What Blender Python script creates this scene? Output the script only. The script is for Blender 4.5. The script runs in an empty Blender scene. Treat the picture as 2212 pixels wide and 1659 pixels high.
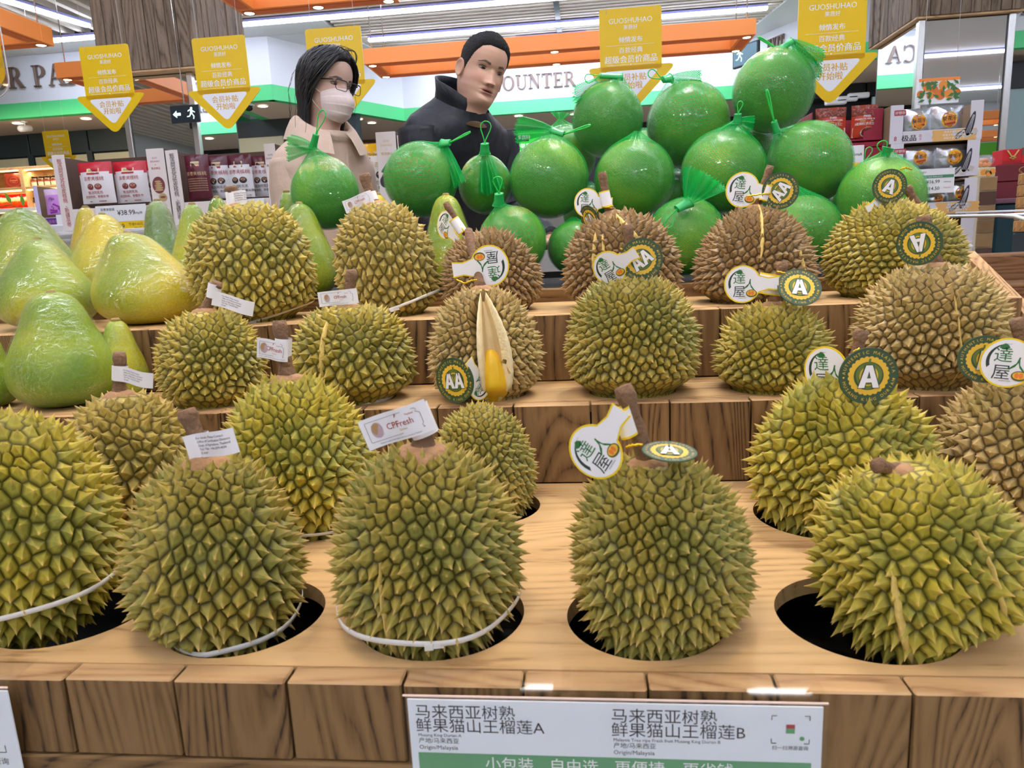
import bpy, bmesh, math, random
import numpy as np
from mathutils import Matrix, Vector, noise as mnoise

# ------------------------------------------------------------------ camera
FPX, PITCH, ROLL, YAW = 1534.0, 0.19344449, -0.04793721, -0.10754358
_cp, _sp, _cy, _sy = math.cos(PITCH), math.sin(PITCH), math.cos(YAW), math.sin(YAW)
FW = np.array([_sy*_cp, _cy*_cp, -_sp]); _r0 = np.array([_cy, -_sy, 0.0]); _u0 = np.cross(_r0, FW)
RT = math.cos(ROLL)*_r0 + math.sin(ROLL)*_u0
UP = -math.sin(ROLL)*_r0 + math.cos(ROLL)*_u0
CAM = np.array([0.0, 0.0, 1.14])
def ray(x, y): return FW + RT*(x-1106)/FPX - UP*(y-829.5)/FPX
def at_z(x, y, z): d = ray(x, y); return CAM + d*(z-CAM[2])/d[2]
def at_y(x, y, Y): d = ray(x, y); return CAM + d*Y/d[1]
def at_x(x, y, X): d = ray(x, y); return CAM + d*X/d[0]
def size_at(p, px): return px/FPX*float((np.array(p)-CAM) @ FW)

scene = bpy.context.scene
cam_data = bpy.data.cameras.new('camera')
cam_data.sensor_fit = 'HORIZONTAL'; cam_data.sensor_width = 36.0
cam_data.lens = FPX/2212*36.0
cam_data.clip_start = 0.02; cam_data.clip_end = 100
cam_data.dof.use_dof = True; cam_data.dof.focus_distance = 1.55; cam_data.dof.aperture_fstop = 13.0
camera = bpy.data.objects.new('camera', cam_data)
camera.matrix_world = Matrix(((RT[0], UP[0], -FW[0], CAM[0]), (RT[1], UP[1], -FW[1], CAM[1]), (RT[2], UP[2], -FW[2], CAM[2]), (0, 0, 0, 1)))
scene.collection.objects.link(camera); scene.camera = camera

# ------------------------------------------------------------------ world, lamps, exposure
scene.view_settings.view_transform = 'Standard'
scene.view_settings.look = 'None'
scene.view_settings.exposure = 0.10
scene.view_settings.gamma = 1.0
scene.view_settings.use_curve_mapping = False
world = bpy.data.worlds.new('world'); scene.world = world; world.use_nodes = True
_bg = world.node_tree.nodes['Background']
_bg.inputs[0].default_value = (1.0, 0.97, 0.94, 1); _bg.inputs[1].default_value = 0.75

def lamp(name, kind, loc, target, power, color, **kw):
    l = bpy.data.lights.new(name, kind); l.energy = power; l.color = color
    for k, v in kw.items(): setattr(l, k, v)
    o = bpy.data.objects.new(name, l); o.location = loc
    o.rotation_euler = (Vector(target)-Vector(loc)).to_track_quat('-Z', 'Y').to_euler()
    scene.collection.objects.link(o); return o
# spotlights of the orange frames that hang over the display, and the shop ceiling's rows of tubes
lamp('spot_lamp', 'SPOT', (-1.0, 1.1, 2.75), (-0.4, 1.0, 0.9), 150, (1.0, 0.80, 0.56), spot_size=1.7, spot_blend=0.8, shadow_soft_size=0.025)
lamp('spot_lamp', 'SPOT', (0.7, 1.5, 2.75), (0.2, 0.9, 0.8), 136, (1.0, 0.80, 0.56), spot_size=1.7, spot_blend=0.8, shadow_soft_size=0.025)
lamp('spot_lamp', 'SPOT', (-0.25, 0.35, 2.75), (-0.1, 0.8, 0.8), 98, (1.0, 0.82, 0.60), spot_size=1.7, spot_blend=0.8, shadow_soft_size=0.03)
lamp('spot_lamp', 'SPOT', (0.3, 1.9, 2.9), (0.3, 1.7, 1.2), 66, (1.0, 0.95, 0.86), spot_size=1.6, spot_blend=0.8, shadow_soft_size=0.03)
for _x in (-4.5, -1.5, 1.5, 4.5):
    for _y in (-3.0, 1.5, 4.5, 7.3):
        lamp('ceiling_lamp', 'AREA', (_x, _y, 3.5), (_x, _y, 0), 8 if _y > 4 else 9, (0.95, 0.97, 1.0), shape='RECTANGLE', size=2.4, size_y=0.06)
lamp('shop_lamp', 'AREA', (-6.2, 8.0, 2.8), (-6.2, 9.0, 1.3), 14, (1.0, 0.85, 0.65), shape='RECTANGLE', size=2.0, size_y=0.3)

# ------------------------------------------------------------------ materials
MATS = {}
def _new(name):
    m = bpy.data.materials.new(name); m.use_nodes = True
    nt = m.node_tree; return m, nt, nt.nodes['Principled BSDF'], nt.nodes['Material Output']
def N(nt, t, **kw):
    n = nt.nodes.new(t)
    for k, v in kw.items():
        if k in n.inputs.keys(): n.inputs[k].default_value = v
        else: setattr(n, k, v)
    return n
def S(c):
    def f(v):
        v /= 255.0
        return v/12.92 if v <= 0.04045 else ((v+0.055)/1.055)**2.4
    return (f(c[0]), f(c[1]), f(c[2]), 1.0)
def mat(name, rgb, rough=0.5, metal=0.0, emit=0.0, spec=0.5, trans=0.0, alpha=1.0, noise_amt=0.0, noise_scale=20.0, bump=0.0, bump_scale=60.0, coat=0.0, sub=0.0):
    if name in MATS: return MATS[name]
    m, nt, b, out = _new(name)
    col = S(rgb)
    b.inputs['Base Color'].default_value = col
    b.inputs['Roughness'].default_value = rough; b.inputs['Metallic'].default_value = metal
    b.inputs['Specular IOR Level'].default_value = spec
    b.inputs['Coat Weight'].default_value = coat
    if trans: b.inputs['Transmission Weight'].default_value = trans
    if alpha < 1: b.inputs['Alpha'].default_value = alpha
    if sub:
        b.inputs['Subsurface Weight'].default_value = sub; b.inputs['Subsurface Radius'].default_value = (0.01, 0.004, 0.002); b.inputs['Subsurface Scale'].default_value = 1.0
    if emit:
        b.inputs['Emission Color'].default_value = col; b.inputs['Emission Strength'].default_value = emit
    if noise_amt or bump:
        tc = N(nt, 'ShaderNodeTexCoord')
        if noise_amt:
            n = N(nt, 'ShaderNodeTexNoise', Scale=noise_scale, Detail=4.0); nt.links.new(tc.outputs['Object'], n.inputs['Vector'])
            mx = N(nt, 'ShaderNodeMix', data_type='RGBA'); mx.inputs[6].default_value = tuple(c*(1-noise_amt) for c in col[:3])+(1,); mx.inputs[7].default_value = tuple(min(1, c*(1+noise_amt)) for c in col[:3])+(1,)
            nt.links.new(n.outputs['Fac'], mx.inputs[0]); nt.links.new(mx.outputs[2], b.inputs['Base Color'])
        if bump:
            n2 = N(nt, 'ShaderNodeTexNoise', Scale=bump_scale, Detail=3.0); nt.links.new(tc.outputs['Object'], n2.inputs['Vector'])
            bp = N(nt, 'ShaderNodeBump', Strength=bump, Distance=0.004); nt.links.new(n2.outputs['Fac'], bp.inputs['Height']); nt.links.new(bp.outputs[0], b.inputs['Normal'])
    MATS[name] = m; return m
def ramp(nt, stops):
    r = nt.nodes.new('ShaderNodeValToRGB'); cr = r.color_ramp
    while len(cr.elements) > 1: cr.elements.remove(cr.elements[-1])
    cr.elements[0].position = stops[0][0]; cr.elements[0].color = stops[0][1]
    for p, c in stops[1:]:
        e = cr.elements.new(p); e.color = c
    return r
def wood(name, light, mid, dark, axis='Z', rough=0.6, ring=1.0, bump=0.25):
    """old pine: long rings and fibre along one axis, each piece cut from another place of the log"""
    if name in MATS: return MATS[name]
    m, nt, b, out = _new(name); L = nt.links.new
    tc = N(nt, 'ShaderNodeTexCoord'); oi = N(nt, 'ShaderNodeObjectInfo')
    mp = N(nt, 'ShaderNodeMapping')
    sc = {'Z': (1, 1, 0.13), 'X': (0.13, 1, 1), 'Y': (1, 0.13, 1)}[axis]
    mp.inputs['Scale'].default_value = sc
    mul = N(nt, 'ShaderNodeVectorMath', operation='SCALE'); mul.inputs[0].default_value = (7.3, 5.1, 3.7); L(oi.outputs['Random'], mul.inputs['Scale'])
    add = N(nt, 'ShaderNodeVectorMath', operation='ADD'); L(tc.outputs['Object'], add.inputs[0]); L(mul.outputs[0], add.inputs[1]); L(add.outputs[0], mp.inputs['Vector'])
    n1 = N(nt, 'ShaderNodeTexNoise', Scale=7.0*ring, Detail=1.5, Distortion=0.3); L(mp.outputs[0], n1.inputs['Vector'])
    m1 = N(nt, 'ShaderNodeMath', operation='MULTIPLY'); m1.inputs[1].default_value = 26.0; L(n1.outputs['Fac'], m1.inputs[0])
    fr = N(nt, 'ShaderNodeMath', operation='PINGPONG'); fr.inputs[1].default_value = 0.5; L(m1.outputs[0], fr.inputs[0])
    n2 = N(nt, 'ShaderNodeTexNoise', Scale=160.0, Detail=3.0); L(mp.outputs[0], n2.inputs['Vector'])
    n3 = N(nt, 'ShaderNodeTexNoise', Scale=4.0, Detail=3.0); L(add.outputs[0], n3.inputs['Vector'])
    s1 = N(nt, 'ShaderNodeMath', operation='MULTIPLY_ADD'); s1.inputs[1].default_value = 1.25; L(fr.outputs[0], s1.inputs[0])
    s2 = N(nt, 'ShaderNodeMath', operation='MULTIPLY_ADD'); s2.inputs[1].default_value = 0.8; s2.inputs[2].default_value = -0.27; L(n2.outputs['Fac'], s2.inputs[0]); L(s2.outputs[0], s1.inputs[2])
    s3 = N(nt, 'ShaderNodeMath', operation='MULTIPLY_ADD'); s3.inputs[1].default_value = 0.5; L(n3.outputs['Fac'], s3.inputs[0])
    s4 = N(nt, 'ShaderNodeMath', operation='SUBTRACT'); s4.inputs[1].default_value = 0.25; L(s3.outputs[0], s4.inputs[0]); L(s1.outputs[0], s3.inputs[2])
    cr = ramp(nt, [(0.02, S(dark)), (0.20, S(mid)), (0.62, S(light))]); L(s4.outputs[0], cr.inputs[0])
    hs = N(nt, 'ShaderNodeHueSaturation'); mr = N(nt, 'ShaderNodeMapRange'); mr.inputs[3].default_value = 0.86; mr.inputs[4].default_value = 1.1
    L(oi.outputs['Random'], mr.inputs[0]); L(mr.outputs[0], hs.inputs['Value']); L(cr.outputs[0], hs.inputs['Color']); L(hs.outputs[0], b.inputs['Base Color'])
    bp = N(nt, 'ShaderNodeBump', Strength=bump, Distance=0.003); L(s4.outputs[0], bp.inputs['Height']); L(bp.outputs[0], b.inputs['Normal'])
    b.inputs['Roughness'].default_value = rough; b.inputs['Specular IOR Level'].default_value = 0.3
    MATS[name] = m; return m

# ------------------------------------------------------------------ mesh building
class MB:
    """collects faces (each with a material) and links them as one mesh object"""
    def __init__(s): s.v = []; s.f = []; s.m = []; s.n = 0; s.smooth = []
    def add(s, verts, faces, mi=0, smooth=False, M=None):
        verts = np.asarray(verts, float).reshape(-1, 3)
        if M is not None:
            A = np.array(M); verts = verts @ A[:3, :3].T + A[:3, 3]
        s.v.append(verts); k = s.n
        s.f.extend([tuple(i+k for i in f) for f in faces]); s.m.extend([mi]*len(faces)); s.smooth.extend([smooth]*len(faces))
        s.n += len(verts); return s
    def box(s, lo, hi, mi=0, M=None, bevel=0.0):
        (x0, y0, z0), (x1, y1, z1) = lo, hi
        if bevel <= 0:
            v = [(x0,y0,z0),(x1,y0,z0),(x1,y1,z0),(x0,y1,z0),(x0,y0,z1),(x1,y0,z1),(x1,y1,z1),(x0,y1,z1)]
            f = [(0,3,2,1),(4,5,6,7),(0,1,5,4),(1,2,6,5),(2,3,7,6),(3,0,4,7)]
            return s.add(v, f, mi, False, M)
        b = min(bevel, (x1-x0)/2.01, (y1-y0)/2.01, (z1-z0)/2.01)
        bm = bmesh.new(); bmesh.ops.create_cube(bm, size=1)
        for w in bm.verts: w.co = Vector(((x0+x1)/2+w.co.x*(x1-x0), (y0+y1)/2+w.co.y*(y1-y0), (z0+z1)/2+w.co.z*(z1-z0)))
        bmesh.ops.bevel(bm, geom=list(bm.edges), offset=b, segments=1, affect='EDGES')
        s.bm(bm, mi, False, M); bm.free(); return s
    def bm(s, bm, mi=0, smooth=True, M=None):
        bm.verts.index_update()
        return s.add([w.co[:] for w in bm.verts], [tuple(w.index for w in f.verts) for f in bm.faces], mi, smooth, M)
    def tube(s, pts, r, n=8, mi=0, closed=False, cap=True, smooth=True, M=None):
        pts = [Vector(p) for p in pts]; k = len(pts)
        if not hasattr(r, '__len__'): r = [r]*k
        V = []; ref = None
        for i, p in enumerate(pts):
            a = pts[(i-1) % k] if (closed or i > 0) else p
            b = pts[(i+1) % k] if (closed or i < k-1) else p
            t = (b-a).normalized()
            if ref is None: ref = t.orthogonal().normalized()
            ref = (ref-t*ref.dot(t)); ref = ref.normalized() if ref.length > 1e-9 else t.orthogonal().normalized()
            q = t.cross(ref)
            for j in range(n):
                a_ = 2*math.pi*j/n; V.append(p+ref*(r[i]*math.cos(a_))+q*(r[i]*math.sin(a_)))
        F = []
        for i in range(k if closed else k-1):
            i2 = (i+1) % k
            for j in range(n): F.append((i*n+j, i*n+(j+1) % n, i2*n+(j+1) % n, i2*n+j))
        if cap and not closed: F.append(tuple(range(n-1, -1, -1))); F.append(tuple((k-1)*n+j for j in range(n)))
        return s.add([p[:] for p in V], F, mi, smooth, M)
    def lathe(s, prof, n=24, mi=0, smooth=True, M=None, cap=True):
        V = []; F = []
        for r, z in prof:
            for j in range(n): a = 2*math.pi*j/n; V.append((r*math.cos(a), r*math.sin(a), z))
        for i in range(len(prof)-1):
            for j in range(n): F.append((i*n+j, i*n+(j+1) % n, (i+1)*n+(j+1) % n, (i+1)*n+j))
        if cap: F.append(tuple(range(n-1, -1, -1))); F.append(tuple((len(prof)-1)*n+j for j in range(n)))
        return s.add(V, F, mi, smooth, M)
    def prism(s, poly, d, mi=0, M=None, z=0.0):
        """flat polygon in x, y standing d thick around z (n-gon faces)"""
        n = len(poly); V = [(x, y, z) for x, y in poly]+[(x, y, z+d) for x, y in poly]
        F = [tuple(range(n-1, -1, -1)), tuple(range(n, 2*n))]+[(i, (i+1) % n, n+(i+1) % n, n+i) for i in range(n)]
        return s.add(V, F, mi, False, M)
    def flat(s, poly, mi=0, z=0.0, M=None):
        return s.add([(x, y, z) for x, y in poly], [tuple(range(len(poly)))], mi, False, M)
    def grid(s, P, mi=0, smooth=True, wrap=False, M=None):
        P = np.asarray(P, float); a, b = P.shape[:2]; F = []
        for i in range(a-1):
            for j in range(b if wrap else b-1):
                j2 = (j+1) % b; F.append((i*b+j, i*b+j2, (i+1)*b+j2, (i+1)*b+j))
        return s.add(P.reshape(-1, 3), F, mi, smooth, M)
    def text(s, body, size, x=0, y=0, mi=0, z=0.0, align='c', M=None, sx=1.0, rot=0.0):
        if body[0] == '#':      # bold: two slightly shifted prints
            for k in (-1, 1): s.text(body[1:], size, x+k*.014*size, y, mi, z+.00002*k, align, M, sx, rot)
            return s
        v, f, w = glyphs(body)
        if len(v) == 0: return s
        dx = {'c': -w/2, 'l': 0, 'r': -w}[align]
        q = np.stack([(v[:, 0]+dx)*size*sx, v[:, 1]*size, np.zeros(len(v))], 1)
        if rot:
            c, n_ = math.cos(rot), math.sin(rot); q = np.stack([q[:, 0]*c-q[:, 1]*n_, q[:, 0]*n_+q[:, 1]*c, q[:, 2]], 1)
        q += np.array([x, y, z]); return s.add(q, f, mi, False, M)
    def warp(s, fn):
        s.v = [fn(a) for a in s.v]; return s
    def mesh(s, name, mats):
        me = bpy.data.meshes.new(name)
        V = np.concatenate(s.v) if s.v else np.zeros((0, 3))
        me.vertices.add(len(V)); me.vertices.foreach_set('co', V.ravel())
        ls = np.fromiter((len(f) for f in s.f), int, len(s.f)); idx = np.fromiter((i for f in s.f for i in f), int, int(ls.sum()))
        me.loops.add(len(idx)); me.loops.foreach_set('vertex_index', idx)
        me.polygons.add(len(ls)); st = np.concatenate([[0], np.cumsum(ls)[:-1]]) if len(ls) else ls
        me.polygons.foreach_set('loop_start', st); me.polygons.foreach_set('loop_total', ls)
        me.polygons.foreach_set('material_index', np.array(s.m, int)); me.polygons.foreach_set('use_smooth', np.array(s.smooth, bool))
        me.update(calc_edges=True); me.validate()
        for m in (mats if isinstance(mats, (list, tuple)) else [mats]): me.materials.append(m)
        return me
    def build(s, name, mats, parent=None, M=None):
        return link(name, s.mesh(name, mats), parent, M)
_GL = {}
def glyphs(body):
    if body in _GL: return _GL[body]
    c = bpy.data.curves.new('t', 'FONT'); c.body = body.lstrip('#'); c.resolution_u = 2; c.size = 1
    o = bpy.data.objects.new('t', c); me = o.to_mesh()
    v = np.empty(len(me.vertices)*3); me.vertices.foreach_get('co', v); v = v.reshape(-1, 3)
    f = [tuple(p.vertices) for p in me.polygons]
    w = float(v[:, 0].max()) if len(v) else 0
    o.to_mesh_clear(); bpy.data.objects.remove(o); bpy.data.curves.remove(c)
    _GL[body] = (v, f, w); return _GL[body]
def link(name, data, parent=None, M=None):
    o = bpy.data.objects.new(name, data); scene.collection.objects.link(o)
    if parent is not None: o.parent = parent
    if M is not None: o.matrix_local = M if isinstance(M, Matrix) else Matrix(M)
    return o
def tag(o, label=None, cat=None, group=None, kind=None):
    if label: o['label'] = label
    if cat: o['category'] = cat
    if group: o['group'] = group
    if kind: o['kind'] = kind
    return o
def thing(name, label, cat, loc=(0, 0, 0), group=None, M=None):
    o = bpy.data.objects.new(name, None); scene.collection.objects.link(o); o.empty_display_size = 0.05
    if M is not None: o.matrix_world = M
    else: o.location = Vector([float(c) for c in loc])
    return tag(o, label, cat, group)
def frame(p, normal, up=(0, 0, 1), roll=0.0):
    """matrix whose z axis is the normal and y axis is near up"""
    n = Vector([float(c) for c in normal]).normalized(); u = Vector(up); x = u.cross(n).normalized(); y = n.cross(x)
    R = Matrix((x, y, n)).transposed()
    R = R @ Matrix.Rotation(roll, 3, 'Z')
    M = R.to_4x4(); M.translation = Vector([float(c) for c in p]); return M
def ell(rx, ry, n=32, cx=0, cy=0, a0=0): return [(cx+rx*math.cos(a0+2*math.pi*i/n), cy+ry*math.sin(a0+2*math.pi*i/n)) for i in range(n)]
def rrect(w, h, r, n=4, cx=0, cy=0):
    P = []
    for sx, sy, a in ((1, 1, 0), (-1, 1, 90), (-1, -1, 180), (1, -1, 270)):
        for i in range(n+1):
            t = math.radians(a+90*i/n); P.append((cx+sx*(w/2-r)+r*math.cos(t), cy+sy*(h/2-r)+r*math.sin(t)))
    return P
def round_poly(P, r, n=4):
    """polygon with its corners rounded"""
    out = []; k = len(P)
    for i in range(k):
        p0, p, p1 = Vector(P[i-1]), Vector(P[i]), Vector(P[(i+1) % k])
        a = (p0-p); b = (p1-p); rr = min(r, a.length*0.45, b.length*0.45)
        s, e = p+a.normalized()*rr, p+b.normalized()*rr
        for j in range(n+1):
            t = j/n; q = s.lerp(p, t).lerp(p.lerp(e, t), t); out.append((q.x, q.y))
    return out
rnd = random.Random(7)
# ------------------------------------------------------------------ the stepped wooden display
ZB = (0.78, 0.903, 1.02)                    # tops of the three steps
YF = (0.527, 1.034, 1.219, 1.475)           # front edge of each step and of the rail behind
XL, XR = -1.75, 0.70
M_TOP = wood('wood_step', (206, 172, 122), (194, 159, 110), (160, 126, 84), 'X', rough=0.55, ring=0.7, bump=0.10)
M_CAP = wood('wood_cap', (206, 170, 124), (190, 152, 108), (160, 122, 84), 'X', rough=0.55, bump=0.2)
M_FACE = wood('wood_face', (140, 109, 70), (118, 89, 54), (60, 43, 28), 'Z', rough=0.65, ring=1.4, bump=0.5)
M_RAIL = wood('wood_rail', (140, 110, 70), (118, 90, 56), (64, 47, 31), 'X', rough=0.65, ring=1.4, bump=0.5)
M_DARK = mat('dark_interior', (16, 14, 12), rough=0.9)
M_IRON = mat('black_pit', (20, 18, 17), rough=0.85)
display = thing('display_stand', 'stepped brown plank fruit display with round holes in its three steps', 'display stand', (-0.5, 0.527, 0.0))
DOFF = Matrix.Translation((0.5, -0.527, 0.0))
def dpart(mb, name, mats, M=None):
    return mb.build(name, mats, display, DOFF @ (M or Matrix.Identity(4)))
def plank_row(y, z0, z1, xs, depth, mats):
    for a, b in zip(xs[:-1], xs[1:]):
        mb = MB(); j = rnd.uniform(-0.0012, 0.0012); w = b-a-0.0022
        mb.box((-w/2, -depth+j, 0), (w/2, 0, z1-z0+rnd.uniform(-0.0006, 0.0006)), 0, bevel=0.0016)
        o = dpart(mb, 'plank', mats, Matrix.Translation(((a+b)/2, y+depth, z0)))
        # faces of a plank that point up get the lighter wood
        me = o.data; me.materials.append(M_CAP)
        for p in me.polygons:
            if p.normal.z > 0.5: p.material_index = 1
def steps(x0, x1, w, anchor):
    k0 = math.floor((x0-anchor)/w); xs = [x0]; k = k0
    while anchor+k*w < x1-0.03:
        v = anchor+k*w
        if v > x0+0.03: xs.append(v)
        k += 1
    return xs+[x1]
def hx(x, y, Y): return float(at_y(x, y, Y)[0])
fx = [hx(x, 1470, YF[0]) for x in (372, 618, 867)]; fw_ = (fx[2]-fx[0])/2
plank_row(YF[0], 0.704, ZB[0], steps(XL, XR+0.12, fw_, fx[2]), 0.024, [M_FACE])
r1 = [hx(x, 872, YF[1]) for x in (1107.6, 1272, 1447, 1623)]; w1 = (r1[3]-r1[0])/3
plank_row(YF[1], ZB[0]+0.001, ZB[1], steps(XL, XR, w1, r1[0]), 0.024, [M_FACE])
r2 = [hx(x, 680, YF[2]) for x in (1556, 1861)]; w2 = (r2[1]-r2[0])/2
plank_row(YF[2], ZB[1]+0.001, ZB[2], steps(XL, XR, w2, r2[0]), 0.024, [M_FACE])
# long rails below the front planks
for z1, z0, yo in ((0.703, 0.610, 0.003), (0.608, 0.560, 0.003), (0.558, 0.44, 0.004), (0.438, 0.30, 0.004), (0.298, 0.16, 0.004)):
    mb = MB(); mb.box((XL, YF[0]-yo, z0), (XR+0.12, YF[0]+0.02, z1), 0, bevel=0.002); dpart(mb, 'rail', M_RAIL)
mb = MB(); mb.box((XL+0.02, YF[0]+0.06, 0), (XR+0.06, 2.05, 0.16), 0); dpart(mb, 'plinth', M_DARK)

def board_with_holes(x0, x1, y0, y1, z, holes, mats, t=0.018):
    c = bpy.data.curves.new('b', 'CURVE'); c.dimensions = '2D'; c.fill_mode = 'BOTH'; c.extrude = t/2; c.resolution_u = 1
    def spl(P):
        s = c.splines.new('POLY'); s.points.add(len(P)-1); s.use_cyclic_u = True
        for i, (x, y) in enumerate(P): s.points[i].co = (x, y, 0, 1)
    spl([(x0, y0), (x1, y0), (x1, y1), (x0, y1)])
    for hx_, hy, rx, ry in holes: spl(ell(rx, ry, 56, hx_, hy))
    o = bpy.data.objects.new('b', c); scene.collection.objects.link(o)
    me = bpy.data.meshes.new_from_object(o.evaluated_get(bpy.context.evaluated_depsgraph_get()))
    bpy.data.objects.remove(o); me.materials.clear(); me.materials.append(mats); me.name = 'step_board'
    return link('step_board', me, display, DOFF @ Matrix.Translation((0, 0, z-t/2)))
# holes: (pixel x, y of the rim nearest the camera, step, radius)
HOLES = {}
def hole(key, px, py, step, r, dy=0.0):
    p = at_z(px, py, ZB[step]); HOLES[key] = (float(p[0]), float(p[1])+r+dy, step, r)
for k, a in dict(A1=(40, 1403, 0, .083), A2=(450, 1422, 0, .078), A3=(915, 1428, 0, .083), A4=(1410, 1428, 0, .076), A5=(1950, 1437, 0, .081),
                 B1=(262, 1183, 0, .076), B2=(636, 1172, 0, .078), B3=(1045, 1135, 0, .070), B4=(1825, 1168, 0, .084), B5=(2192, 1165, 0, .080),
                 B0=(-180, 1185, 0, .075)).items(): hole(k, *a)
for k, x, r in (('C1', 452, .062), ('C2', 760, .070), ('C3', 1046, .066), ('C4', 1365, .068), ('C5', 1668, .063), ('C6', 2010, .072)):
    p = at_y(x, 800, 1.119); HOLES[k] = (float(p[0]), 1.119, 1, r)
for k, x, r in (('D1', 545, .078), ('D2', 830, .075), ('D3', 1060, .072), ('D4', 1340, .075), ('D5', 1632, .080), ('D6', 1918, .078)):
    p = at_y(x, 640, 1.335); HOLES[k] = (float(p[0]), 1.335, 2, r)
for s_, (y0, y1) in enumerate(((YF[0]+0.0245, YF[1]-0.0005), (YF[1]+0.0245, YF[2]-0.0005), (YF[2]+0.0245, YF[3]-0.001))):
    board_with_holes(XL, XR, y0, y1, ZB[s_], [(h[0], h[1], h[3], min(h[3], .0575) if h[2] == 1 else h[3]) for h in HOLES.values() if h[2] == s_], M_TOP)
mb = MB(); mb.box((XL, YF[3], ZB[2]-0.02), (XR, YF[3]+0.03, 1.047), 0, bevel=0.002); dpart(mb, 'rail', M_RAIL)
# hollow under the steps and the pit behind them
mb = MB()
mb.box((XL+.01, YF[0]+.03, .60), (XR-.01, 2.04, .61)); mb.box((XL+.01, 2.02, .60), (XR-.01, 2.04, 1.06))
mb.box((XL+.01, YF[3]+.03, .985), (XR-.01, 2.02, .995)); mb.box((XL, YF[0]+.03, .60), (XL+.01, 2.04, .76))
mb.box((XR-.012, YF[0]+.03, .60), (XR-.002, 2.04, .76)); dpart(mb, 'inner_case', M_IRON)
# sloping side board on the right and its twin on the left
M_SIDE = wood('wood_side', (196, 160, 116), (168, 130, 90), (120, 88, 60), 'Y', rough=0.6, bump=0.3)
def side_board(x, name='side_board'):
    prof = [(YF[0]-.004, 0.16), (YF[0]-.004, 0.80), (0.80, 0.80), (0.86, 0.82), (1.20, 0.985), (1.42, 1.088), (1.52, 1.06), (2.06, 1.06), (2.06, 0.16)]
    mb = MB(); mb.prism(prof, 0.022, 0, Matrix(((0, 0, 1, x), (1, 0, 0, 0), (0, 1, 0, 0), (0, 0, 0, 1)))); dpart(mb, name, M_SIDE)
side_board(XR+0.0005); side_board(XL-0.0225)
mb = MB(); mb.box((XL, 2.041, .16), (XR, 2.06, 1.06)); dpart(mb, 'back_board', M_RAIL)
# ------------------------------------------------------------------ durians
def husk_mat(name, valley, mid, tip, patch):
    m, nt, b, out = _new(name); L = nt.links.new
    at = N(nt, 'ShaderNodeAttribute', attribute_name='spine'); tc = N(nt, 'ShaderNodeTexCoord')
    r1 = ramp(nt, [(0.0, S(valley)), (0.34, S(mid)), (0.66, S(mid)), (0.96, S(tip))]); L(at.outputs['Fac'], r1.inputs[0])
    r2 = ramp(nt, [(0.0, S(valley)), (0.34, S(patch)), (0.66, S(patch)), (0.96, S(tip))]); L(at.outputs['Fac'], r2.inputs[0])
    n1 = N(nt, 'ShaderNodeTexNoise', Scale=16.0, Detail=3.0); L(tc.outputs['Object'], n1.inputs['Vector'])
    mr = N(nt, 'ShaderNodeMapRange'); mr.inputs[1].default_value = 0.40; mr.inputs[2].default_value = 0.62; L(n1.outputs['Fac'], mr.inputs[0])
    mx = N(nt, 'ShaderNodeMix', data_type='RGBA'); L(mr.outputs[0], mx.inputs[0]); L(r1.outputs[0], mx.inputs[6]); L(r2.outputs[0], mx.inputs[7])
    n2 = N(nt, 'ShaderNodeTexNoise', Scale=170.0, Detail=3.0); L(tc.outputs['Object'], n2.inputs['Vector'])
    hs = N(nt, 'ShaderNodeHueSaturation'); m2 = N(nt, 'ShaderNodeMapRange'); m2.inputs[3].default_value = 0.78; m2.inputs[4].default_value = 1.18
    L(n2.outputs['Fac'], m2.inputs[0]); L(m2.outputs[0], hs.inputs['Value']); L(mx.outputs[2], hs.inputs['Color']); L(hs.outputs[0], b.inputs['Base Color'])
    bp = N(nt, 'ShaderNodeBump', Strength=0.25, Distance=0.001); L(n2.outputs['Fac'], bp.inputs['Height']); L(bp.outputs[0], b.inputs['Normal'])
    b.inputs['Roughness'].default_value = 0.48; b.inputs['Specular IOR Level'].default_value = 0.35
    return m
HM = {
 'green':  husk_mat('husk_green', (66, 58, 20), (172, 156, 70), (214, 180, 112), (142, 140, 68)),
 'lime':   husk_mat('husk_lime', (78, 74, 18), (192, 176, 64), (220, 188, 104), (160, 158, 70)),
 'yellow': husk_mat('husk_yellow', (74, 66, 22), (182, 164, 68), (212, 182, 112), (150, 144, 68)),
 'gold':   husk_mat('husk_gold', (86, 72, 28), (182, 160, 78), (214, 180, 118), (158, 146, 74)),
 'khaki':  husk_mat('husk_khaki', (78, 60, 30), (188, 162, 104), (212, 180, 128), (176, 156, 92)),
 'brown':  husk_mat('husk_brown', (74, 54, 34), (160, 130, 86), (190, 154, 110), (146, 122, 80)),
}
M_STEM = mat('durian_stem', (128, 98, 74), rough=0.85, noise_amt=0.4, noise_scale=120, bump=0.9, bump_scale=200)
M_COLLAR = mat('stem_collar', (176, 136, 98), rough=0.8, noise_amt=0.25, noise_scale=90, bump=0.7, bump_scale=160)
M_STRAP = mat('white_strap', (226, 226, 222), rough=0.3, spec=0.6)
M_SUT = mat('pale_seam', (222, 194, 108), rough=0.6, noise_amt=0.25, noise_scale=150, bump=0.5, bump_scale=200)

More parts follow.
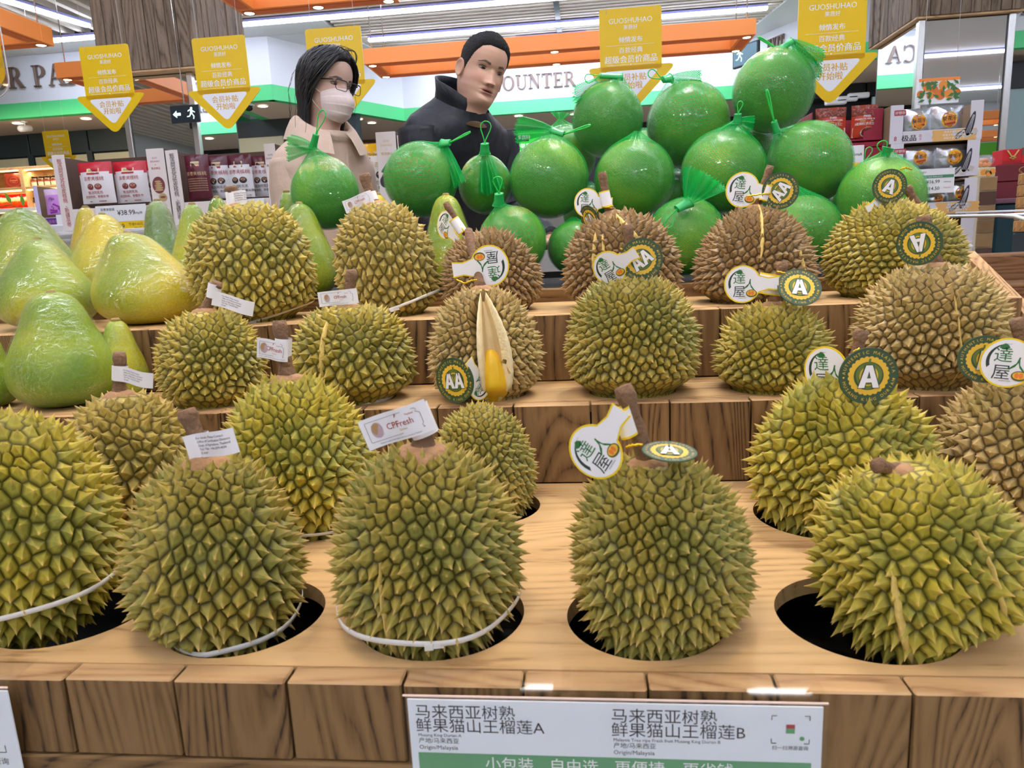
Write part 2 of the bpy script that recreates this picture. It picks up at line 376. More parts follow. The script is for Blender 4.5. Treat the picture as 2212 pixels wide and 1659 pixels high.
def voronoi_cells(n, seed, warp=1.0):
    g = np.random.RandomState(seed)
    i = np.arange(n)+0.5; ph = math.pi*(1+5**0.5)*i; ct = 1-2*i/n
    P = np.stack([np.cos(ph)*np.sqrt(1-ct**2), np.sin(ph)*np.sqrt(1-ct**2), ct], 1)
    P += g.normal(0, 0.30*math.sqrt(4*math.pi/n)*0.5, P.shape); P /= np.linalg.norm(P, axis=1)[:, None]
    bm = bmesh.new()
    vs = [bm.verts.new(p) for p in P]
    bmesh.ops.convex_hull(bm, input=vs); bm.verts.index_update(); bm.verts.ensure_lookup_table()
    bmesh.ops.triangulate(bm, faces=list(bm.faces)); bm.faces.index_update()
    C = np.array([f.calc_center_median()[:] for f in bm.faces])
    tri = np.array([[v.index for v in f.verts] for f in bm.faces])
    a, b, c = P[tri[:, 0]], P[tri[:, 1]], P[tri[:, 2]]
    cc = np.cross(b-a, c-a); cc /= np.linalg.norm(cc, axis=1)[:, None]; cc *= np.sign((cc*C).sum(1))[:, None]
    cen = C/np.linalg.norm(C, axis=1)[:, None]
    cc = 0.6*cc+0.4*cen; cc /= np.linalg.norm(cc, axis=1)[:, None]
    cells = []
    for v in bm.verts:
        fs = [f.index for f in v.link_faces]
        if len(fs) < 3: cells.append(None); continue
        p = Vector(P[v.index]); e1 = p.orthogonal().normalized(); e2 = p.cross(e1)
        fs.sort(key=lambda k: math.atan2(Vector(cc[k]).dot(e2), Vector(cc[k]).dot(e1)))
        cells.append(fs)
    bm.free(); return P, cc, cells
_VC = {}
class Body:
    """shape of one fruit: maps a unit direction to a point of the rind"""
    def __init__(s, rx, ry, rz, taper=0.0, lobe=0.03, ph=0.0, sq=1.0, bend=0.0, nl=5):
        s.rx, s.ry, s.rz, s.taper, s.lobe, s.ph, s.sq, s.bend, s.nl = rx, ry, rz, taper, lobe, ph, sq, bend, nl
    def __call__(s, D):
        D = np.atleast_2d(D); x, y, z = D[:, 0], D[:, 1], D[:, 2]
        h = np.sqrt(np.maximum(x*x+y*y, 1e-12)); hh = h**s.sq
        phi = np.arctan2(y, x); k = (1+s.lobe*np.cos(s.nl*phi+s.ph)*h)*(1-s.taper*z*0.9)
        zz = np.sign(z)*np.abs(z)**s.sq
        return np.stack([x/h*hh*s.rx*k+s.bend*zz*zz*np.sign(zz), y/h*hh*s.ry*k, zz*s.rz], 1)
    def normal(s, D):
        D = np.atleast_2d(D); e = 1e-3
        a = np.cross(D, [0.31, 0.57, 0.76]); a /= np.linalg.norm(a, axis=1)[:, None]; b = np.cross(D, a)
        f = lambda q: s(q/np.linalg.norm(q, axis=1)[:, None])
        p = f(D); n = np.cross(f(D+a*e)-p, f(D+b*e)-p); n /= np.linalg.norm(n, axis=1)[:, None]+1e-20
        return n*np.sign((n*D).sum(1))[:, None]
def hole_fit(V, TM, c, hx_, hy, zb, hr):
    """narrows the foot of the fruit so that it passes through its hole"""
    A = np.array(TM)[:3, :3]; W = V @ A.T; dx, dy = W[:, 0]+c[0]-hx_, W[:, 1]+c[1]-hy; z = W[:, 2]+c[2]; ey = hr/.0575 if abs(zb-.903) < .01 and hr > .0575 else 1.0
    lim = hr-.0042+np.clip(z-zb-.003, 0, 1)*1.6-np.clip(zb-.018-z, 0, 1)*.5; r = np.hypot(dx, dy*ey)+1e-9; k = np.minimum(1, np.maximum(lim, .004)/r)
    soft = np.where(k < 1, k, 1.0); W[:, 0] += dx*(soft-1); W[:, 1] += dy*(soft-1)
    if abs(zb-.903) < .01:      # the riser behind the middle step
        yy = W[:, 1]+c[1]; W[:, 1] = np.where(yy > 1.200, 1.200+(1.2165-1.200)*np.tanh((yy-1.200)/.0165), yy)-c[1]
    return W @ A
def husk_mesh(body, n, L, seed, opening=None, up_bend=0.5, cap=0.95, fit=None):
    key = (n, seed)
    if key not in _VC: _VC[key] = voronoi_cells(n, seed)
    P, cc, cells = _VC[key]; g = np.random.RandomState(seed+99)
    base = body(cc); bn = body.normal(cc)
    base = base+bn*(g.normal(0, 0.0006, len(cc)))[:, None]
    cp_, cn = body(P), body.normal(P)
    up = np.array([0, 0, 1.0]); t = up-cn*(cn@up)[:, None]
    nz = P[:, 2]
    hgt = L*1.06*g.uniform(0.76, 1.2, len(P))*np.where(nz > 0.8, 0.75, 1.0)*np.where(nz < -0.75, 0.8, 1.0)
    hgt = np.where(nz > cap, L*0.03, hgt)
    bend = np.where(nz > .15, up_bend*(nz-.15)*1.0, (nz-.15)*.42)*L
    apex = cp_+cn*hgt[:, None]+t*bend[:, None]*np.where(nz > cap, 0, 1)[:, None]+g.normal(0, L*0.13, (len(P), 3))*np.where(nz > cap, 0, 1)[:, None]
    if opening is not None:
        ob = opening(P); base_in = opening(cc)
        apex = np.where(ob[:, None], cp_-cn*0.035, apex); base = np.where(base_in[:, None], base-bn*0.035, base)
    V = [base]; A = [np.zeros(len(base))]; F = []; nb = len(base)
    ringv = []; ra = []; cnt = nb
    for i, c in enumerate(cells):
        if c is None: continue
        B = base[c]; ap = apex[i]; k = len(c)
        mid = cp_[i]+(B-cp_[i])*0.53+(ap-cp_[i])*0.29
        hi = cp_[i]+(B-cp_[i])*0.19+(ap-cp_[i])*0.66
        ringv.append(mid); ringv.append(hi); ringv.append(ap[None]); ra += [0.42]*k+[0.78]*k+[1.0]
        m0, h0, a0 = cnt, cnt+k, cnt+2*k; cnt += 2*k+1
        for j in range(k):
            j2 = (j+1) % k
            F.append((c[j], c[j2], m0+j2, m0+j)); F.append((m0+j, m0+j2, h0+j2, h0+j)); F.append((h0+j, h0+j2, a0))
    VV = np.concatenate(V+ringv)
    if fit: VV = hole_fit(VV, *fit)
    mb = MB(); mb.add(VV, F, 0, False); me = mb.mesh('husk', [])
    att = me.attributes.new('spine', 'FLOAT', 'POINT'); att.data.foreach_set('value', np.concatenate([A[0], np.array(ra)]))
    return me
def surf_strip(body, pts, w, lift, mb=None, mi=0, M=None):
    """ribbon on the rind through directions (phi, z) with half width w(t)"""
    mb = mb or MB(); D = []
    for phi, z in pts: h = math.sqrt(max(0, 1-z*z)); D.append((h*math.cos(phi), h*math.sin(phi), z))
    D = np.array(D); p = body(D); n = body.normal(D); tan = np.gradient(p, axis=0); tan /= np.linalg.norm(tan, axis=1)[:, None]
    s = np.cross(n, tan); t = np.linspace(0, 1, len(D)); ww = np.array([w(v) for v in t])[:, None]
    g = np.stack([p+s*ww+n*lift*0.2, p+s*ww*0.45+n*lift, p-s*ww*0.45+n*lift, p-s*ww+n*lift*0.2], 1)
    mb.grid(g, mi, True, M=M); return mb
def tilt_m(tx, ty, rz=0.0): return Matrix.Rotation(ty, 4, 'Y') @ Matrix.Rotation(tx, 4, 'X') @ Matrix.Rotation(rz, 4, 'Z')
DUR = {}
def durian(key, px, top, width, label, hue, n=680, L=0.0125, taper=0.12, lobe=0.035, sq=1.0, tilt=(0, 0), stem=None, ph=None, depth_=0.034,
           strap=None, seams=(), opening=None, ry=None, bend=0.0, up_bend=0.5, cap=0.955, dx=0.0, group='durians standing in the holes of the wooden steps'):
    hx_, hy, st, hr = HOLES[key]; zb = ZB[st]
    c0 = at_y(px, (top+1000)/2, hy); ptop = at_y(px, top, hy)
    R = size_at((float(c0[0]), hy, zb+0.06), width)/2*0.985 - L*0.62
    ztop = float(ptop[2])-L*0.25; zbot = zb-depth_; rz = (ztop-zbot)/2; cz = (ztop+zbot)/2
    cx = float(at_y(px, 830, hy)[0]); cx = float(at_y(px, px and (top+ (top+width*0.9))/2, hy)[0])+dx
    body = Body(R, ry*R if ry else R*0.98, rz, taper, lobe, ph if ph is not None else rnd.uniform(0, 6.28), sq, bend)
    t = thing('durian', label, 'durian', (cx, hy, cz), group)
    TM = tilt_m(*tilt)
    me = husk_mesh(body, n, L, 11+(sum(map(ord, key)) % 37), opening, up_bend, cap, (TM, (cx, hy, cz), hx_, hy, zb, hr)); me.materials.append(HM[hue])
    link('husk', me, t, TM)
    info = dict(t=t, body=body, TM=TM, c=Vector((cx, hy, cz)), L=L, hy=hy, hole=(hx_, hy, zb, hr))
    # stem
    if stem is not None:
        topl = TM @ Vector(tuple(body(np.array([[0, 0, 1.0]]))[0]))
        s_top = at_y(stem[0], stem[1], stem[3] if len(stem) > 3 else hy); st_v = Vector(s_top)-Vector((cx, hy, cz)); r = stem[2]
        base = topl-Vector((0, 0, 0.004)); mb = MB(); d = (st_v-base)
        K = 9; pts = [base+d*(i/(K-1))+Vector((rnd.uniform(-1, 1), rnd.uniform(-1, 1), 0))*0.0008 for i in range(K)]
        prof = [1.55, 1.22, 1.05, 1.0, 0.95, 0.92, 1.0, 1.14, 0.98]
        mb.tube(pts, [r*.88*q*rnd.uniform(0.94, 1.06) for q in prof], 14, 0)
        ns = [Vector((math.cos(a), math.sin(a), 0)) for a in (0,)]
        link('stem', mb.mesh('stem', [M_STEM]), t)
        cm = MB(); CR = r*2.2
        g = []
        for i, (f, z) in enumerate(((0.0, .004), (0.5, .0036), (0.8, .002), (1.0, -.002), (1.15, -.008))):
            row = []
            for j in range(20):
                a = 2*math.pi*j/20; q = CR*f*(1+0.12*math.sin(3*a+px)+0.06*math.sin(7*a)); row.append((q*math.cos(a), q*math.sin(a), z-(q*q)/(R*2.4)))
            g.append(row)
        cm.grid(g, 0, True, wrap=True); link('stem_collar', cm.mesh('stem_collar', [M_COLLAR]), t, TM @ Matrix.Translation(tuple(body(np.array([[0, 0, 1.0]]))[0])))
        info['stem_dir'] = d.normalized(); info['stem_top'] = Vector(s_top); info['r'] = r
    if strap is not None:
        for z, tx_, ty_ in ([strap] if isinstance(strap[0], (int, float)) else strap):
            mb = MB(); K = 56; rows = []
            for i in range(K):
                a = 2*math.pi*i/K; zz = z+tx_*math.cos(a)+ty_*math.sin(a); h = math.sqrt(max(0.05, 1-zz*zz)); D = np.array([[h*math.cos(a), h*math.sin(a), zz]])
                p = body(D)[0]; nn = np.array([math.cos(a), math.sin(a), 0]); q = p+nn*L*0.86
                rows.append([q+np.array([0, 0, -.0027]), q+nn*.0008+np.array([0, 0, -.0023]), q+nn*.0008+np.array([0, 0, .0023]), q+np.array([0, 0, .0027])])
            rows.append(rows[0]); rows = np.array(rows); rows = hole_fit(rows.reshape(-1, 3), TM, (cx, hy, cz), hx_, hy, zb, hr+.0005).reshape(rows.shape); mb.grid(rows, 0, True)
            so = link('strap', mb.mesh('strap', [M_STRAP]), t, TM)
            a = -1.3; i = int((a % (2*math.pi))/(2*math.pi)*K); q = np.array(rows[i][1]); mb2 = MB()
            if float((TM @ Vector(q))[2])+cz > zb+.010:
                mb2.box((-.004, -.0018, -.0032), (.004, .0022, .0032), 0, Matrix.Translation(tuple(q)) @ Matrix.Rotation(a+math.pi/2, 4, 'Z'), bevel=.0006)
                mb2.box((.004, -.0012, -.0018), (.013, 0, .0018), 0, Matrix.Translation(tuple(q)) @ Matrix.Rotation(a+math.pi/2, 4, 'Z'))
                link('clasp', mb2.mesh('clasp', [M_STRAP]), so)
    for (phi0, z0, phi1, z1, w) in seams:
        K = 26; pts = [(phi0+(phi1-phi0)*i/(K-1)+0.005*math.sin(i*1.3), z0+(z1-z0)*i/(K-1)) for i in range(K)]
        mb = surf_strip(body, pts, lambda v, w=w: w*(math.sin(math.pi*min(1, v*0.94+0.03))**0.7)*(0.9+0.12*math.sin(v*11)), L*0.55)
        mb.warp(lambda v: hole_fit(v, TM, (cx, hy, cz), hx_, hy, zb, hr)); link('seam', mb.mesh('seam', [M_SUT]), t, TM)
    DUR[key] = info; return info
FR = -math.pi/2
# front row of the lowest step
durian('A1', 34, 892, 395, 'yellow-green durian cut by the left edge of the photo, front row, strap with a clasp', 'lime', n=560, L=.0145, taper=.10, strap=(-.42, 0, .04), up_bend=.4, ry=1.0, cap=1.1)
durian('A2', 448, 980, 372, 'lopsided green durian at the front left, tag turned to its fine print', 'green', n=540, L=.0138, taper=.24, tilt=(0, .05), strap=(-.62, .03, .02), stem=(402, 885, .0098), up_bend=.35, sq=.95, dx=.004)
durian('A3', 917, 958, 412, 'large green durian at front centre with a white logo tag and strap round its foot', 'green', n=700, L=.0145, taper=.13, strap=(-.46, .0, .03), stem=(906, 900, .0118), seams=[(FR-.28, .2, FR-.20, -.9, .0013)], tilt=(0, .04))
durian('A4', 1424, 985, 388, 'green durian beside the front price board, tag with a fruit shop emblem', 'green', n=780, L=.0122, taper=.10, stem=(1345, 835, .0092), seams=[], sq=.9, tilt=(0, -.10))
durian('A5', 1978, 1004, 418, 'bright green durian at the front right, short bare stem, pale split on its side', 'lime', n=600, L=.0140, taper=.02, lobe=.05, tilt=(-.10, -.22), stem=(1893, 1003, .0075), seams=[(FR-.55, .25, FR-.62, -.75, .0040), (FR+.35, .45, FR+.42, -.3, .0016)], sq=.88, dx=.002)
# second row of the lowest step
durian('B1', 278, 842, 292, 'golden brown durian behind the front left one, fine print tag pointing right', 'gold', n=520, L=.0135, taper=.10, stem=(259, 762, .0088), strap=(-.6, 0, .03), cap=.93)
durian('B2', 636, 806, 332, 'tapering bright green durian, long stem with white logo label, second row', 'lime', n=640, L=.0150, taper=.20, stem=(604, 692, .0098), strap=(-.62, -.08, -.05), up_bend=.75)
durian('B3', 1040, 874, 230, 'small pale green durian half hidden behind the front centre one', 'green', n=640, L=.0104, taper=.10, cap=1.1)
durian('B4', 1816, 800, 366, 'wide green durian wearing the dark green grade A disc, second row right', 'lime', n=720, L=.0145, taper=.16, lobe=.10, ph=2.2, stem=(1862, 712, .0085), tilt=(0, .08), up_bend=.6)
durian('B5', 2216, 800, 352, 'khaki durian cut by the right edge of the photo, second row', 'khaki', n=640, L=.0132, taper=.12, stem=(2196, 690, .0088), seams=[(FR-.05, .75, FR+.02, .1, .002)])
# middle step
durian('C1', 456, 664, 228, 'yellow green durian with a folded fine print tag, left end of the middle step', 'yellow', n=520, L=.0120, taper=.02, lobe=.05, stem=(470, 609, .0095), cap=.93)
durian('C2', 763, 655, 262, 'squat yellow durian with one pale split and a strap with clasp', 'yellow', n=520, L=.0130, taper=.05, strap=(-.55, 0, .04), stem=(760, 583, .0095), seams=[(FR-.22, .72, FR-.25, -.05, .0042)], sq=.85, cap=.93)
def open_C3(D):
    phi = np.arctan2(D[:, 1], D[:, 0])-(FR+.22); z = D[:, 2]; wz = np.clip((0.93-z)/0.25, 0, 1)**0.6*np.clip((z+1.05)/0.5, 0, 1)
    h = np.sqrt(np.maximum(1-z*z, 1e-6)); return (np.abs(phi)*h < 0.27*wz) & (D[:, 1] < 0)
durian('C3', 1045, 616, 245, 'khaki durian split open to show a yellow pod of flesh', 'khaki', n=760, L=.0125, taper=.10, stem=(1012, 498, .0078, 1.20), opening=open_C3, up_bend=.6)
durian('C4', 1366, 588, 288, 'tall green durian in the middle step under the AA disc', 'green', n=860, L=.0122, taper=.07, lobe=.02, stem=(1356, 485, .0080), sq=.95)
durian('C5', 1668, 650, 250, 'yellow green durian with long spikes below a pair of round tags', 'yellow', n=560, L=.0135, taper=.10, stem=(1692, 566, .0085), up_bend=.75)
durian('C6', 2012, 566, 312, 'large khaki durian at the right end of the middle step', 'khaki', n=820, L=.0128, taper=.06, stem=(1994, 466, .0105), seams=[(FR-.12, .6, FR+.02, -.75, .0016)], cap=.93, sq=.95)
# top step
durian('D1', 546, 436, 262, 'big round yellow durian at the left end of the top step', 'yellow', n=640, L=.0118, taper=-.03, lobe=.04, ph=1.0, tilt=(0, -.16), stem=(498, 402, .0125), strap=(-.62, 0, .1), cap=.96, sq=.9)
durian('D2', 830, 432, 215, 'yellow brown durian with a white logo tag on its knotty stem, top step', 'gold', n=520, L=.0112, taper=.06, tilt=(0, -.12), stem=(786, 376, .0110), strap=(-.55, .12, .05), cap=.94, sq=.9)
durian('D3', 1060, 492, 215, 'brown durian half behind the split one, emblem tag facing left', 'brown', n=720, L=.0125, taper=.10, tilt=(0, -.42), stem=(962, 438, .0068), up_bend=.7)
durian('D4', 1340, 452, 248, 'brown durian with several pale splits on the top step', 'brown', n=760, L=.0125, taper=.10, lobe=.05, tilt=(0, -.16), stem=(1300, 372, .0085), seams=[(FR+.15, .9, FR+.42, .45, .0055), (FR-.5, .7, FR-.55, .1, .003), (FR-.3, .6, FR-.28, .2, .0022)], up_bend=.6)
durian('D5', 1630, 442, 256, 'brown conical durian with a long yellow seam, top step', 'brown', n=720, L=.0130, taper=.24, lobe=.03, stem=(1664, 358, .0072), seams=[(FR+.0, .97, FR-.12, .05, .0036), (FR+.6, .2, FR+.65, -.3, .0016)])
durian('D6', 1930, 436, 280, 'greenish khaki durian leaning over at the right end of the top step', 'yellow', n=900, L=.0110, taper=.04, lobe=.03, tilt=(0, .42), stem=(1958, 404, .0085), sq=.92, cap=.97)
# the opened fruit
def opened(info):
    body, t, TM = info['body'], info['t'], info['TM']
    M_RIM = mat('cream_pith', (238, 222, 176), rough=0.7, noise_amt=0.15, noise_scale=60, bump=0.5, bump_scale=150)
    M_IN = mat('inner_pith', (214, 190, 140), rough=0.6, noise_amt=0.15, noise_scale=50)
    M_ARIL = mat('durian_flesh', (238, 194, 40), rough=0.38, noise_amt=0.12, noise_scale=40, bump=0.3, bump_scale=60, sub=0.2)
    K, J = 40, 17; P = np.zeros((K, J, 3))
    for i in range(K):
        v = i/(K-1); z = 0.90-1.80*v; h = math.sqrt(max(1-z*z, .02)); wz = math.sin(math.pi*(v*.93+.035))**0.75
        wp = 0.30*wz/h if h > .2 else .3; c = FR+.22+0.10*math.sin(v*2.2)
        for j in range(J):
            u = 2*j/(J-1)-1; phi = c+u*wp; D = np.array([[h*math.cos(phi), h*math.sin(phi), z]])
            p, n = body(D)[0], body.normal(D)[0]; a = abs(u)
            d = (0.0125*math.sin(math.pi*min(1, (1-a)/0.30)) if a > .70 else -0.026*math.sin(math.pi/2*min(1, (.70-a)/.35)))
            if a > .97: d = -0.004
            P[i, j] = p+n*(d*(0.35+0.65*wz)+0.0008*math.sin(i*2.1+j))
    P = hole_fit(P.reshape(-1, 3), TM, info['c'], *info['hole']).reshape(P.shape); rim = MB(); rim.grid(P, 0); me = rim.mesh('rind_opening', [M_RIM, M_IN])
    for k_, p_ in enumerate(me.polygons):
        if 3 <= k_ % (J-1) <= J-5: p_.material_index = 1
    ro = link('rind_opening', me, t, TM)
    mb = MB(); D = np.array([[math.cos(FR+.31)*.9, math.sin(FR+.31)*.9, -.40]]); D /= np.linalg.norm(D); c = body(D)[0]; n = body.normal(D)[0]
    bm = bmesh.new(); bmesh.ops.create_icosphere(bm, subdivisions=4, radius=1)
    for w in bm.verts:
        q = mnoise.noise(w.co*2.3)*.09; w.co = Vector((w.co.x*.0200*(1+q-.18*w.co.z), w.co.y*.019*(1+q), w.co.z*.052*(1+.3*q)))
    mb.bm(bm, 0, True, Matrix.Translation(tuple(c-n*.0130)) @ Matrix.Rotation(-.05, 4, 'Y')); mb.warp(lambda v: hole_fit(v, TM, info['c'], *info['hole'])); link('pod', mb.mesh('pod', [M_ARIL]), t, TM)
opened(DUR['C3'])
# ------------------------------------------------------------------ pomelos
def crinkle(nt, tc, strength, scale=18.0, dist=0.006):
    L = nt.links.new
    w = N(nt, 'ShaderNodeTexNoise', Scale=scale*0.5, Detail=3.0); L(tc, w.inputs['Vector'])
    a = N(nt, 'ShaderNodeVectorMath', operation='MULTIPLY_ADD'); a.inputs[1].default_value = (0.06, 0.06, 0.06); L(w.outputs['Color'], a.inputs[0]); L(tc, a.inputs[2])
    v = N(nt, 'ShaderNodeTexVoronoi', feature='DISTANCE_TO_EDGE', Scale=scale); L(a.outputs[0], v.inputs['Vector'])
    n = N(nt, 'ShaderNodeTexNoise', Scale=scale*3.0, Detail=4.0, Roughness=0.6); L(tc, n.inputs['Vector'])
    m = N(nt, 'ShaderNodeMath', operation='MULTIPLY_ADD'); m.inputs[1].default_value = 0.35; L(v.outputs['Distance'], m.inputs[0]); L(n.outputs['Fac'], m.inputs[2])
    b = N(nt, 'ShaderNodeBump', Strength=strength, Distance=dist); L(m.outputs[0], b.inputs['Height']); return b
def fruit_mat(name, c1, c2, c3, wrapmarks=True):
    m, nt, b, out = _new(name); L = nt.links.new
    tc = N(nt, 'ShaderNodeTexCoord').outputs['Object']; oi = N(nt, 'ShaderNodeObjectInfo')
    ad = N(nt, 'ShaderNodeVectorMath', operation='ADD'); L(tc, ad.inputs[0]); L(oi.outputs['Random'], ad.inputs[1])
    n = N(nt, 'ShaderNodeTexNoise', Scale=7.0, Detail=2.0); L(ad.outputs[0], n.inputs['Vector'])
    cr = ramp(nt, [(0.30, S(c1)), (0.52, S(c2)), (0.72, S(c3))]); L(n.outputs['Fac'], cr.inputs[0])
    p = N(nt, 'ShaderNodeTexNoise', Scale=260.0, Detail=2.0); L(tc, p.inputs['Vector'])
    hs = N(nt, 'ShaderNodeHueSaturation'); mr = N(nt, 'ShaderNodeMapRange'); mr.inputs[1].default_value = .3; mr.inputs[2].default_value = .7; mr.inputs[3].default_value = .82; mr.inputs[4].default_value = 1.12
    L(p.outputs['Fac'], mr.inputs[0]); L(mr.outputs[0], hs.inputs['Value']); L(cr.outputs[0], hs.inputs['Color']); col = hs.outputs[0]
    if wrapmarks:      # whitish bunches of the plastic film wrapped round the fruit
        w = N(nt, 'ShaderNodeTexNoise', Scale=9.0, Detail=6.0, Roughness=0.62, Distortion=1.4); L(ad.outputs[0], w.inputs['Vector'])
        r = ramp(nt, [(0.60, (0, 0, 0, 1)), (0.72, (0.45, 0.45, 0.45, 1))]); L(w.outputs['Fac'], r.inputs[0])
        mx = N(nt, 'ShaderNodeMix', data_type='RGBA'); mx.inputs[7].default_value = S((190, 225, 190)); L(r.outputs[0], mx.inputs[0]); L(col, mx.inputs[6]); col = mx.outputs[2]
        b.inputs['Coat Weight'].default_value = 1.0; b.inputs['Coat Roughness'].default_value = 0.04
        bp = crinkle(nt, ad.outputs[0], 1.0, 30.0, 0.022); L(bp.outputs[0], b.inputs['Coat Normal'])
    L(col, b.inputs['Base Color']); b.inputs['Roughness'].default_value = 0.42
    pb = N(nt, 'ShaderNodeBump', Strength=0.35, Distance=0.0012); L(p.outputs['Fac'], pb.inputs['Height']); L(pb.outputs[0], b.inputs['Normal'])
    return m
M_PG = fruit_mat('green_pomelo', (84, 122, 34), (112, 150, 36), (164, 186, 30))
M_PY = fruit_mat('yellow_pomelo', (140, 158, 8), (200, 188, 10), (226, 196, 20), False)
M_PG2 = fruit_mat('olive_pomelo', (98, 142, 14), (150, 172, 18), (196, 188, 22), False)
def net_mat(name, dense):
    m, nt, b, out = _new(name); L = nt.links.new
    uv = N(nt, 'ShaderNodeAttribute', attribute_name='netuv'); sx = N(nt, 'ShaderNodeSeparateXYZ'); L(uv.outputs['Vector'], sx.inputs[0])
    def line(sgn):
        a = N(nt, 'ShaderNodeMath', operation='MULTIPLY_ADD'); a.inputs[1].default_value = sgn; L(sx.outputs['X'], a.inputs[0]); L(sx.outputs['Y'], a.inputs[2])
        f = N(nt, 'ShaderNodeMath', operation='PINGPONG'); f.inputs[1].default_value = 0.5; L(a.outputs[0], f.inputs[0])
        c = N(nt, 'ShaderNodeMath', operation='LESS_THAN'); c.inputs[1].default_value = 0.100 if not dense else 0.25; L(f.outputs[0], c.inputs[0]); return c
    a, c = line(1.0), line(-1.0)
    mx = N(nt, 'ShaderNodeMath', operation='MAXIMUM'); L(a.outputs[0], mx.inputs[0]); L(c.outputs[0], mx.inputs[1])
    L(mx.outputs[0], b.inputs['Alpha']); b.inputs['Base Color'].default_value = S((0, 172, 80)); b.inputs['Roughness'].default_value = 0.28
    tr = N(nt, 'ShaderNodeBsdfTranslucent'); tr.inputs[0].default_value = S((0, 220, 100))
    ms = N(nt, 'ShaderNodeMixShader'); ms.inputs[0].default_value = 0.35
    tp = N(nt, 'ShaderNodeBsdfTransparent'); ms2 = N(nt, 'ShaderNodeMixShader'); L(mx.outputs[0], ms2.inputs[0]); L(tp.outputs[0], ms2.inputs[1])
    nt.links.remove(b.inputs['Alpha'].links[0]); L(b.outputs[0], ms.inputs[1]); L(tr.outputs[0], ms.inputs[2]); L(ms.outputs[0], ms2.inputs[2]); L(ms2.outputs[0], out.inputs['Surface'])
    return m
M_NET, M_NETD = net_mat('green_net', False), net_mat('green_net_gathered', True)
M_CLIP = mat('green_clip', (20, 170, 84), rough=0.3, coat=0.3)
M_LOOP = mat('green_loop', (30, 196, 70), rough=0.28, coat=0.4)
def set_uv(me, uv):
    a = me.attributes.new('netuv', 'FLOAT_VECTOR', 'POINT'); q = np.zeros((len(uv), 3)); q[:, :2] = uv; a.data.foreach_set('vector', q.ravel())
def basis(d):
    d = Vector(d).normalized(); x = d.orthogonal().normalized(); y = d.cross(x); return Matrix((x, y, d)).transposed().to_4x4()
NP_N = [0]
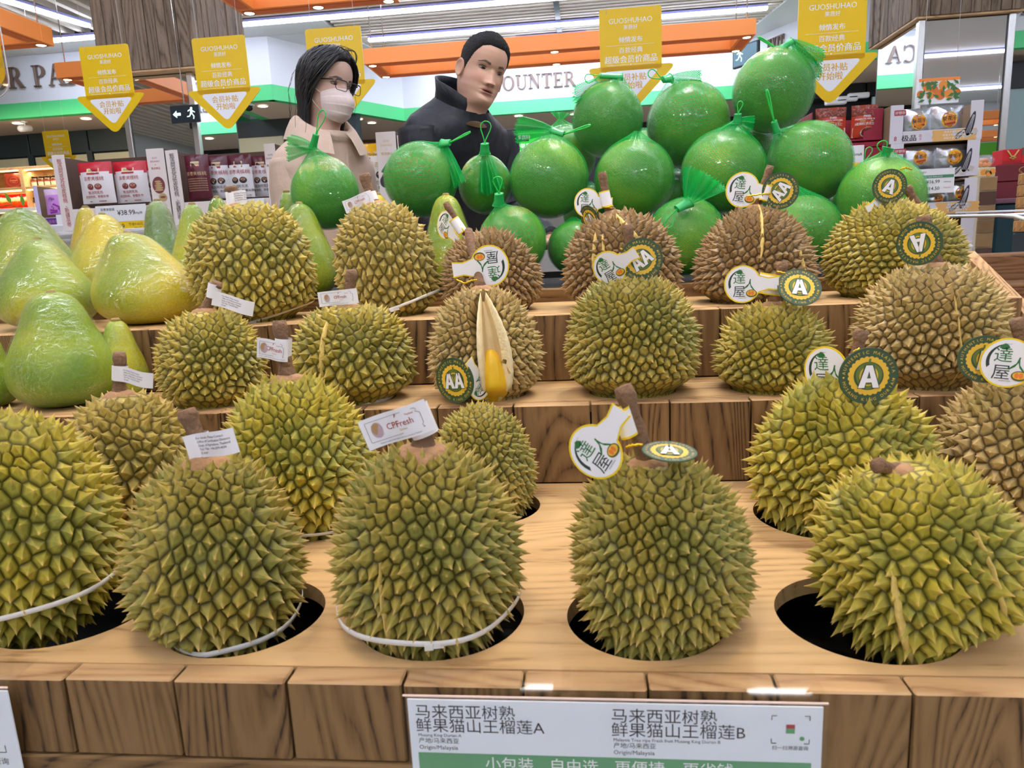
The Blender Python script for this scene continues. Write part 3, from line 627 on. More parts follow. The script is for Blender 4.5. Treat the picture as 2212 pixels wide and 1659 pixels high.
def netted(label, x, y, w, Y, neck, loop=None, clip=None, tail=None, h=1.0, yoff=-0.02, rod=False, darkclip=False, facing=None):
    c = Vector(at_y(x, y, Y)); R = size_at(c, w)/2*0.975
    G = Vector(at_y(neck[0], neck[1], Y+yoff)) if neck else c+Vector((0, 0.3*R, 1.08*R))
    d = G-c; g = max(d.length, R*1.16); d.normalize(); G = c+d*g
    t = thing('pomelo', label, 'pomelo', c, 'green pomelos in plastic nets piled behind the steps')
    seed = NP_N[0]; NP_N[0] += 1; rg = np.random.RandomState(seed+5)
    # the fruit
    bm = bmesh.new(); bmesh.ops.create_icosphere(bm, subdivisions=5, radius=1)
    off = Vector((seed*3.1, 0, 0))
    for v in bm.verts:
        q = 1+0.014*mnoise.noise(v.co*1.6+off); v.co = v.co*R*q*0.978
        v.co.z *= h
    mb = MB(); mb.bm(bm, 0, True); bm.free(); link('fruit', mb.mesh('fruit', [M_PG]), t)
    # the net: a bag drawn together at the neck
    K, J = 54, 96; B = basis(d); P = np.zeros((K, J, 3)); UV = np.zeros((K, J, 2)); ct = min(0.97, R*1.02/g); th_t = math.acos(ct); rn = 0.0065
    acc = 0; prev = None
    for i in range(K):
        s = i/(K-1)
        if s < 0.35:
            u = s/0.35; pr0 = (rn, g); r1, z1 = R*1.008*math.sin(th_t), R*1.008*ct
            rr = rn+(r1-rn)*(u**1.25); zz = g+(z1-g)*u
        else:
            th = th_t+(math.pi-th_t)*(s-0.35)/0.65; rr, zz = R*1.008*math.sin(th), R*1.008*math.cos(th)
        rr = max(rr, 0.0008)
        if prev is not None: acc += math.hypot(rr-prev[0], zz-prev[1])
        prev = (rr, zz); pl = max(0, 1-s/0.42)
        for j in range(J):
            a = 2*math.pi*j/J; k = 1+0.16*pl*math.sin(a*11+seed)+0.08*pl*math.sin(a*5+2*seed)+0.006*math.sin(a*3+s*9)
            P[i, j] = (rr*k*math.cos(a), rr*k*math.sin(a), zz); UV[i, j] = (j/J*72, acc/R*34/2.0)
    P[..., 0:3] = P @ np.array(B.to_3x3()).T
    P[..., 2] = np.where(P[..., 2] < 0, P[..., 2]*h, P[..., 2])
    # last column repeats so the weave joins
    P = np.concatenate([P, P[:, :1]], 1); u2 = np.concatenate([UV, np.stack([np.full(K, 72.0), UV[:, 0, 1]], 1)[:, None]], 1)
    mb = MB(); mb.grid(P, 0, True); me = mb.mesh('net', [M_NET]); set_uv(me, u2.reshape(-1, 2)); link('net', me, t)
    Gl = G-c
    if tail:
        for (tx, ty, tw) in (tail if isinstance(tail, list) else [tail]):
            e = Vector(at_y(tx, ty, Y+yoff-0.012))-c; ax = (e-Gl); ln = ax.length; ax.normalize(); W = size_at(c, tw)/2
            side = ax.cross(Vector((0, -1, 0.15))).normalized(); outv = ax.cross(side).normalized(); K2, J2 = 16, 40; Q = np.zeros((K2, J2, 3)); U = np.zeros((K2, J2, 2))
            for i in range(K2):
                s = i/(K2-1); ww = rn+(W-rn)*s**0.75
                for j in range(J2):
                    u = 2*j/(J2-1)-1; fold = 0.30*ww*math.sin(u*9+seed)*(0.3+s)
                    jag = 0.05*ln*math.sin(j*2.3+seed) if i == K2-1 else 0
                    q = Gl+ax*(ln*s+jag-0.10*ln*u*u*s)+side*(u*ww)+outv*(fold)+Vector((0, 0, -0.10*ln*s*s)); Q[i, j] = q; U[i, j] = ((u+1)*17, s*ln/R*17)
            mb = MB(); mb.grid(Q, 0, True); me = mb.mesh('net_tail', [M_NETD]); set_uv(me, U.reshape(-1, 2)); link('net_tail', me, t)
    if clip:
        e = Vector(at_y(clip[0], clip[1], Y+yoff-0.008))-c; ax = e-Gl; ln = ax.length; B2 = basis(ax); mb = MB(); k = clip[2] if len(clip) > 2 else 1.0
        prof = [(0.0098*k, -0.004), (0.0108*k, -0.003), (0.0112*k, 0.0), (0.0092*k, ln*0.25), (0.0082*k, ln*0.9), (0.0084*k, ln), (0.0070*k, ln)]
        M = Matrix.Translation(Gl) @ B2 @ Matrix.Diagonal((1.15, 0.75, 1, 1))
        mb.lathe(prof, 22, 0, M=M); mb.tube([(0.0113*k*math.cos(a), 0.0113*k*math.sin(a), -0.003) for a in np.linspace(0, 2*math.pi, 23)[:-1]], 0.0011, 6, 0, closed=True, M=M)
        link('clip', mb.mesh('clip', [M_CLIP]), t); Gl = Gl+ax
    if loop:
        e = Vector(at_y(loop[0], loop[1], Y+yoff-0.012))-c; ax = e-Gl; ln = ax.length; side = ax.cross(Vector((0, -1, 0.2))).normalized(); W = ln*(0.035 if rod else (loop[2] if len(loop) > 2 else 0.20)); pts = []
        prof = [(0, .12), (.15, .14), (.35, .45), (.6, .85), (.8, 1.0), (.93, .75), (1.0, .25)]
        for s_, q in prof: pts.append(Gl+ax*s_+side*(W*q))
        for s_, q in prof[::-1]: pts.append(Gl+ax*s_-side*(W*q))
        mb = MB(); mb.tube(pts, 0.0013 if not rod else 0.0019, 7, 0, closed=True); link('loop', mb.mesh('loop', [M_LOOP]), t)
    return t
netted('netted pomelo standing in front of the pile with an upright loop', 1107, 522, 152, 1.59, (1078, 440), (1074, 382, .30), (1078, 418, 1.2), h=1.05)
netted('netted pomelo mostly hidden between two brown durians, bottom of the pile', 1240, 535, 118, 1.64, None)
netted('netted pomelo in the bottom row with a broad fan of net tied in front', 1481, 512, 172, 1.57, (1487, 438), (1440, 492, .2), (1462, 452), (1528, 368, 100), yoff=-0.07)
netted('netted pomelo at the right foot of the pile behind the long seamed durian', 1736, 500, 160, 1.59, (1706, 396), None, None)
netted('netted pomelo left of centre, tail swept left and long tie pointing right', 1186, 386, 174, 1.71, (1192, 300), (1276, 270), (1218, 290, .85), (1112, 268, 56), rod=True)
netted('netted pomelo in the middle layer with no tie showing, centre of the pile', 1370, 388, 176, 1.72, (1376, 300), None)
netted('netted pomelo in the middle layer with an upright clip and folded tail', 1562, 372, 184, 1.73, (1589, 275), (1600, 219, .22), (1594, 246, 1.1), [(1548, 296, 34), (1628, 268, 40)])
netted('netted pomelo in the middle layer whose tie rises along the top fruit', 1748, 354, 182, 1.76, (1678, 284), (1656, 193, .1), (1672, 262, .9), rod=True)
netted('netted pomelo at the right end of the pile with an upright box clip and loop', 1902, 430, 184, 1.64, (1912, 362), (1904, 305, .33), (1911, 338, 1.25), None)
netted('netted pomelo almost hidden behind the right end one, only its clip showing', 1852, 440, 128, 1.86, (1862, 372), (1880, 318, .2), (1866, 352, 1.2))
netted('netted pomelo left of the man with its tie pointing up right', 909, 388, 162, 1.66, (949, 322), (1016, 285), (972, 308, .95), (985, 395, 46), rod=True)
netted('netted pomelo with its tail hanging down the front, beside the man\'s jacket', 1048, 398, 118, 1.74, (1047, 330), (1050, 262, .26), (1047, 310, 1.15), (1062, 410, 56), h=1.1, yoff=-.06)
netted('netted pomelo at the left end of the pile below the masked woman', 703, 416, 148, 1.66, (676, 318), (699, 238, .16), (683, 290, .8), (618, 312, 60), h=1.1)
netted('netted pomelo on top, left of the three, with tail swept left', 1312, 258, 156, 1.86, (1338, 176), (1264, 172, .3), (1296, 163, .9), (1240, 206, 58), h=1.05)
netted('netted pomelo on top, middle of the three, curled loop', 1486, 268, 180, 1.90, (1450, 178), (1401, 155, .26), (1432, 172, 1.15), (1512, 182, 62), h=1.04)
netted('topmost netted pomelo, its net fanned out to the right', 1670, 196, 174, 1.86, (1698, 122), (1638, 80, .10), (1684, 108, .8), [(1778, 124, 40), (1770, 158, 34)], h=1.05, rod=True)
netted('netted pomelo hidden at the back of the pile, only its upright tail showing', 1218, 340, 140, 1.97, (1213, 285), None, None, (1212, 240, 48))
netted('dark green pomelo glimpsed in the gap between the two left top pomelos', 1392, 330, 96, 2.06, None)  # hidden filler fruit, added so that the gaps in the pile go dark
netted('dark green pomelo glimpsed in the gap under the middle top pomelo', 1462, 420, 100, 2.00, None)
netted('dark green pomelo glimpsed between the topmost pomelo and its left neighbour', 1620, 330, 130, 2.0, None)
netted('dark green pomelo glimpsed behind the seamed durian\'s left shoulder', 1640, 470, 130, 1.86, None)
netted('dark green pomelo glimpsed in the gap right of the upright looped one', 1275, 460, 120, 1.86, None)
# a low block in the pit that carries the pile
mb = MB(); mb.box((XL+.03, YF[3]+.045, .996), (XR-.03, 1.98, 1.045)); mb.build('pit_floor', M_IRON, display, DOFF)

# pear shaped pomelos in clear film
def film_mat():
    m, nt, b, out = _new('clear_film'); L = nt.links.new
    tc = N(nt, 'ShaderNodeTexCoord').outputs['Object']
    g = N(nt, 'ShaderNodeBsdfGlossy', Roughness=0.025); g.inputs['Color'].default_value = (1, 1, 1, 1); bp = crinkle(nt, tc, 1.0, 26.0, 0.016); L(bp.outputs[0], g.inputs['Normal'])
    fr0 = N(nt, 'ShaderNodeLayerWeight', Blend=.5); L(bp.outputs[0], fr0.inputs['Normal']); fr = N(nt, 'ShaderNodeMath', operation='POWER'); fr.inputs[1].default_value = 4.0; L(fr0.outputs['Facing'], fr.inputs[0])
    ma = N(nt, 'ShaderNodeMath', operation='MULTIPLY_ADD'); ma.inputs[1].default_value = 0.6; ma.inputs[2].default_value = 0.045; ma.use_clamp = True; L(fr.outputs[0], ma.inputs[0])
    tp = N(nt, 'ShaderNodeBsdfTransparent'); ms = N(nt, 'ShaderNodeMixShader'); L(ma.outputs[0], ms.inputs[0]); L(tp.outputs[0], ms.inputs[1]); L(g.outputs[0], ms.inputs[2]); L(ms.outputs[0], out.inputs['Surface'])
    return m
M_FILM = film_mat()
M_NUB = mat('pomelo_navel', (150, 130, 78), rough=0.8)
def pear(label, x, top, bottom, w, Y, m=M_PY, neck=0.42, lean=0.0, leaves=False):
    a, b_ = at_y(x, top, Y), at_y(x, bottom, Y); zt, zb = float(a[2]), float(b_[2]); R = size_at((a+b_)/2, w)/2*0.96; zb = (.9035 if Y < 1.2 else (1.0205 if Y < 1.47 else 1.0475)); H = zt-zb
    cx = float(at_y(x, (top+bottom)/2, Y)[0])
    t = thing('pear_pomelo', label, 'pomelo', (cx, Y, zb), 'pear shaped pomelos in clear film')
    def prof(k, n=34):
        P = []; zt_ = [0, .004, .03, .09, .18, .30, .42, .54, .65, .75, .84, .91, .96, .988, 1.0]; nk = neck/.45
        rt_ = [.02, .40, .62, .83, .97, 1.0, .95, .83, .69, .57*nk**.5, .48*nk**.8, .39*nk, .29*nk, .17*nk, .01]
        for i in range(n):
            s = (1-math.cos(math.pi*i/(n-1)))/2; q = float(np.interp(s, zt_, rt_)); P.append((q*R*k*(1+(.055*math.exp(-((s-.68)/.15)**2) if k > 1 else 0)), s*H*(1+(k-1)*.5)-(k-1)*.02*H))
        q = [p_[0] for p_ in P]
        for _ in range(2): q = [q[0]]+[(q[i-1]+2*q[i]+q[i+1])/4 for i in range(1, n-1)]+[q[-1]]
        return [(max(a__, .0004), p_[1]) for a__, p_ in zip(q, P)]
    for nm, k, mm in (('fruit', 1.0, m), ('film', 1.016, M_FILM)):
        pr = prof(k); V = []; n = 48; F = []
        for i, (r, z) in enumerate(pr):
            for j in range(n):
                an = 2*math.pi*j/n; q = 1+0.025*math.sin(2*an+x)+0.015*math.sin(3*an+z*20)
                if nm == 'film': q *= 1+0.010*math.sin(an*7+z*30+x)*(0.4+z/H)
                V.append((r*q*math.cos(an)+lean*R*(z/H)**2, r*q*math.sin(an), z))
        V = np.array(V).reshape(len(pr), n, 3); mb = MB(); mb.grid(V, 0, True, wrap=True); link(nm, mb.mesh(nm, [mm]), t)
    mb = MB(); mb.lathe([(0.001, .0035), (.006, .003), (.008, 0), (.008, -.004)], 12, 0, M=Matrix.Translation((lean*R, 0, H*1.0))); link('navel', mb.mesh('navel', [M_NUB]), t)
    if leaves:
        ML = mat('small_leaf', (120, 160, 60), rough=0.5); MS_ = mat('twig', (110, 100, 60), rough=0.8)
        p0 = Vector((lean*R, 0, H)); p1 = p0+Vector((-.05, -.01, .006)); mb = MB(); mb.tube([p0, p0+Vector((-.02, 0, .010)), p1], .0009, 6); link('twig', mb.mesh('twig', [MS_]), t)
        for q, ang in ((Vector((-.018, 0, .010)), 1.9), (Vector((.010, 0, .004)), 1.5)):
            mb = MB(); mb.flat([(0, 0), (.012, .005), (.022, .003), (.028, 0), (.022, -.004), (.012, -.006)]); mb.warp(lambda v: np.stack([v[:, 0], v[:, 1], .15*v[:, 0]+8*v[:, 1]**2], 1))
            link('leaf', mb.mesh('leaf', [ML]), t, Matrix.Translation(p0+q) @ Matrix.Rotation(math.pi/2, 4, 'X') @ Matrix.Rotation(ang, 4, 'Z'))
    return t
pear('green film wrapped pomelo alone on the middle step at left', 133, 630, 905, 222, 1.128, M_PG2, .50)
pear('film wrapped pomelo half hidden behind the one on the middle step', 264, 690, 880, 100, 1.176, M_PG2, .5)
pear('pomelo at the left photo edge on the middle step, barely in view', -40, 715, 892, 150, 1.12, M_PG2, .6)
pear('olive film wrapped pomelo at the far left of the top step', 98, 516, 722, 212, 1.345, M_PG2, .42)
pear('big golden green film wrapped pomelo on the top step, leaning left', 322, 500, 716, 232, 1.345, M_PY, .45, -.30)
pear('bright yellow film wrapped pomelo behind the two front ones', 236, 462, 672, 176, 1.53, M_PY, .42)
pear('film wrapped pomelo with a leafy twig at the left photo edge', 62, 450, 668, 214, 1.55, M_PG2, .44, .0, True)
pear('small film wrapped pomelo peeping out left of the bright yellow one', 196, 446, 600, 104, 1.76, M_PY, .42)
pear('narrow dark green film wrapped pomelo in the back row', 351, 432, 610, 100, 1.72, M_PG, .55)
pear('film wrapped pomelo tucked beside the round yellow durian', 420, 440, 620, 112, 1.60, M_PG2, .45, .12)
pear('green film wrapped pomelo tip seen behind the round yellow durian', 478, 425, 590, 72, 1.75, M_PG2, .6)
pear('yellow green film wrapped pomelo between two top step durians', 662, 438, 640, 128, 1.555, M_PG2, .5, -.1)
pear('film wrapped pomelo behind the knotty stemmed durian', 822, 418, 610, 90, 1.56, M_PY, .5)
pear('film wrapped pomelo glimpsed left of the leftmost netted one', 628, 412, 600, 60, 1.70, M_PG2, .6)
pear('olive film wrapped pomelo behind the tag with the leftward emblem', 970, 420, 645, 126, 1.56, M_PG2, .5)

# ------------------------------------------------------------------ the shop: floor, walls, ceiling
ZF, ZG, ZC = 2.93, 3.10, 3.62       # fascia bottom, green band top, ceiling
M_WHITE = mat('white_wall', (214, 218, 220), rough=0.6)
M_GREEN = mat('green_band', (84, 206, 128), rough=0.5)
M_SOFF = mat('soffit', (214, 194, 172), rough=0.7)
M_DPAN = mat('dark_panel', (38, 52, 56), rough=0.45, noise_amt=0.1)
M_BLK = mat('black_shop', (22, 24, 28), rough=0.5)
M_BEIGE = mat('beige_panel', (206, 200, 168), rough=0.6)
M_CEIL = mat('ceiling_void', (150, 142, 130), rough=0.9)
M_SLAT = mat('ceiling_slat', (212, 204, 190), rough=0.6)
M_LED = mat('led_white', (232, 238, 255), emit=27.0)
M_LET = mat('brown_letter', (112, 92, 78), rough=0.5)
M_FLOOR = mat('floor_tile', (196, 188, 174), rough=0.3, noise_amt=0.06, noise_scale=3)
M_OR = mat('orange_beam', (250, 150, 72), rough=0.42, spec=0.4)
M_OR_SHADE = mat('orange_shaded', (226, 108, 44), rough=0.5)  # darker orange puts the shade under the beams into the colour
def struct(mb, name, mats, parent=None, M=None):
    o = mb.build(name, mats, parent, M)
    if parent is None: o['kind'] = 'structure'
    return o
def bx(lo, hi, name, m, parent=None, bevel=0.0):
    mb = MB(); mb.box(lo, hi, bevel=bevel); return struct(mb, name, [m], parent)
bx((-9, -6, -0.1), (9, 12.4, 0), 'floor', M_FLOOR)
bx((-9, -6, 3.80), (9, 12.4, 3.9), 'ceiling', M_CEIL); CEIL = bpy.data.objects['ceiling']
bx((-9.1, -6, 0), (-9, 12.4, 3.8), 'wall_left', M_WHITE); bx((9, -6, 0), (9.1, 12.4, 3.8), 'wall_right', M_WHITE)
bx((-9, -6.1, 0), (9, -6, 3.8), 'wall_front', M_WHITE); bx((-9, 12.3, 0), (9, 12.4, 3.8), 'wall_back', M_BLK)
# fascia runs round the shop: plan points, left to right
PLAN = [(-9.0, 8.46), (-4.75, 8.46), (-4.75, 10.42), (-4.22, 10.42), (-4.22, 8.46), (-3.55, 8.46), (-2.47, 10.40), (2.18, 10.40), (3.07, 8.55), (9.0, 8.55)]
for i, ((xa, ya), (xb, yb)) in enumerate(zip(PLAN[:-1], PLAN[1:])):
    d = Vector((xb-xa, yb-ya, 0)); L_ = d.length; d.normalize(); M = Matrix.Translation((xa, ya, 0)) @ Matrix.Rotation(math.atan2(d.y, d.x), 4, 'Z')
    mb = MB(); mb.box((0, 0, ZG), (L_, 0.10, 3.80)); o = struct(mb, 'wall_fascia', [M_WHITE], None, M)
    mb = MB(); mb.box((0, -0.004, ZF), (L_, 0.10, ZG-0.0005)); mb.build('green_band', [M_GREEN], o)
mb = MB(); mb.prism([(-8.95, 8.58), (-4.66, 8.58), (-4.66, 10.54), (-4.12, 10.54), (-4.12, 8.58), (-3.60, 8.58), (-2.53, 10.52), (2.25, 10.52), (3.14, 8.67), (8.95, 8.67), (8.95, 12.25), (-8.95, 12.25)], .02, 0, z=ZF+.004); struct(mb, 'trim_1', [M_SOFF])
# white ceiling borders round the slatted fields
bx((2.30, -5.9, ZC), (8.9, 8.5, ZC+.05), 'trim_3', M_WHITE); bx((-8.9, 8.02, ZC), (-2.75, 8.45, ZC+.05), 'trim_4', M_WHITE)
mb = MB(); mb.prism([(-3.6, 8.46), (-2.75, 8.46), (-2.35, 10.1), (-2.4, 10.4), (-2.5, 10.4)], .05, 0, z=ZC); struct(mb, 'trim_5', [M_WHITE])
bx((-2.45, 10.12, ZC), (2.2, 10.40, ZC+.05), 'trim_6', M_WHITE)
mb = MB(); mb.prism([(2.30, 8.5), (3.05, 8.55), (2.2, 10.38), (2.1, 10.38), (2.1, 10.0), (2.3, 8.6)], .05, 0, z=ZC); struct(mb, 'trim_7', [M_WHITE])
# slats across (too fine to pick apart) and the wider slats of the left field
mb = MB(); y = -5.8
while y < 10.1:
    x0 = -4.1 if y < 8.0 else -2.7
    mb.box((x0, y, ZC+.01), (2.29, y+.045, ZC+.07)); y += 0.10
o = mb.build('ceiling_slats', [M_SLAT], CEIL); o['kind'] = 'stuff'
x = -8.6
sl = MB().box((-.03, -5.8, ZC+.01), (.03, 7.95, ZC+.09)).mesh('slat', [M_SLAT])
while x < -4.2:
    link('slat', sl, CEIL, Matrix.Translation((x, 0, 0)) @ Matrix.Rotation(0.0, 4, 'Z')); x += 0.19
# rows of tubes
def tube_light(x0, y0, x1, y1, label, w=0.06, z=ZC-.03):
    d = Vector((x1-x0, y1-y0, 0)); L_ = d.length; a = math.atan2(d.y, d.x)
    t = thing('ceiling_light', label, 'light', (x0, y0, z), 'rows of tube lights under the slats', M=Matrix.Translation((x0, y0, z)) @ Matrix.Rotation(a, 4, 'Z'))
    MB().box((0, -w/2, -.020), (L_, w/2, .004)).build('diffuser', [M_LED], t)
    MB().box((0, -w*.75, .005), (L_, w*.75, .03)).build('housing', [mat('glow_tinted_housing', (170, 175, 250), rough=.4)], t)  # lavender colour stands in for the blue-violet glow along the tubes
tube_light(-6.4, 7.88, 2.1, 7.88, 'first long tube row, running behind the orange frame at the top')
tube_light(-2.45, 8.80, 2.1, 8.80, 'second long tube row from the back wall, ends at the white border')
tube_light(-2.2, 9.50, 2.0, 9.50, 'third long tube row, seen right of the man\'s hair')
tube_light(-2.0, 10.0, 2.0, 10.0, 'tube row closest to the word COUNTER on the back wall')
tube_light(-.75, 9.30, .10, 9.30, 'short tube between the second and third long rows')
_p = at_z(0, -6, ZC-.02); _q = at_z(190, 52, ZC-.02)
tube_light(float(_p[0]), float(_p[1]), float(_q[0]), float(_q[1]), 'slanting tube at the top left corner of the photo')
for i, yy in enumerate((5.6, 3.6, 1.9, 0.2, -1.6, -3.4, -5.0)):
    tube_light(-4.0, yy, 2.1, yy, 'tube row overhead outside the photo, '+['next behind the shoppers', 'between shoppers and arrow signs', 'over the pomelo pile', 'over the front durians', 'just behind the photographer', 'further behind the photographer', 'by the front wall'][i])
for i, yy in enumerate((6.0, 2.6, -1.0, -4.0)): tube_light(4.0, yy, 8.0, yy, 'tube row over the right aisle, '+['farthest', 'second farthest', 'second nearest', 'nearest'][i]+' of four, outside the photo')
# downlights in the soffit
M_DL = mat('downlight', (255, 246, 226), emit=14.0)
dlm = MB().lathe([(.055, 0), (.055, -.004), (.04, -.005)], 20).mesh('lens', [M_DL]); dlr = MB().lathe([(.070, 0.001), (.072, -.005), (.058, -.006), (.056, 0.001)], 20, cap=False).mesh('ring', [mat('ring_white', (230, 230, 228))])
for (px, py, lb) in ((186, 256, 'downlight in the soffit left of the first arrow sign'), (38, 266, 'downlight beside the camera on the left soffit'), (774, 257, 'downlight right of the woman\'s mask'), (803, 265, 'downlight in the soffit between woman and man'), (889, 262, 'downlight at the man\'s shoulder'), (1240, 246, 'downlight behind the top pomelos'), (1555, 222, 'downlight below the orange frame\'s far corner'), (1740, 164, 'downlight left of the black dome camera'), (1120, 250, 'downlight right of the man\'s back'), (568, 229, 'downlight left of the woman\'s hair'), (1975, 190, 'downlight beside the right mirror column')):
    p = at_z(px, py, ZF); t = thing('downlight', lb, 'light', p, 'downlights in the soffit'); link('lens', dlm, t); link('ring', dlr, t)
# security cameras
M_CAMW = mat('camera_white', (225, 225, 225), rough=.4); M_CAMB = mat('camera_glass', (20, 20, 24), rough=.1)
for px, py, lb in ((536, 223, 'dome camera under the soffit right of the second arrow sign'), (1861, 136, 'black dome camera under the right soffit')):
    p = at_z(px, py, ZF); t = thing('dome_camera', lb, 'camera', p); MB().lathe([(.001, 0), (.07, 0), (.07, -.03), (.05, -.035)], 20).build('housing', [M_CAMW], t)
    MB().lathe([(.05, -.035), (.048, -.06), (.03, -.082), (.001, -.09)], 20).build('dome', [M_CAMB], t)
p = at_z(52, 262, ZF); t = thing('bullet_camera', 'white bullet camera hanging from the left soffit', 'camera', p)
MB().lathe([(.04, 0), (.04, -.015), (.012, -.02), (.012, -.06)], 14).build('bracket', [M_CAMW], t)
MB().lathe([(.035, -.09), (.04, -.08), (.04, .08), (.03, .1)], 16, M=Matrix.Translation((0, 0, -.085)) @ Matrix.Rotation(1.75, 4, 'X')).build('housing', [M_CAMW], t)

# ---- serif letters as cut-outs
def stroke(P, w): return (P, w)
SERIF = {  # unit height 1; list of quads/polys; thick stem .17, thin .07
 'I': (.42, [('r', .125, 0, .295, 1), ('r', .02, 0, .40, .06), ('r', .02, .94, .40, 1)]),
 'E': (.72, [('r', .10, 0, .26, 1), ('r', .0, 0, .66, .07), ('r', .0, .93, .64, 1), ('r', .2, .47, .5, .54), ('r', .60, 0, .66, .24), ('r', .58, .77, .64, 1), ('r', .45, .38, .5, .63)]),
 'T': (.80, [('r', .31, 0, .48, 1), ('r', .2, 0, .59, .06), ('r', .02, .93, .77, 1), ('r', .02, .74, .08, 1), ('r', .71, .74, .77, 1)]),
 'H': (.92, [('r', .10, 0, .26, 1), ('r', .62, 0, .78, 1), ('r', .2, .47, .7, .54), ('r', 0, 0, .36, .06), ('r', 0, .94, .36, 1), ('r', .52, 0, .88, .06), ('r', .52, .94, .88, 1)]),
 'N': (.90, [('r', .12, 0, .19, 1), ('r', .69, 0, .76, 1), ('p', [(.10, 1), (.30, 1), (.76, .1), (.76, 0), (.66, 0), (.12, .94)]), ('r', 0, 0, .31, .06), ('r', 0, .94, .2, 1), ('r', .57, .94, .88, 1)]),
 'U': (.86, [('r', .10, .3, .26, 1), ('r', .66, .3, .73, 1), ('a', .415, .30, .315, .30, .235, .235, 180, 360), ('r', 0, .94, .37, 1), ('r', .54, .94, .85, 1)]),
 'O': (.92, [('a', .44, .5, .44, .51, .27, .45, 0, 360)]),
 'C': (.84, [('a', .44, .5, .44, .51, .28, .45, 48, 312), ('r', .70, .66, .76, .98)]),
 'R': (.84, [('r', .10, 0, .26, 1), ('r', 0, 0, .36, .06), ('r', 0, .94, .4, 1), ('a', .36, .73, .29, .27, .14, .21, -90, 90), ('r', .2, .46, .38, .52), ('p', [(.34, .48), (.52, .48), (.84, 0), (.62, 0)]), ('r', .6, 0, .86, .05)]),
 'P': (.74, [('r', .10, 0, .26, 1), ('r', 0, 0, .36, .06), ('r', 0, .94, .4, 1), ('a', .36, .72, .31, .28, .15, .22, -90, 90), ('r', .2, .44, .38, .50)]),
 'A': (.90, [('p', [(.40, 1), (.48, 1), (.84, .03), (.64, .03), (.38, .84)]), ('p', [(.38, .98), (.43, .98), (.15, .03), (.08, .03)]), ('r', .2, .32, .62, .38), ('r', 0, 0, .27, .05), ('r', .55, 0, .92, .05)]),
 'X': (.88, [('p', [(.08, 1), (.28, 1), (.80, 0), (.60, 0)]), ('p', [(.68, 1), (.76, 1), (.20, 0), (.11, 0)]), ('r', 0, .95, .36, 1), ('r', .54, .95, .84, 1), ('r', .02, 0, .3, .05), ('r', .5, 0, .87, .05)]),
}
_lm = {}
def letter_mesh(ch, d=0.05):
    if ch in _lm: return _lm[ch]
    mb = MB()
    for q in SERIF[ch][1]:
        if q[0] == 'r': mb.prism([(q[1], q[2]), (q[3], q[2]), (q[3], q[4]), (q[1], q[4])], d)
        elif q[0] == 'p': mb.prism(q[1][::-1] if False else q[1], d)
        else:
            _, cx, cy, rx, ry, ix, iy, a0, a1 = q; n = 28; A = np.radians(np.linspace(a0, a1, n)); V = []
            for a in A: V += [(cx+rx*math.cos(a), cy+ry*math.sin(a), 0), (cx+ix*math.cos(a), cy+iy*math.sin(a), 0), (cx+rx*math.cos(a), cy+ry*math.sin(a), d), (cx+ix*math.cos(a), cy+iy*math.sin(a), d)]
            F = []
            for i in range(n-1):
                o, p_ = 4*i, 4*i+4; F += [(o+2, p_+2, p_+3, o+3), (o, o+1, p_+1, p_), (o, p_, p_+2, o+2), (o+1, o+3, p_+3, p_+1)]
            mb.add(V, F)
    _lm[ch] = mb.mesh('letter', [M_LET]); return _lm[ch]
def sign_word(word, label, p0, ux, size, gap=0.06, xs=1.0):
    ux = Vector(ux).normalized(); n = ux.cross(Vector((0, 0, 1))); M = Matrix((ux, Vector((0, 0, 1)), n)).transposed().to_4x4(); M.translation = Vector([float(c) for c in p0])+n*0.012; M = M @ Matrix.Diagonal((xs, 1, 1, 1))
    t = thing('wall_lettering', label, 'lettering', M=M); x = 0
    for i, ch in enumerate(word):
        if ch == ' ': x += .45*size; continue
        link('letter', letter_mesh(ch), t, Matrix.Translation((x, 0, 0)) @ Matrix.Diagonal((size, size, 0.5, 1))); x += (SERIF[ch][0]+gap)*size
    return t
p = at_y(1060, 199, 10.40); e = at_y(1246, 186, 10.40); unit = sum(SERIF[c][0]+.06 for c in 'COUNTER')
sign_word('COUNTER', 'brown serif letters ending COUNTER on the back wall, partly behind the man', p, (1, 0, 0), float(e[0]-p[0])/unit)
sign_word('CA', 'brown serif letters CA on the back wall behind an arrow sign', (0.20, 10.40, float(p[2])), (1, 0, 0), .21)
p = at_y(-14, 196, 8.46); e = at_y(168, 184, 8.46); unit = sum(SERIF[c][0]+.06 for c in 'ORPAI')+.45
sign_word('OR PAI', 'brown serif letters on the white wall at far left, above the green band', p, (1, 0, 0), float(e[0]-p[0])/unit)
p = at_y(422, 242, 10.42); sign_word('HI', 'brown serif letters in the recess beside the second arrow sign', p, (1, 0, 0), .20)
d = Vector((3.07-2.18, 8.55-10.40, 0)).normalized(); pa = Vector((2.18, 10.40, 0))
p = pa+d*0.52; sign_word('EXIT', 'brown serif letters EXIT on the slanting side wall', (p.x, p.y, 3.285), d, .235, xs=.42)
p = at_y(2172, 36, 8.55); sign_word('A', 'brown serif letter A in the top right corner', p, (1, 0, 0), .26)
_a, _b = at_z(1182, 0, ZC), at_z(1213, 108, ZC)
mb = MB(); mb.box((float(_b[0])-.03, 2.0, ZC-.002), (float(_b[0])+.03, 10.1, ZC+.008)); mb.build('slat_joint', [M_BLK], CEIL)
bx((-8.9, -5.995, 2.55), (8.9, -5.95, 2.80), 'trim_8', mat('lime_band', (96, 178, 44), rough=.5)); bx((-8.9, -5.995, 2.05), (8.9, -5.96, 2.25), 'trim_9', mat('lime_band', (96, 178, 44), rough=.5))

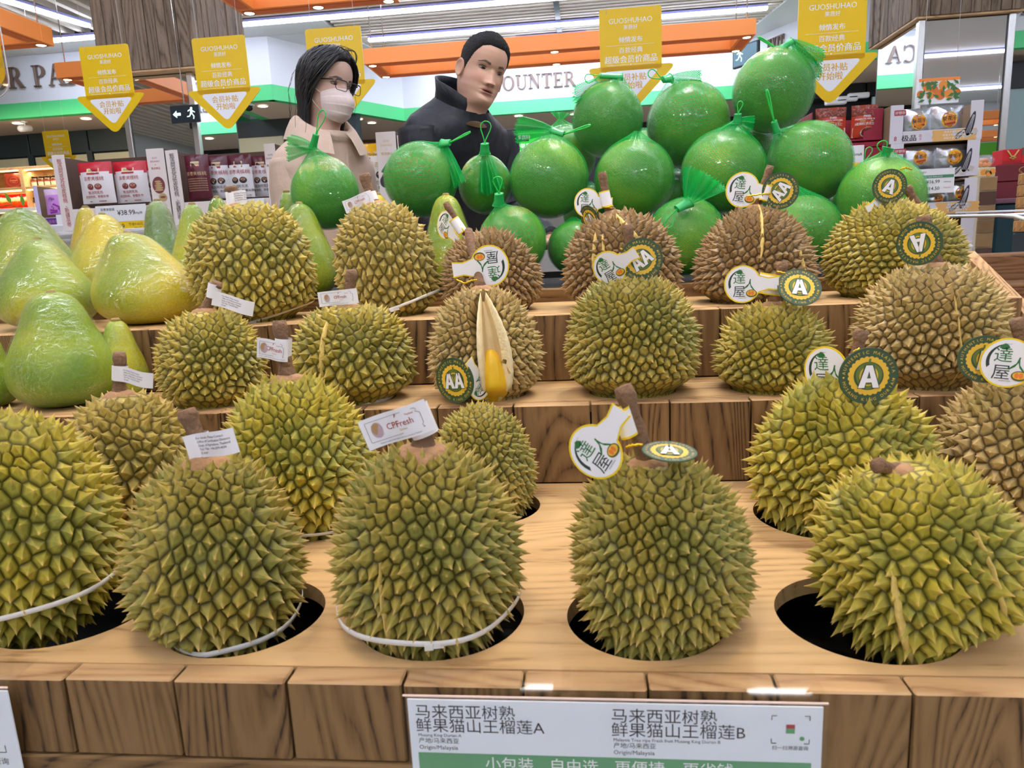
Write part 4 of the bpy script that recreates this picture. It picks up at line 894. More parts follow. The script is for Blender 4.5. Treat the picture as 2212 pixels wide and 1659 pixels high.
# ---- shop fronts below the soffit
def plain(name, label, cat, lo, hi, m, group=None, bevel=0.0):
    c = ((lo[0]+hi[0])/2, (lo[1]+hi[1])/2, lo[2]); mb = MB(); mb.box(tuple(np.array(lo)-c), tuple(np.array(hi)-c), bevel=bevel)
    return tag(mb.build(name, [m], None, Matrix.Translation(c)), label, cat, group)
YB = 9.48
t = thing('shop_front', 'dark teal panelled shop front with cream boards at far left', 'shop front', (-7.0, YB, 0))
def pp(lo, hi, name, m, t=t, c=(-7.0, YB, 0), bevel=0.0):
    mb = MB(); mb.box(tuple(np.array(lo)-np.array(c)), tuple(np.array(hi)-np.array(c)), bevel=bevel); return mb.build(name, [m], t)
za = float(at_y(100, 335, YB)[2]); zb_ = float(at_y(60, 366, YB)[2])
xs = [-8.9, float(at_y(60, 300, YB)[0]), float(at_y(189, 300, YB)[0]), float(at_y(300, 300, YB)[0])]
for a, b in zip(xs[:-1], xs[1:]): pp((a+.01, YB, za), (b-.01, YB+.05, ZF), 'dark_panel', M_DPAN, bevel=.004)
for a, b in zip(xs[:-1], xs[1:]): pp((a+.05, YB+.01, zb_), (b-.05, YB+.05, za-.02), 'cream_panel', M_BEIGE, bevel=.004)
pp((xs[0], YB+.052, 0), (xs[-1], YB+.10, ZF), 'backing', M_DPAN)
for a in xs[1:]: pp((a-.04, YB-.01, 0), (a+.04, YB+.04, za+.02), 'post', M_DPAN)
t2 = thing('shop_front', 'dark shop front with a cream board left of the woman', 'shop front', (-3.6, 9.6, 0))
C2 = (-3.6, 9.6, 0)
q = lambda x, y, Y=9.6: at_y(x, y, Y)
pp((-5.0, 9.62, 0), (-2.9, 9.7, ZF), 'backing', M_DPAN, t2, C2); pp((float(q(500, 340)[0]), 9.58, float(q(500, 335)[2])), (float(q(612, 300)[0]), 9.62, float(q(560, 297)[2])), 'cream_panel', M_BEIGE, t2, C2, bevel=.004)
pp((float(q(432, 340)[0]), 9.56, 1.0), (float(q(498, 300)[0]), 9.62, float(q(460, 293)[2])), 'screen', M_BLK, t2, C2, bevel=.004)
t3 = thing('shop_front', 'brown wood and black shop front behind the two shoppers', 'shop front', (-1.5, 11.9, 0)); C3 = (-1.5, 11.9, 0)
M_WD = wood('shop_wood', (120, 84, 58), (92, 62, 42), (60, 38, 26), 'Z'); M_WOODPANEL = M_WD
xw = [float(at_y(x, 290, 11.9)[0]) for x in (760, 780, 800, 822, 842)]
for a, b in zip(xw[:-1], xw[1:]): pp((a+.003, 11.88, 0), (b-.003, 11.92, ZF), 'wood_panel', M_WD, t3, C3)
pp((xw[-1]+.01, 11.9, 0), (2.9, 11.95, ZF), 'black_panel', M_BLK, t3, C3)
# black cabinets and pale glass on the right
YR = 9.9
t4 = thing('wall_cabinet', 'black cabinet row with small white lights under the right soffit', 'cabinet', (3.6, YR, 0)); C4 = (3.6, YR, 0)
xs4 = [float(at_y(x, 190, YR)[0]) for x in (1760, 1790, 1872, 1930)]
pp((2.6, YR+.30, 0), (xs4[-1]+1.2, YR+.36, ZF), 'backing', M_BLK, t4, C4)
for a, b in zip(xs4[:-1], xs4[1:]): pp((a+.01, YR, float(at_y(1850, 208, YR)[2])), (b-.01, YR+.3, ZF), 'cabinet_door', mat('cabinet_black', (34, 38, 42), rough=.4), t4, C4, bevel=.005)
M_GLS = mat('grey_glass', (150, 172, 170), rough=0.12, spec=.6)
pp((float(at_y(1884, 225, YR-.5)[0]), YR-.5, .9), (float(at_y(1926, 225, YR-.5)[0]), YR-.47, float(at_y(1900, 208, YR-.5)[2])), 'glass_panel', M_GLS, t4, C4)
for (x, y) in ((1806, 222), (1830, 215), (1855, 208)):
    p = at_y(x, y, YR-.6); pp((float(p[0])-.12, YR-.62, float(p[2])-.02), (float(p[0])+.12, YR-.55, float(p[2])+.04), 'spot_bar', M_CAMW, t4, C4, bevel=.01)
# far right: dark lintel and grey glass wall
t5 = thing('glass_partition', 'grey green glass partition below a black lintel at the right edge', 'partition', (5.4, 8.9, 0)); C5 = (5.4, 8.9, 0)
z1 = float(at_y(2195, 190, 8.9)[2]); z2 = float(at_y(2195, 132, 8.9)[2])
pp((3.9, 8.90, z1), (8.9, 8.98, z2), 'lintel', M_BLK, t5, C5); pp((3.9, 8.93, .9), (8.9, 8.95, z1-.002), 'glass_pane', M_GLS, t5, C5); pp((3.9, 8.90, 0), (8.9, 9.0, .9), 'base', M_DPAN, t5, C5)

# ---- columns: weathered boards above, mirror below
M_GREYW = wood('grey_boards', (126, 110, 92), (104, 89, 74), (70, 58, 48), 'Z', rough=.75, ring=.5, bump=.25)
M_MIR = mat('mirror', (235, 238, 238), rough=0.015, metal=1.0)
M_CHR = mat('mirror_trim', (205, 205, 200), rough=0.25, metal=0.8)
def column(label, x0, x1, y0, y1, zbot, over, nb, tiles=None):
    t = thing('mirror_column', label, 'column', ((x0+x1)/2, y0, 0)); C = ((x0+x1)/2, y0, 0)
    g = lambda lo, hi, n, m, b=0.0: pp(lo, hi, n, m, t, C, b)
    o = over
    for i in range(nb):
        a, b = x0-o+(x1-x0+2*o)*i/nb, x0-o+(x1-x0+2*o)*(i+1)/nb; j = rnd.uniform(0, .012)
        g((a+.002, y0-o-.02-j, zbot), (b-.002, y0-o+.01, 3.79), 'board', M_GREYW, .003)
    m = max(3, int(nb*(y1-y0)/(x1-x0)))
    for sx in (0, 1):
        for i in range(m):
            a, b = y0-o+(y1-y0+2*o)*i/m, y0-o+(y1-y0+2*o)*(i+1)/m; j = rnd.uniform(0, .012)
            xa = x0-o-.02-j if sx == 0 else x1+o-.01; xb = x0-o+.01 if sx == 0 else x1+o+.02+j
            g((xa, a+.002, zbot), (xb, b-.002, 3.79), 'board', M_GREYW, .003)
    g((x0-o-.02, y0-o-.02, zbot-.012), (x1+o+.02, y1+o, zbot-.001), 'rim_board', M_CAP)
    zt = tiles if tiles else 0.0
    g((x0, y0, zt), (x1, y1, zbot-.013), 'core', M_DPAN)
    g((x0+.03, y0-.006, zt+.01), (x1-.03, y0-.001, zbot-.02), 'mirror_pane', M_MIR); g((x0-.006, y0+.03, zt+.01), (x0-.001, y1-.03, zbot-.02), 'mirror_pane', M_MIR)
    g((x1+.001, y0+.03, zt+.01), (x1+.006, y1-.03, zbot-.02), 'mirror_pane', M_MIR)
    for xx in (x0, x1): g((xx-.022, y0-.022, zt), (xx+.022, y0+.022, zbot-.014), 'corner_trim', M_CHR, .004)
    if tiles:
        g((x0-.004, y0-.004, 0), (x1+.004, y1, tiles), 'tile_bed', mat('grout', (188, 176, 150), rough=.8)); cols = [mat('tile_%d' % k, c, rough=.35, noise_amt=.2, noise_scale=30) for k, c in enumerate(((150, 118, 76), (86, 58, 44), (128, 98, 62)))]
        s = 0.105; nz_ = int(tiles/s); nx_ = int((x1-x0)/s)
        for a in range(nx_):
            for b in range(nz_-6, nz_):
                g((x0+(x1-x0)*a/nx_+.003, y0-.012, tiles*b/nz_+.003), (x0+(x1-x0)*(a+1)/nx_-.003, y0-.003, tiles*(b+1)/nz_-.003), 'tile', cols[(a*2+b*3+(a*b) % 2) % 3], .002)
    return t
pl0, pl1 = at_z(290, 160, 2.50), at_z(411, 154, 2.50); yl = float((pl0[1]+pl1[1])/2)
xl0 = float(at_y(277, 260, yl)[0]); xl1 = float(at_y(420, 240, yl)[0])
column('left column, weathered boards over a mirror showing ceiling and green bands', xl0, xl1, yl, yl+.66, 2.50, .09, 9)
pr0 = at_z(1990, 40, 2.50); yr = float(pr0[1]); xr0 = float(pr0[0]); xr1 = float(at_y(2178, 120, yr)[0])
column('right column, weathered boards over a mirror, brown tiles at its foot', xr0, xr1, yr, yr+.72, 2.50, .03, 10, tiles=float(at_y(2130, 382, yr)[2]))

# ---- hanging orange light frames
M_SPOT = mat('spot_lens', (255, 214, 160), emit=18.0)
def orange_frame(label, x0, x1, y0, y1, z, h=0.115, w=0.11):
    t = thing('hanging_lamp', label, 'light', ((x0+x1)/2, (y0+y1)/2, z)); cx, cy = (x0+x1)/2, (y0+y1)/2
    def trough(lo, hi, axis):
        mb = MB(); (ax, ay), (bx_, by) = lo, hi
        mb.box((ax-cx, ay-cy, 0), (bx_-cx, by-cy, h), 0, bevel=.002); mb.build('beam', [M_OR], t)
        mb = MB(); mb.box((ax-cx+.022, ay-cy+.022, -.003), (bx_-cx-.022, by-cy-.022, -.0005), 0); mb.build('underside', [M_OR_SHADE], t)
    trough((x0, y0), (x1, y0+w), 0); trough((x0, y1-w), (x1, y1), 0); trough((x0, y0+w+.0005), (x0+w, y1-w-.0005), 1); trough((x1-w, y0+w+.0005), (x1, y1-w-.0005), 1)
    for (a, b) in ((x0+w/2, y0+w/2), (x1-w/2, y0+w/2), (x0+w/2, y1-w/2), (x1-w/2, y1-w/2), ((x0+x1)/2, y0+w/2), ((x0+x1)/2, y1-w/2)):
        mb = MB(); mb.lathe([(.030, -.004), (.036, -.008), (.036, -.003), (.030, -.003)], 16, 0); mb.lathe([(.029, -.0045), (.001, -.0052)], 16, 1); mb.build('spotlight', [M_CHR, M_SPOT], t, Matrix.Translation((a-cx, b-cy, 0)))
    for a in (x0+w/2, x1-w/2):
        for b in (y0+w/2, y1-w/2): MB().tube([(a-cx, b-cy, h), (a-cx, b-cy, ZC+.1-z)], .004, 6).build('hanging_rod', [M_CHR], t)
Z1 = 2.60
a, b, c, d_ = at_z(1633, 74, Z1), at_z(785, 138, Z1), at_z(1588, 113, Z1), at_z(1633, 74, Z1)
orange_frame('long orange light frame behind the man\'s head, right of it', float(b[0]), float(a[0]), float(a[1]), float(c[1]), Z1)
a, b = at_z(527, 34, Z1), at_z(865, 8, Z1); orange_frame('orange light frame cut by the top edge above the woman', float(a[0]), float(b[0]), float((a[1]+b[1])/2)-.62, float((a[1]+b[1])/2), Z1)
a = at_z(118, 100, Z1); orange_frame('orange light frame at the top left corner', float(a[0])-3.0, float(a[0]), float(a[1])-1.0, float(a[1]), Z1)
a, b = at_z(118, 168, Z1), at_z(356, 152, Z1); orange_frame('orange light frame crossing behind the first arrow sign', float(a[0]), float(b[0]), float((a[1]+b[1])/2), float(a[1])+.7, Z1)
orange_frame('orange light frame right above the durians, outside the photo', -1.1, .85, .25, 1.6, 2.70)
for i, (fx_, fy) in enumerate(((-3.5, -1.8), (2.4, -3.6), (4.6, -1.6), (6.4, -4.0), (-5.6, -.6), (-1.4, -4.6))):
    orange_frame(['orange frame behind the photographer, left', 'orange frame behind the photographer, centre', 'orange frame over the right aisle', 'orange frame at the far right aisle', 'orange frame over the left aisle', 'orange frame near the front wall'][i], fx_, fx_+1.9, fy, fy+.8, 2.62)
# ---- exit signs
M_SG = mat('exit_sign', (28, 40, 48), rough=.3); M_SGW = mat('exit_print', (190, 235, 235), emit=2.0)
def runner(mb, s, x, y, z, mi):
    mb.flat(ell(.10*s, .10*s, 12, x+.05*s, y+.42*s), mi, z)
    for P in ([(-.05, .30), (.12, .30), (.10, -.05), (-.10, -.02)], [(.08, .28), (.34, .12), (.32, .05), (.08, .18)], [(-.04, .28), (-.28, .16), (-.30, .24), (-.05, .36)], [(.02, 0), (.10, 0), (.26, -.22), (.20, -.46), (.12, -.44), (.17, -.24)], [(-.10, .0), (0, -.05), (-.16, -.25), (-.40, -.28), (-.40, -.20), (-.2, -.18)]):
        mb.flat([(x+a*s, y+b*s) for a, b in P][::1], mi, z)
p = at_y(399, 246, 5.15); t = thing('exit_sign', 'dark exit sign with arrow and running figure in front of the left mirror column', 'sign', M=frame(p, (0, -1, 0)))  # solid sign added in place of one reflected in the mirror
MB().box((-.11, -.060, -.02), (.11, .060, 0), bevel=.004).build('housing', [M_SG], t)
mb = MB(); runner(mb, .085, .05, 0, .001, 0); mb.flat([(-.09, 0), (-.06, .025), (-.06, .009), (-.03, .009), (-.03, -.009), (-.06, -.009), (-.06, -.025)], 0, .001); mb.build('pictogram', [M_SGW], t)
MB().tube([(0, .07, -.01), (0, 1.3, -.01)], .004, 6).build('hanging_rod', [M_CHR], t)
p = at_y(1609, 118, 8.3); t = thing('exit_sign', 'exit sign seen almost edge on beside the orange frame\'s end', 'sign', M=frame(p, (-.80, -.6, 0)))
MB().box((-.17, -.11, -.04), (.17, .11, 0), bevel=.005).build('housing', [M_SG], t)
mb = MB(); mb.flat(rrect(.31, .19, .01), 1, .0008); runner(mb, .13, -.07, 0, .0016, 0); mb.build('pictogram', [M_SGW, mat('sign_teal', (96, 130, 140))], t)
MB().tube([(0, .11, -.02), (0, .62, -.02)], .004, 6).build('hanging_rod', [M_CHR], t)
# ------------------------------------------------------------------ yellow arrow signs
M_YEL = mat('sign_yellow', (236, 196, 12), rough=0.35, spec=.4)
M_SW = mat('sign_white', (240, 242, 246), rough=0.4); M_YT = mat('sign_gold_print', (222, 170, 30), rough=.4)
M_STR = mat('hanging_string', (200, 200, 198), rough=.6)
_arrow = {}
def arrow_meshes():
    if _arrow: return _arrow
    W, H = .272, .250; P = [(-W/2, 0), (W/2, 0), (W/2, -H+.006), (W/2+.036, -H+.006), (0, -H-.175), (-W/2-.036, -H+.006), (-W/2, -H+.006)]
    P = [( W/2, 0), (-W/2, 0), (-W/2, -H+.004), (-W/2-.040, -H+.004), (0, -H-.180), (W/2+.040, -H+.004), (W/2, -H+.004)]
    mb = MB(); q = round_poly(P, .020)
    # split into body and head so that the outline stays clean
    mb.prism(round_poly([(W/2, 0), (-W/2, 0), (-W/2, -H-.01), (W/2, -H-.01)], .014), .004, 0, z=-.004)
    mb.prism(round_poly([(W/2+.066, -H+.010), (-W/2-.066, -H+.010), (0, -H-.190)], .040, 6), .0042, 0, z=-.0042)
    _arrow['board'] = mb.mesh('board', [M_YEL])
    mb = MB(); z = .0006
    mb.text('GUOSHUHAO', .030, 0, -.062, 0, z); mb.text('果蔬好', .021, 0, -.088, 0, z)
    mb.text('#倾情发布', .0262, 0, -.140, 0, z); mb.box((-.105, -.1535, z), (.105, -.1525, z+.0002), 0)
    mb.text('百款经典', .0265, 0, -.184, 0, z); mb.text('#超级会员价商品', .0335, 0, -.224, 0, z); mb.box((-.105, -.2355, z), (-.01, -.2345, z+.0002), 0); mb.box((.01, -.2355, z), (.105, -.2345, z+.0002), 0)
    mb.flat(ell(.004, .003, 8, 0, -.235), 0, z)
    mb.flat(round_poly([(.126, -.259), (-.126, -.259), (0, -.392)], .028, 6), 0, z)
    for t_, y in (('#会员补贴', -.300), ('#开始啦', -.334)): mb.text(t_, .034, 0, y, 1, z+.0005)
    _arrow['print'] = mb.mesh('print', [M_SW, M_YT])
    return _arrow
def arrow_sign(px, py, Y, label, s=1.0, yaw=0.0, roll=0.0):
    m = arrow_meshes(); p = at_y(px, py, Y)
    M = frame(p, (math.sin(yaw), -math.cos(yaw), 0), roll=roll) @ Matrix.Diagonal((s, s, s, 1))
    t = thing('arrow_sign', label, 'sign', M=M); t['group'] = 'yellow arrow signs hanging from the ceiling'
    link('board', m['board'], t); link('print', m['print'], t)
    zt = (ZC-float(p[2]))/s
    for x in (-.105, .105):
        MB().tube([(x, -.02, .001), (x, -.006, 0), (x*1.03, zt, 0)], .0008/s, 5).build('string', [M_STR], t)
    return t
arrow_sign(222, 98, 3.72, 'yellow arrow sign, large one farthest left, in front of the short orange frame')
arrow_sign(470, 79, 3.56, 'yellow arrow sign at the right edge of the left column')
arrow_sign(718, 59, 3.52, 'yellow arrow sign behind the woman\'s head')
arrow_sign(1361, 16, 3.42, 'yellow arrow sign pointing down at the netted pomelos, centre right')
arrow_sign(1800, -16, 3.28, 'yellow arrow sign cut by the top edge, behind the topmost pomelo')
arrow_sign(118, 282, 6.85, 'small distant yellow arrow sign above the jars at left', 1.0)
arrow_sign(385, 265, 6.6, 'small distant yellow arrow sign rising over the walnut cartons', .96)
# clear round holder at the left edge
p = at_y(-28, 118, 2.6); t = thing('acrylic_sign', 'clear rounded acrylic sign with yellow card, cut by the left photo edge', 'sign', M=frame(p, (0, -1, 0)))
def clear(name='clear_plastic', fac=.10, tint=(1, 1, 1)):
    if name in MATS: return MATS[name]
    m, nt, b, out = _new(name); L = nt.links.new; g = N(nt, 'ShaderNodeBsdfGlossy', Roughness=.03); fr = N(nt, 'ShaderNodeLayerWeight', Blend=.5); pw = N(nt, 'ShaderNodeMath', operation='POWER'); pw.inputs[1].default_value = 4.0; L(fr.outputs['Facing'], pw.inputs[0]); ma = N(nt, 'ShaderNodeMath', operation='MULTIPLY_ADD'); ma.inputs[1].default_value = .5; ma.inputs[2].default_value = .03+fac*.5; ma.use_clamp = True; L(pw.outputs[0], ma.inputs[0])
    tp = N(nt, 'ShaderNodeBsdfTransparent'); tp.inputs[0].default_value = (*tint, 1); ms = N(nt, 'ShaderNodeMixShader'); L(ma.outputs[0], ms.inputs[0]); L(tp.outputs[0], ms.inputs[1]); L(g.outputs[0], ms.inputs[2]); L(ms.outputs[0], out.inputs['Surface']); MATS[name] = m; return m
MB().prism(rrect(.14, .30, .065, 10), .006, 0, z=-.004).build('holder', [clear('clear_holder', .25)], t); MB().prism(rrect(.108, .22, .05, 10), .002, 0, z=-.0075).build('card', [M_YEL], t)
MB().tube([(x, y, .0) for x, y in rrect(.14, .30, .065, 10)], .0025, 6, closed=True).build('rim', [mat('holder_rim', (214, 206, 202), rough=.2)], t)
# ------------------------------------------------------------------ people
_IT = {}
def interp(tab, z):
    k = id(tab)
    if k not in _IT:        # smoothed version of the profile table
        g = np.linspace(tab[0][0], tab[-1][0], 900); v = np.interp(g, [a for a, _ in tab], [b for _, b in tab]); w = np.exp(-(np.arange(-26, 27)/11.0)**2); w /= w.sum()
        pv = np.concatenate([np.full(26, v[0]), v, 2*v[-1]-v[-2:-28:-1]]); sm = np.convolve(pv, w, 'valid'); top = np.clip((g[-1]-g)/.006, 0, 1); _IT[k] = (g, sm*top+v*(1-top))
    return np.interp(z, *_IT[k])
T_F = [(-.075, .050), (-.045, .050), (-.022, .052), (-.010, .062), (-.002, .080), (.006, .089), (.016, .0925), (.026, .0900), (.034, .0880), (.045, .0895), (.056, .0890), (.066, .0875), (.085, .0868), (.100, .0852), (.115, .0850), (.128, .0895), (.142, .0935), (.158, .0945), (.175, .0920), (.192, .0845), (.206, .0720), (.218, .0540), (.226, .0350), (.231, .0150), (.232, .0005)]
T_B = [(-.075, .066), (-.02, .064), (.02, .070), (.05, .082), (.08, .094), (.11, .100), (.14, .102), (.165, .098), (.185, .086), (.203, .068), (.217, .048), (.226, .029), (.231, .013), (.232, .0005)]
T_W = [(-.075, .056), (-.02, .054), (.0, .055), (.015, .059), (.03, .0655), (.05, .0705), (.075, .0740), (.10, .0735), (.13, .0755), (.155, .0765), (.175, .0730), (.192, .0640), (.206, .0520), (.218, .0370), (.226, .0230), (.231, .0100), (.232, .0005)]
def head_point(th, z, feat=True, male=True):
    """th: 0 = straight ahead (-Y), positive towards +X"""
    z = np.asarray(z, float); th = np.asarray(th, float); s, c = np.sin(th), np.cos(th)
    w = interp(T_W, z); f = np.where(c > 0, interp(T_F, z), interp(T_B, z))
    chin = np.clip((.05-z)/.06, 0, 1)*np.clip((z+.03)/.03, 0, 1)
    k = 1-0.10*chin*np.abs(s)*np.clip(c, 0, 1)*1.6
    x = w*s*k; y = -f*c
    flat = np.clip(c, 0, 1)**2; zf = np.exp(-((z-.10)/.07)**2); y = y+0.004*zf*flat*0
    if feat:
        def g(x0, z0, sx, sz): return np.exp(-((x-x0)/sx)**2-((z-z0)/sz)**2)
        front = (c > 0.1)
        ns = np.clip((.122-z)/.046, 0, 1)*np.clip((z-.062)/.008, 0, 1); wid = .0120+.0065*np.clip((.10-z)/.03, 0, 1)
        d = (0.004+0.0145*ns**1.2)*np.exp(-(x/wid)**2)*(ns > 0)*np.minimum(1, ns*4)
        d = d+.0075*(g(.0125, .0700, .0060, .0060)+g(-.0125, .0700, .0060, .0060))+.003*g(0, .0720, .010, .006)
        d = d-.0085*(g(.031, .1150, .0150, .0095)+g(-.031, .1150, .0150, .0095))+.0030*(g(.031, .131, .02, .006)+g(-.031, .131, .02, .006))
        d = d+.0042*(g(.042, .082, .018, .018)+g(-.042, .082, .018, .018))
        d = d+.0060*g(0, .0500, .017, .0042)+.0065*g(0, .0385, .015, .0045)-.0055*g(0, .0447, .019, .0020)-.0030*g(0, .030, .02, .004)+.0030*g(0, .014, .016, .010)
        d = d-.0016*g(0, .058, .0035, .005)-.0022*(g(.027, .062, .006, .02)+g(-.027, .062, .006, .02))
        y = y-np.where(front, d, 0)
    return np.stack([x, y, z], -1)
def normals_grid(P):
    a = np.gradient(P, axis=0); b = np.gradient(P, axis=1); n = np.cross(b, a); n /= np.linalg.norm(n, axis=2)[..., None]+1e-12; return n
def vcol_mat(name, rough=.5, sub=0.0, spec=.4, bump=.15, bscale=400):
    m, nt, b, out = _new(name); L = nt.links.new; at = N(nt, 'ShaderNodeAttribute', attribute_name='tone'); L(at.outputs['Color'], b.inputs['Base Color'])
    b.inputs['Roughness'].default_value = rough; b.inputs['Specular IOR Level'].default_value = spec
    if sub: b.inputs['Subsurface Weight'].default_value = sub; b.inputs['Subsurface Radius'].default_value = (.010, .004, .002); b.inputs['Subsurface Scale'].default_value = 1.0
    n = N(nt, 'ShaderNodeTexNoise', Scale=float(bscale)); bp = N(nt, 'ShaderNodeBump', Strength=bump, Distance=.001); tc = N(nt, 'ShaderNodeTexCoord'); L(tc.outputs['Object'], n.inputs['Vector']); L(n.outputs['Fac'], bp.inputs['Height']); L(bp.outputs[0], b.inputs['Normal']); return m
M_SKIN = vcol_mat('skin', sub=.12)
M_HAIR = mat('black_hair', (22, 20, 22), rough=.34, spec=.6, noise_amt=.3, noise_scale=80)
M_HAIRS = mat('short_hair', (16, 15, 16), rough=.7, noise_amt=.5, noise_scale=500, bump=.8, bump_scale=700)
M_EYE = vcol_mat('eye', rough=.12, spec=.6, bump=0)
M_LASH = mat('lash', (24, 18, 16), rough=.6)
def fabric(name, rgb, rough=.7, fold=.5, sheen=0.0):
    if name in MATS: return MATS[name]
    m, nt, b, out = _new(name); L = nt.links.new; b.inputs['Base Color'].default_value = S(rgb); b.inputs['Roughness'].default_value = rough
    b.inputs['Sheen Weight'].default_value = sheen
    tc = N(nt, 'ShaderNodeTexCoord'); mp = N(nt, 'ShaderNodeMapping'); mp.inputs['Scale'].default_value = (1, 1, .45); L(tc.outputs['Object'], mp.inputs['Vector'])
    n = N(nt, 'ShaderNodeTexNoise', Scale=11.0, Detail=3.0, Distortion=1.2); L(mp.outputs[0], n.inputs['Vector']); n2 = N(nt, 'ShaderNodeTexNoise', Scale=500.0); L(tc.outputs['Object'], n2.inputs['Vector'])
    a = N(nt, 'ShaderNodeMath', operation='MULTIPLY_ADD'); a.inputs[1].default_value = .03; L(n2.outputs['Fac'], a.inputs[0]); L(n.outputs['Fac'], a.inputs[2])
    bp = N(nt, 'ShaderNodeBump', Strength=fold, Distance=.03); L(a.outputs[0], bp.inputs['Height']); L(bp.outputs[0], b.inputs['Normal']); MATS[name] = m; return m
def limb(mb, pts, rad, n=14, mi=0, flat=1.0):
    P = [Vector(p) for p in pts]; Q, R = [], []
    for i in range(len(P)-1):
        for k in range(5):
            t = k/5; Q.append(P[i].lerp(P[i+1], t)); R.append(rad[i]*(1-t)+rad[i+1]*t)
    Q.append(P[-1]); R.append(rad[-1]); S_ = [Q[0]]+[(Q[i-1]+Q[i]*2+Q[i+1])/4 for i in range(1, len(Q)-1)]+[Q[-1]]
    mb.tube(S_, R, n, mi)
def hand(mb, w, d, side, up, s=1.0, mi=0):
    """palm at wrist w, pointing along d, palm normal = side x ...; five bent fingers"""
    d, side = Vector(d).normalized(), Vector(side).normalized(); nrm = d.cross(side).normalized(); w = Vector(w)
    rings = []
    for t, hw, hd in ((-.01, .024, .018), (.02, .034, .016), (.055, .042, .014), (.085, .041, .012), (.095, .034, .008)):
        rings.append([w+d*(t*s)+side*(hw*s*math.cos(a))+nrm*(hd*s*math.sin(a)) for a in np.linspace(0, 2*math.pi, 13)[:-1]])
    mb.grid([[v[:] for v in r] for r in rings], mi, True, wrap=True)
    for k, (o, ln) in enumerate(((-.030, .060), (-.010, .074), (.010, .080), (.030, .072))):
        b0 = w+d*(.085*s)+side*(o*s); p = [b0-d*.01]; dd = d.copy()
        for f in (.45, .32, .23): dd = (dd-nrm*.35).normalized(); p.append(p[-1]+dd*(ln*f*s+.004))
        limb(mb, p, [.0095*s, .0088*s, .0080*s, .0060*s], 8, mi)
    b0 = w+d*(.022*s)+side*(.030*s); p = [b0, b0+(d*.55+side*.8-nrm*.2).normalized()*.036*s]; p.append(p[-1]+(d*.9+side*.25-nrm*.4).normalized()*.028*s); limb(mb, p, [.0125*s, .0105*s, .0075*s], 8, mi)
def person(label, chin_px, Y, yaw, pitch, roll, scale, byaw, male, skin, lean, hipdrop=.52, noff=(.02, 0)):
    """head placed with its chin at a pixel of the plane Y; torso runs from the neck to the hips along lean"""
    cp = Vector(at_y(chin_px[0], chin_px[1], Y)); t = thing('person', label, 'person', (cp.x, cp.y, 0)); org = Vector((cp.x, cp.y, 0))
    Rm = Matrix.Rotation(yaw, 4, 'Z') @ Matrix.Rotation(roll, 4, 'Y') @ Matrix.Rotation(pitch, 4, 'X')
    # local origin of the head is at the chin height on the neck axis; chin tip is at (0,-.092,.012)
    HM_ = Matrix.Translation(cp-org) @ Rm @ Matrix.Scale(scale, 4) @ Matrix.Translation((0, .088, -.004))
    A = np.array(HM_)
    K, J = 210, 132; zs = np.concatenate([np.linspace(-.06, -.01, 12)[:-1], np.linspace(-.01, .15, 150)[:-1], .15+.082*(1-(1-np.linspace(0, 1, 51))**1.6)])
    u = np.linspace(-1, 1, J+1)[:-1]; th = math.pi*(0.62*u+0.38*u**3)
    TH, Z = np.meshgrid(th, zs); P = head_point(TH, Z, True, male); Nn = normals_grid(P)
    x, y, z = P[..., 0], P[..., 1], P[..., 2]; c = np.cos(TH)
    def g(x0, z0, sx, sz): return np.exp(-((x-x0)/sx)**2-((z-z0)/sz)**2)*(c > 0)
    base = np.array(S(skin)[:3]); col = np.ones(P.shape)*base
    red = base*np.array([1.02, .72, .68]); lips = np.array(S((168, 96, 88) if male else (180, 90, 86))[:3]); brow = np.array(S((40, 30, 26))[:3])
    def mixc(m, cc): nonlocal col; m = np.clip(m, 0, 1)[..., None]; col = col*(1-m)+cc*m
    mixc(.35*(g(.042, .078, .022, .018)+g(-.042, .078, .022, .018)+.5*g(0, .073, .013, .008)), red)
    lm = np.clip((np.exp(-((z-.0505)/.0042)**4)+np.exp(-((z-.0388)/.0050)**4))*np.exp(-(x/.022)**6), 0, 1)*(c > 0); mixc(lm*.85, lips)
    mixc(np.exp(-((z-.0447)/(.0022 if male else .001))**4)*np.exp(-(x/.0185)**6)*(c > 0), np.array(S((60, 22, 20))[:3]))
    for s in (-1, 1):
        xx = x*s; arch = .1318+.0040*np.exp(-((xx-.036)/.012)**2)-.06*np.maximum(0, xx-.040); thick = .0042*np.clip((.056-xx)/.02, .35, 1)
        mixc(.9*np.exp(-((z-arch)/thick)**4)*((xx > .014) & (xx < .053))*np.clip((xx-.014)/.004, 0, 1)*(c > 0), brow)
        mixc(.8*g(s*.0085, .0645, .0028, .0016), np.array(S((70, 30, 24))[:3]))
    # scalp
    ath = np.abs(TH); line = np.interp(ath, [0, .45, .80, 1.05, 1.25, 1.45, 1.62, 1.9, 2.3, 3.15], ([.190, .192, .184, .158, .128, .098, .118, .085, .035, .018] if male else [.196, .190, .170, .140, .110, .075, .06, .04, .0, -.01]))
    scalp = np.clip((z-line)/(.012), 0, 1)
    mixc(scalp*(.80 if male else 1), np.array(S((34, 30, 30))[:3]))
    Pw = P.reshape(-1, 3) @ A[:3, :3].T + A[:3, 3]; Pw = Pw.reshape(P.shape)
    # shoulders and trunk continue the same surface
    bf = Vector((math.sin(byaw), -math.cos(byaw), 0)); br = Vector((math.cos(byaw), math.sin(byaw), 0)); nb = Vector(tuple(Pw[0].mean(0)))
    neck = nb+Vector((0, 0, noff[1]))-bf*noff[0]; hip = neck+Vector(lean)*hipdrop; ax = (hip-neck).normalized(); fa = (bf-ax*bf.dot(ax)).normalized()
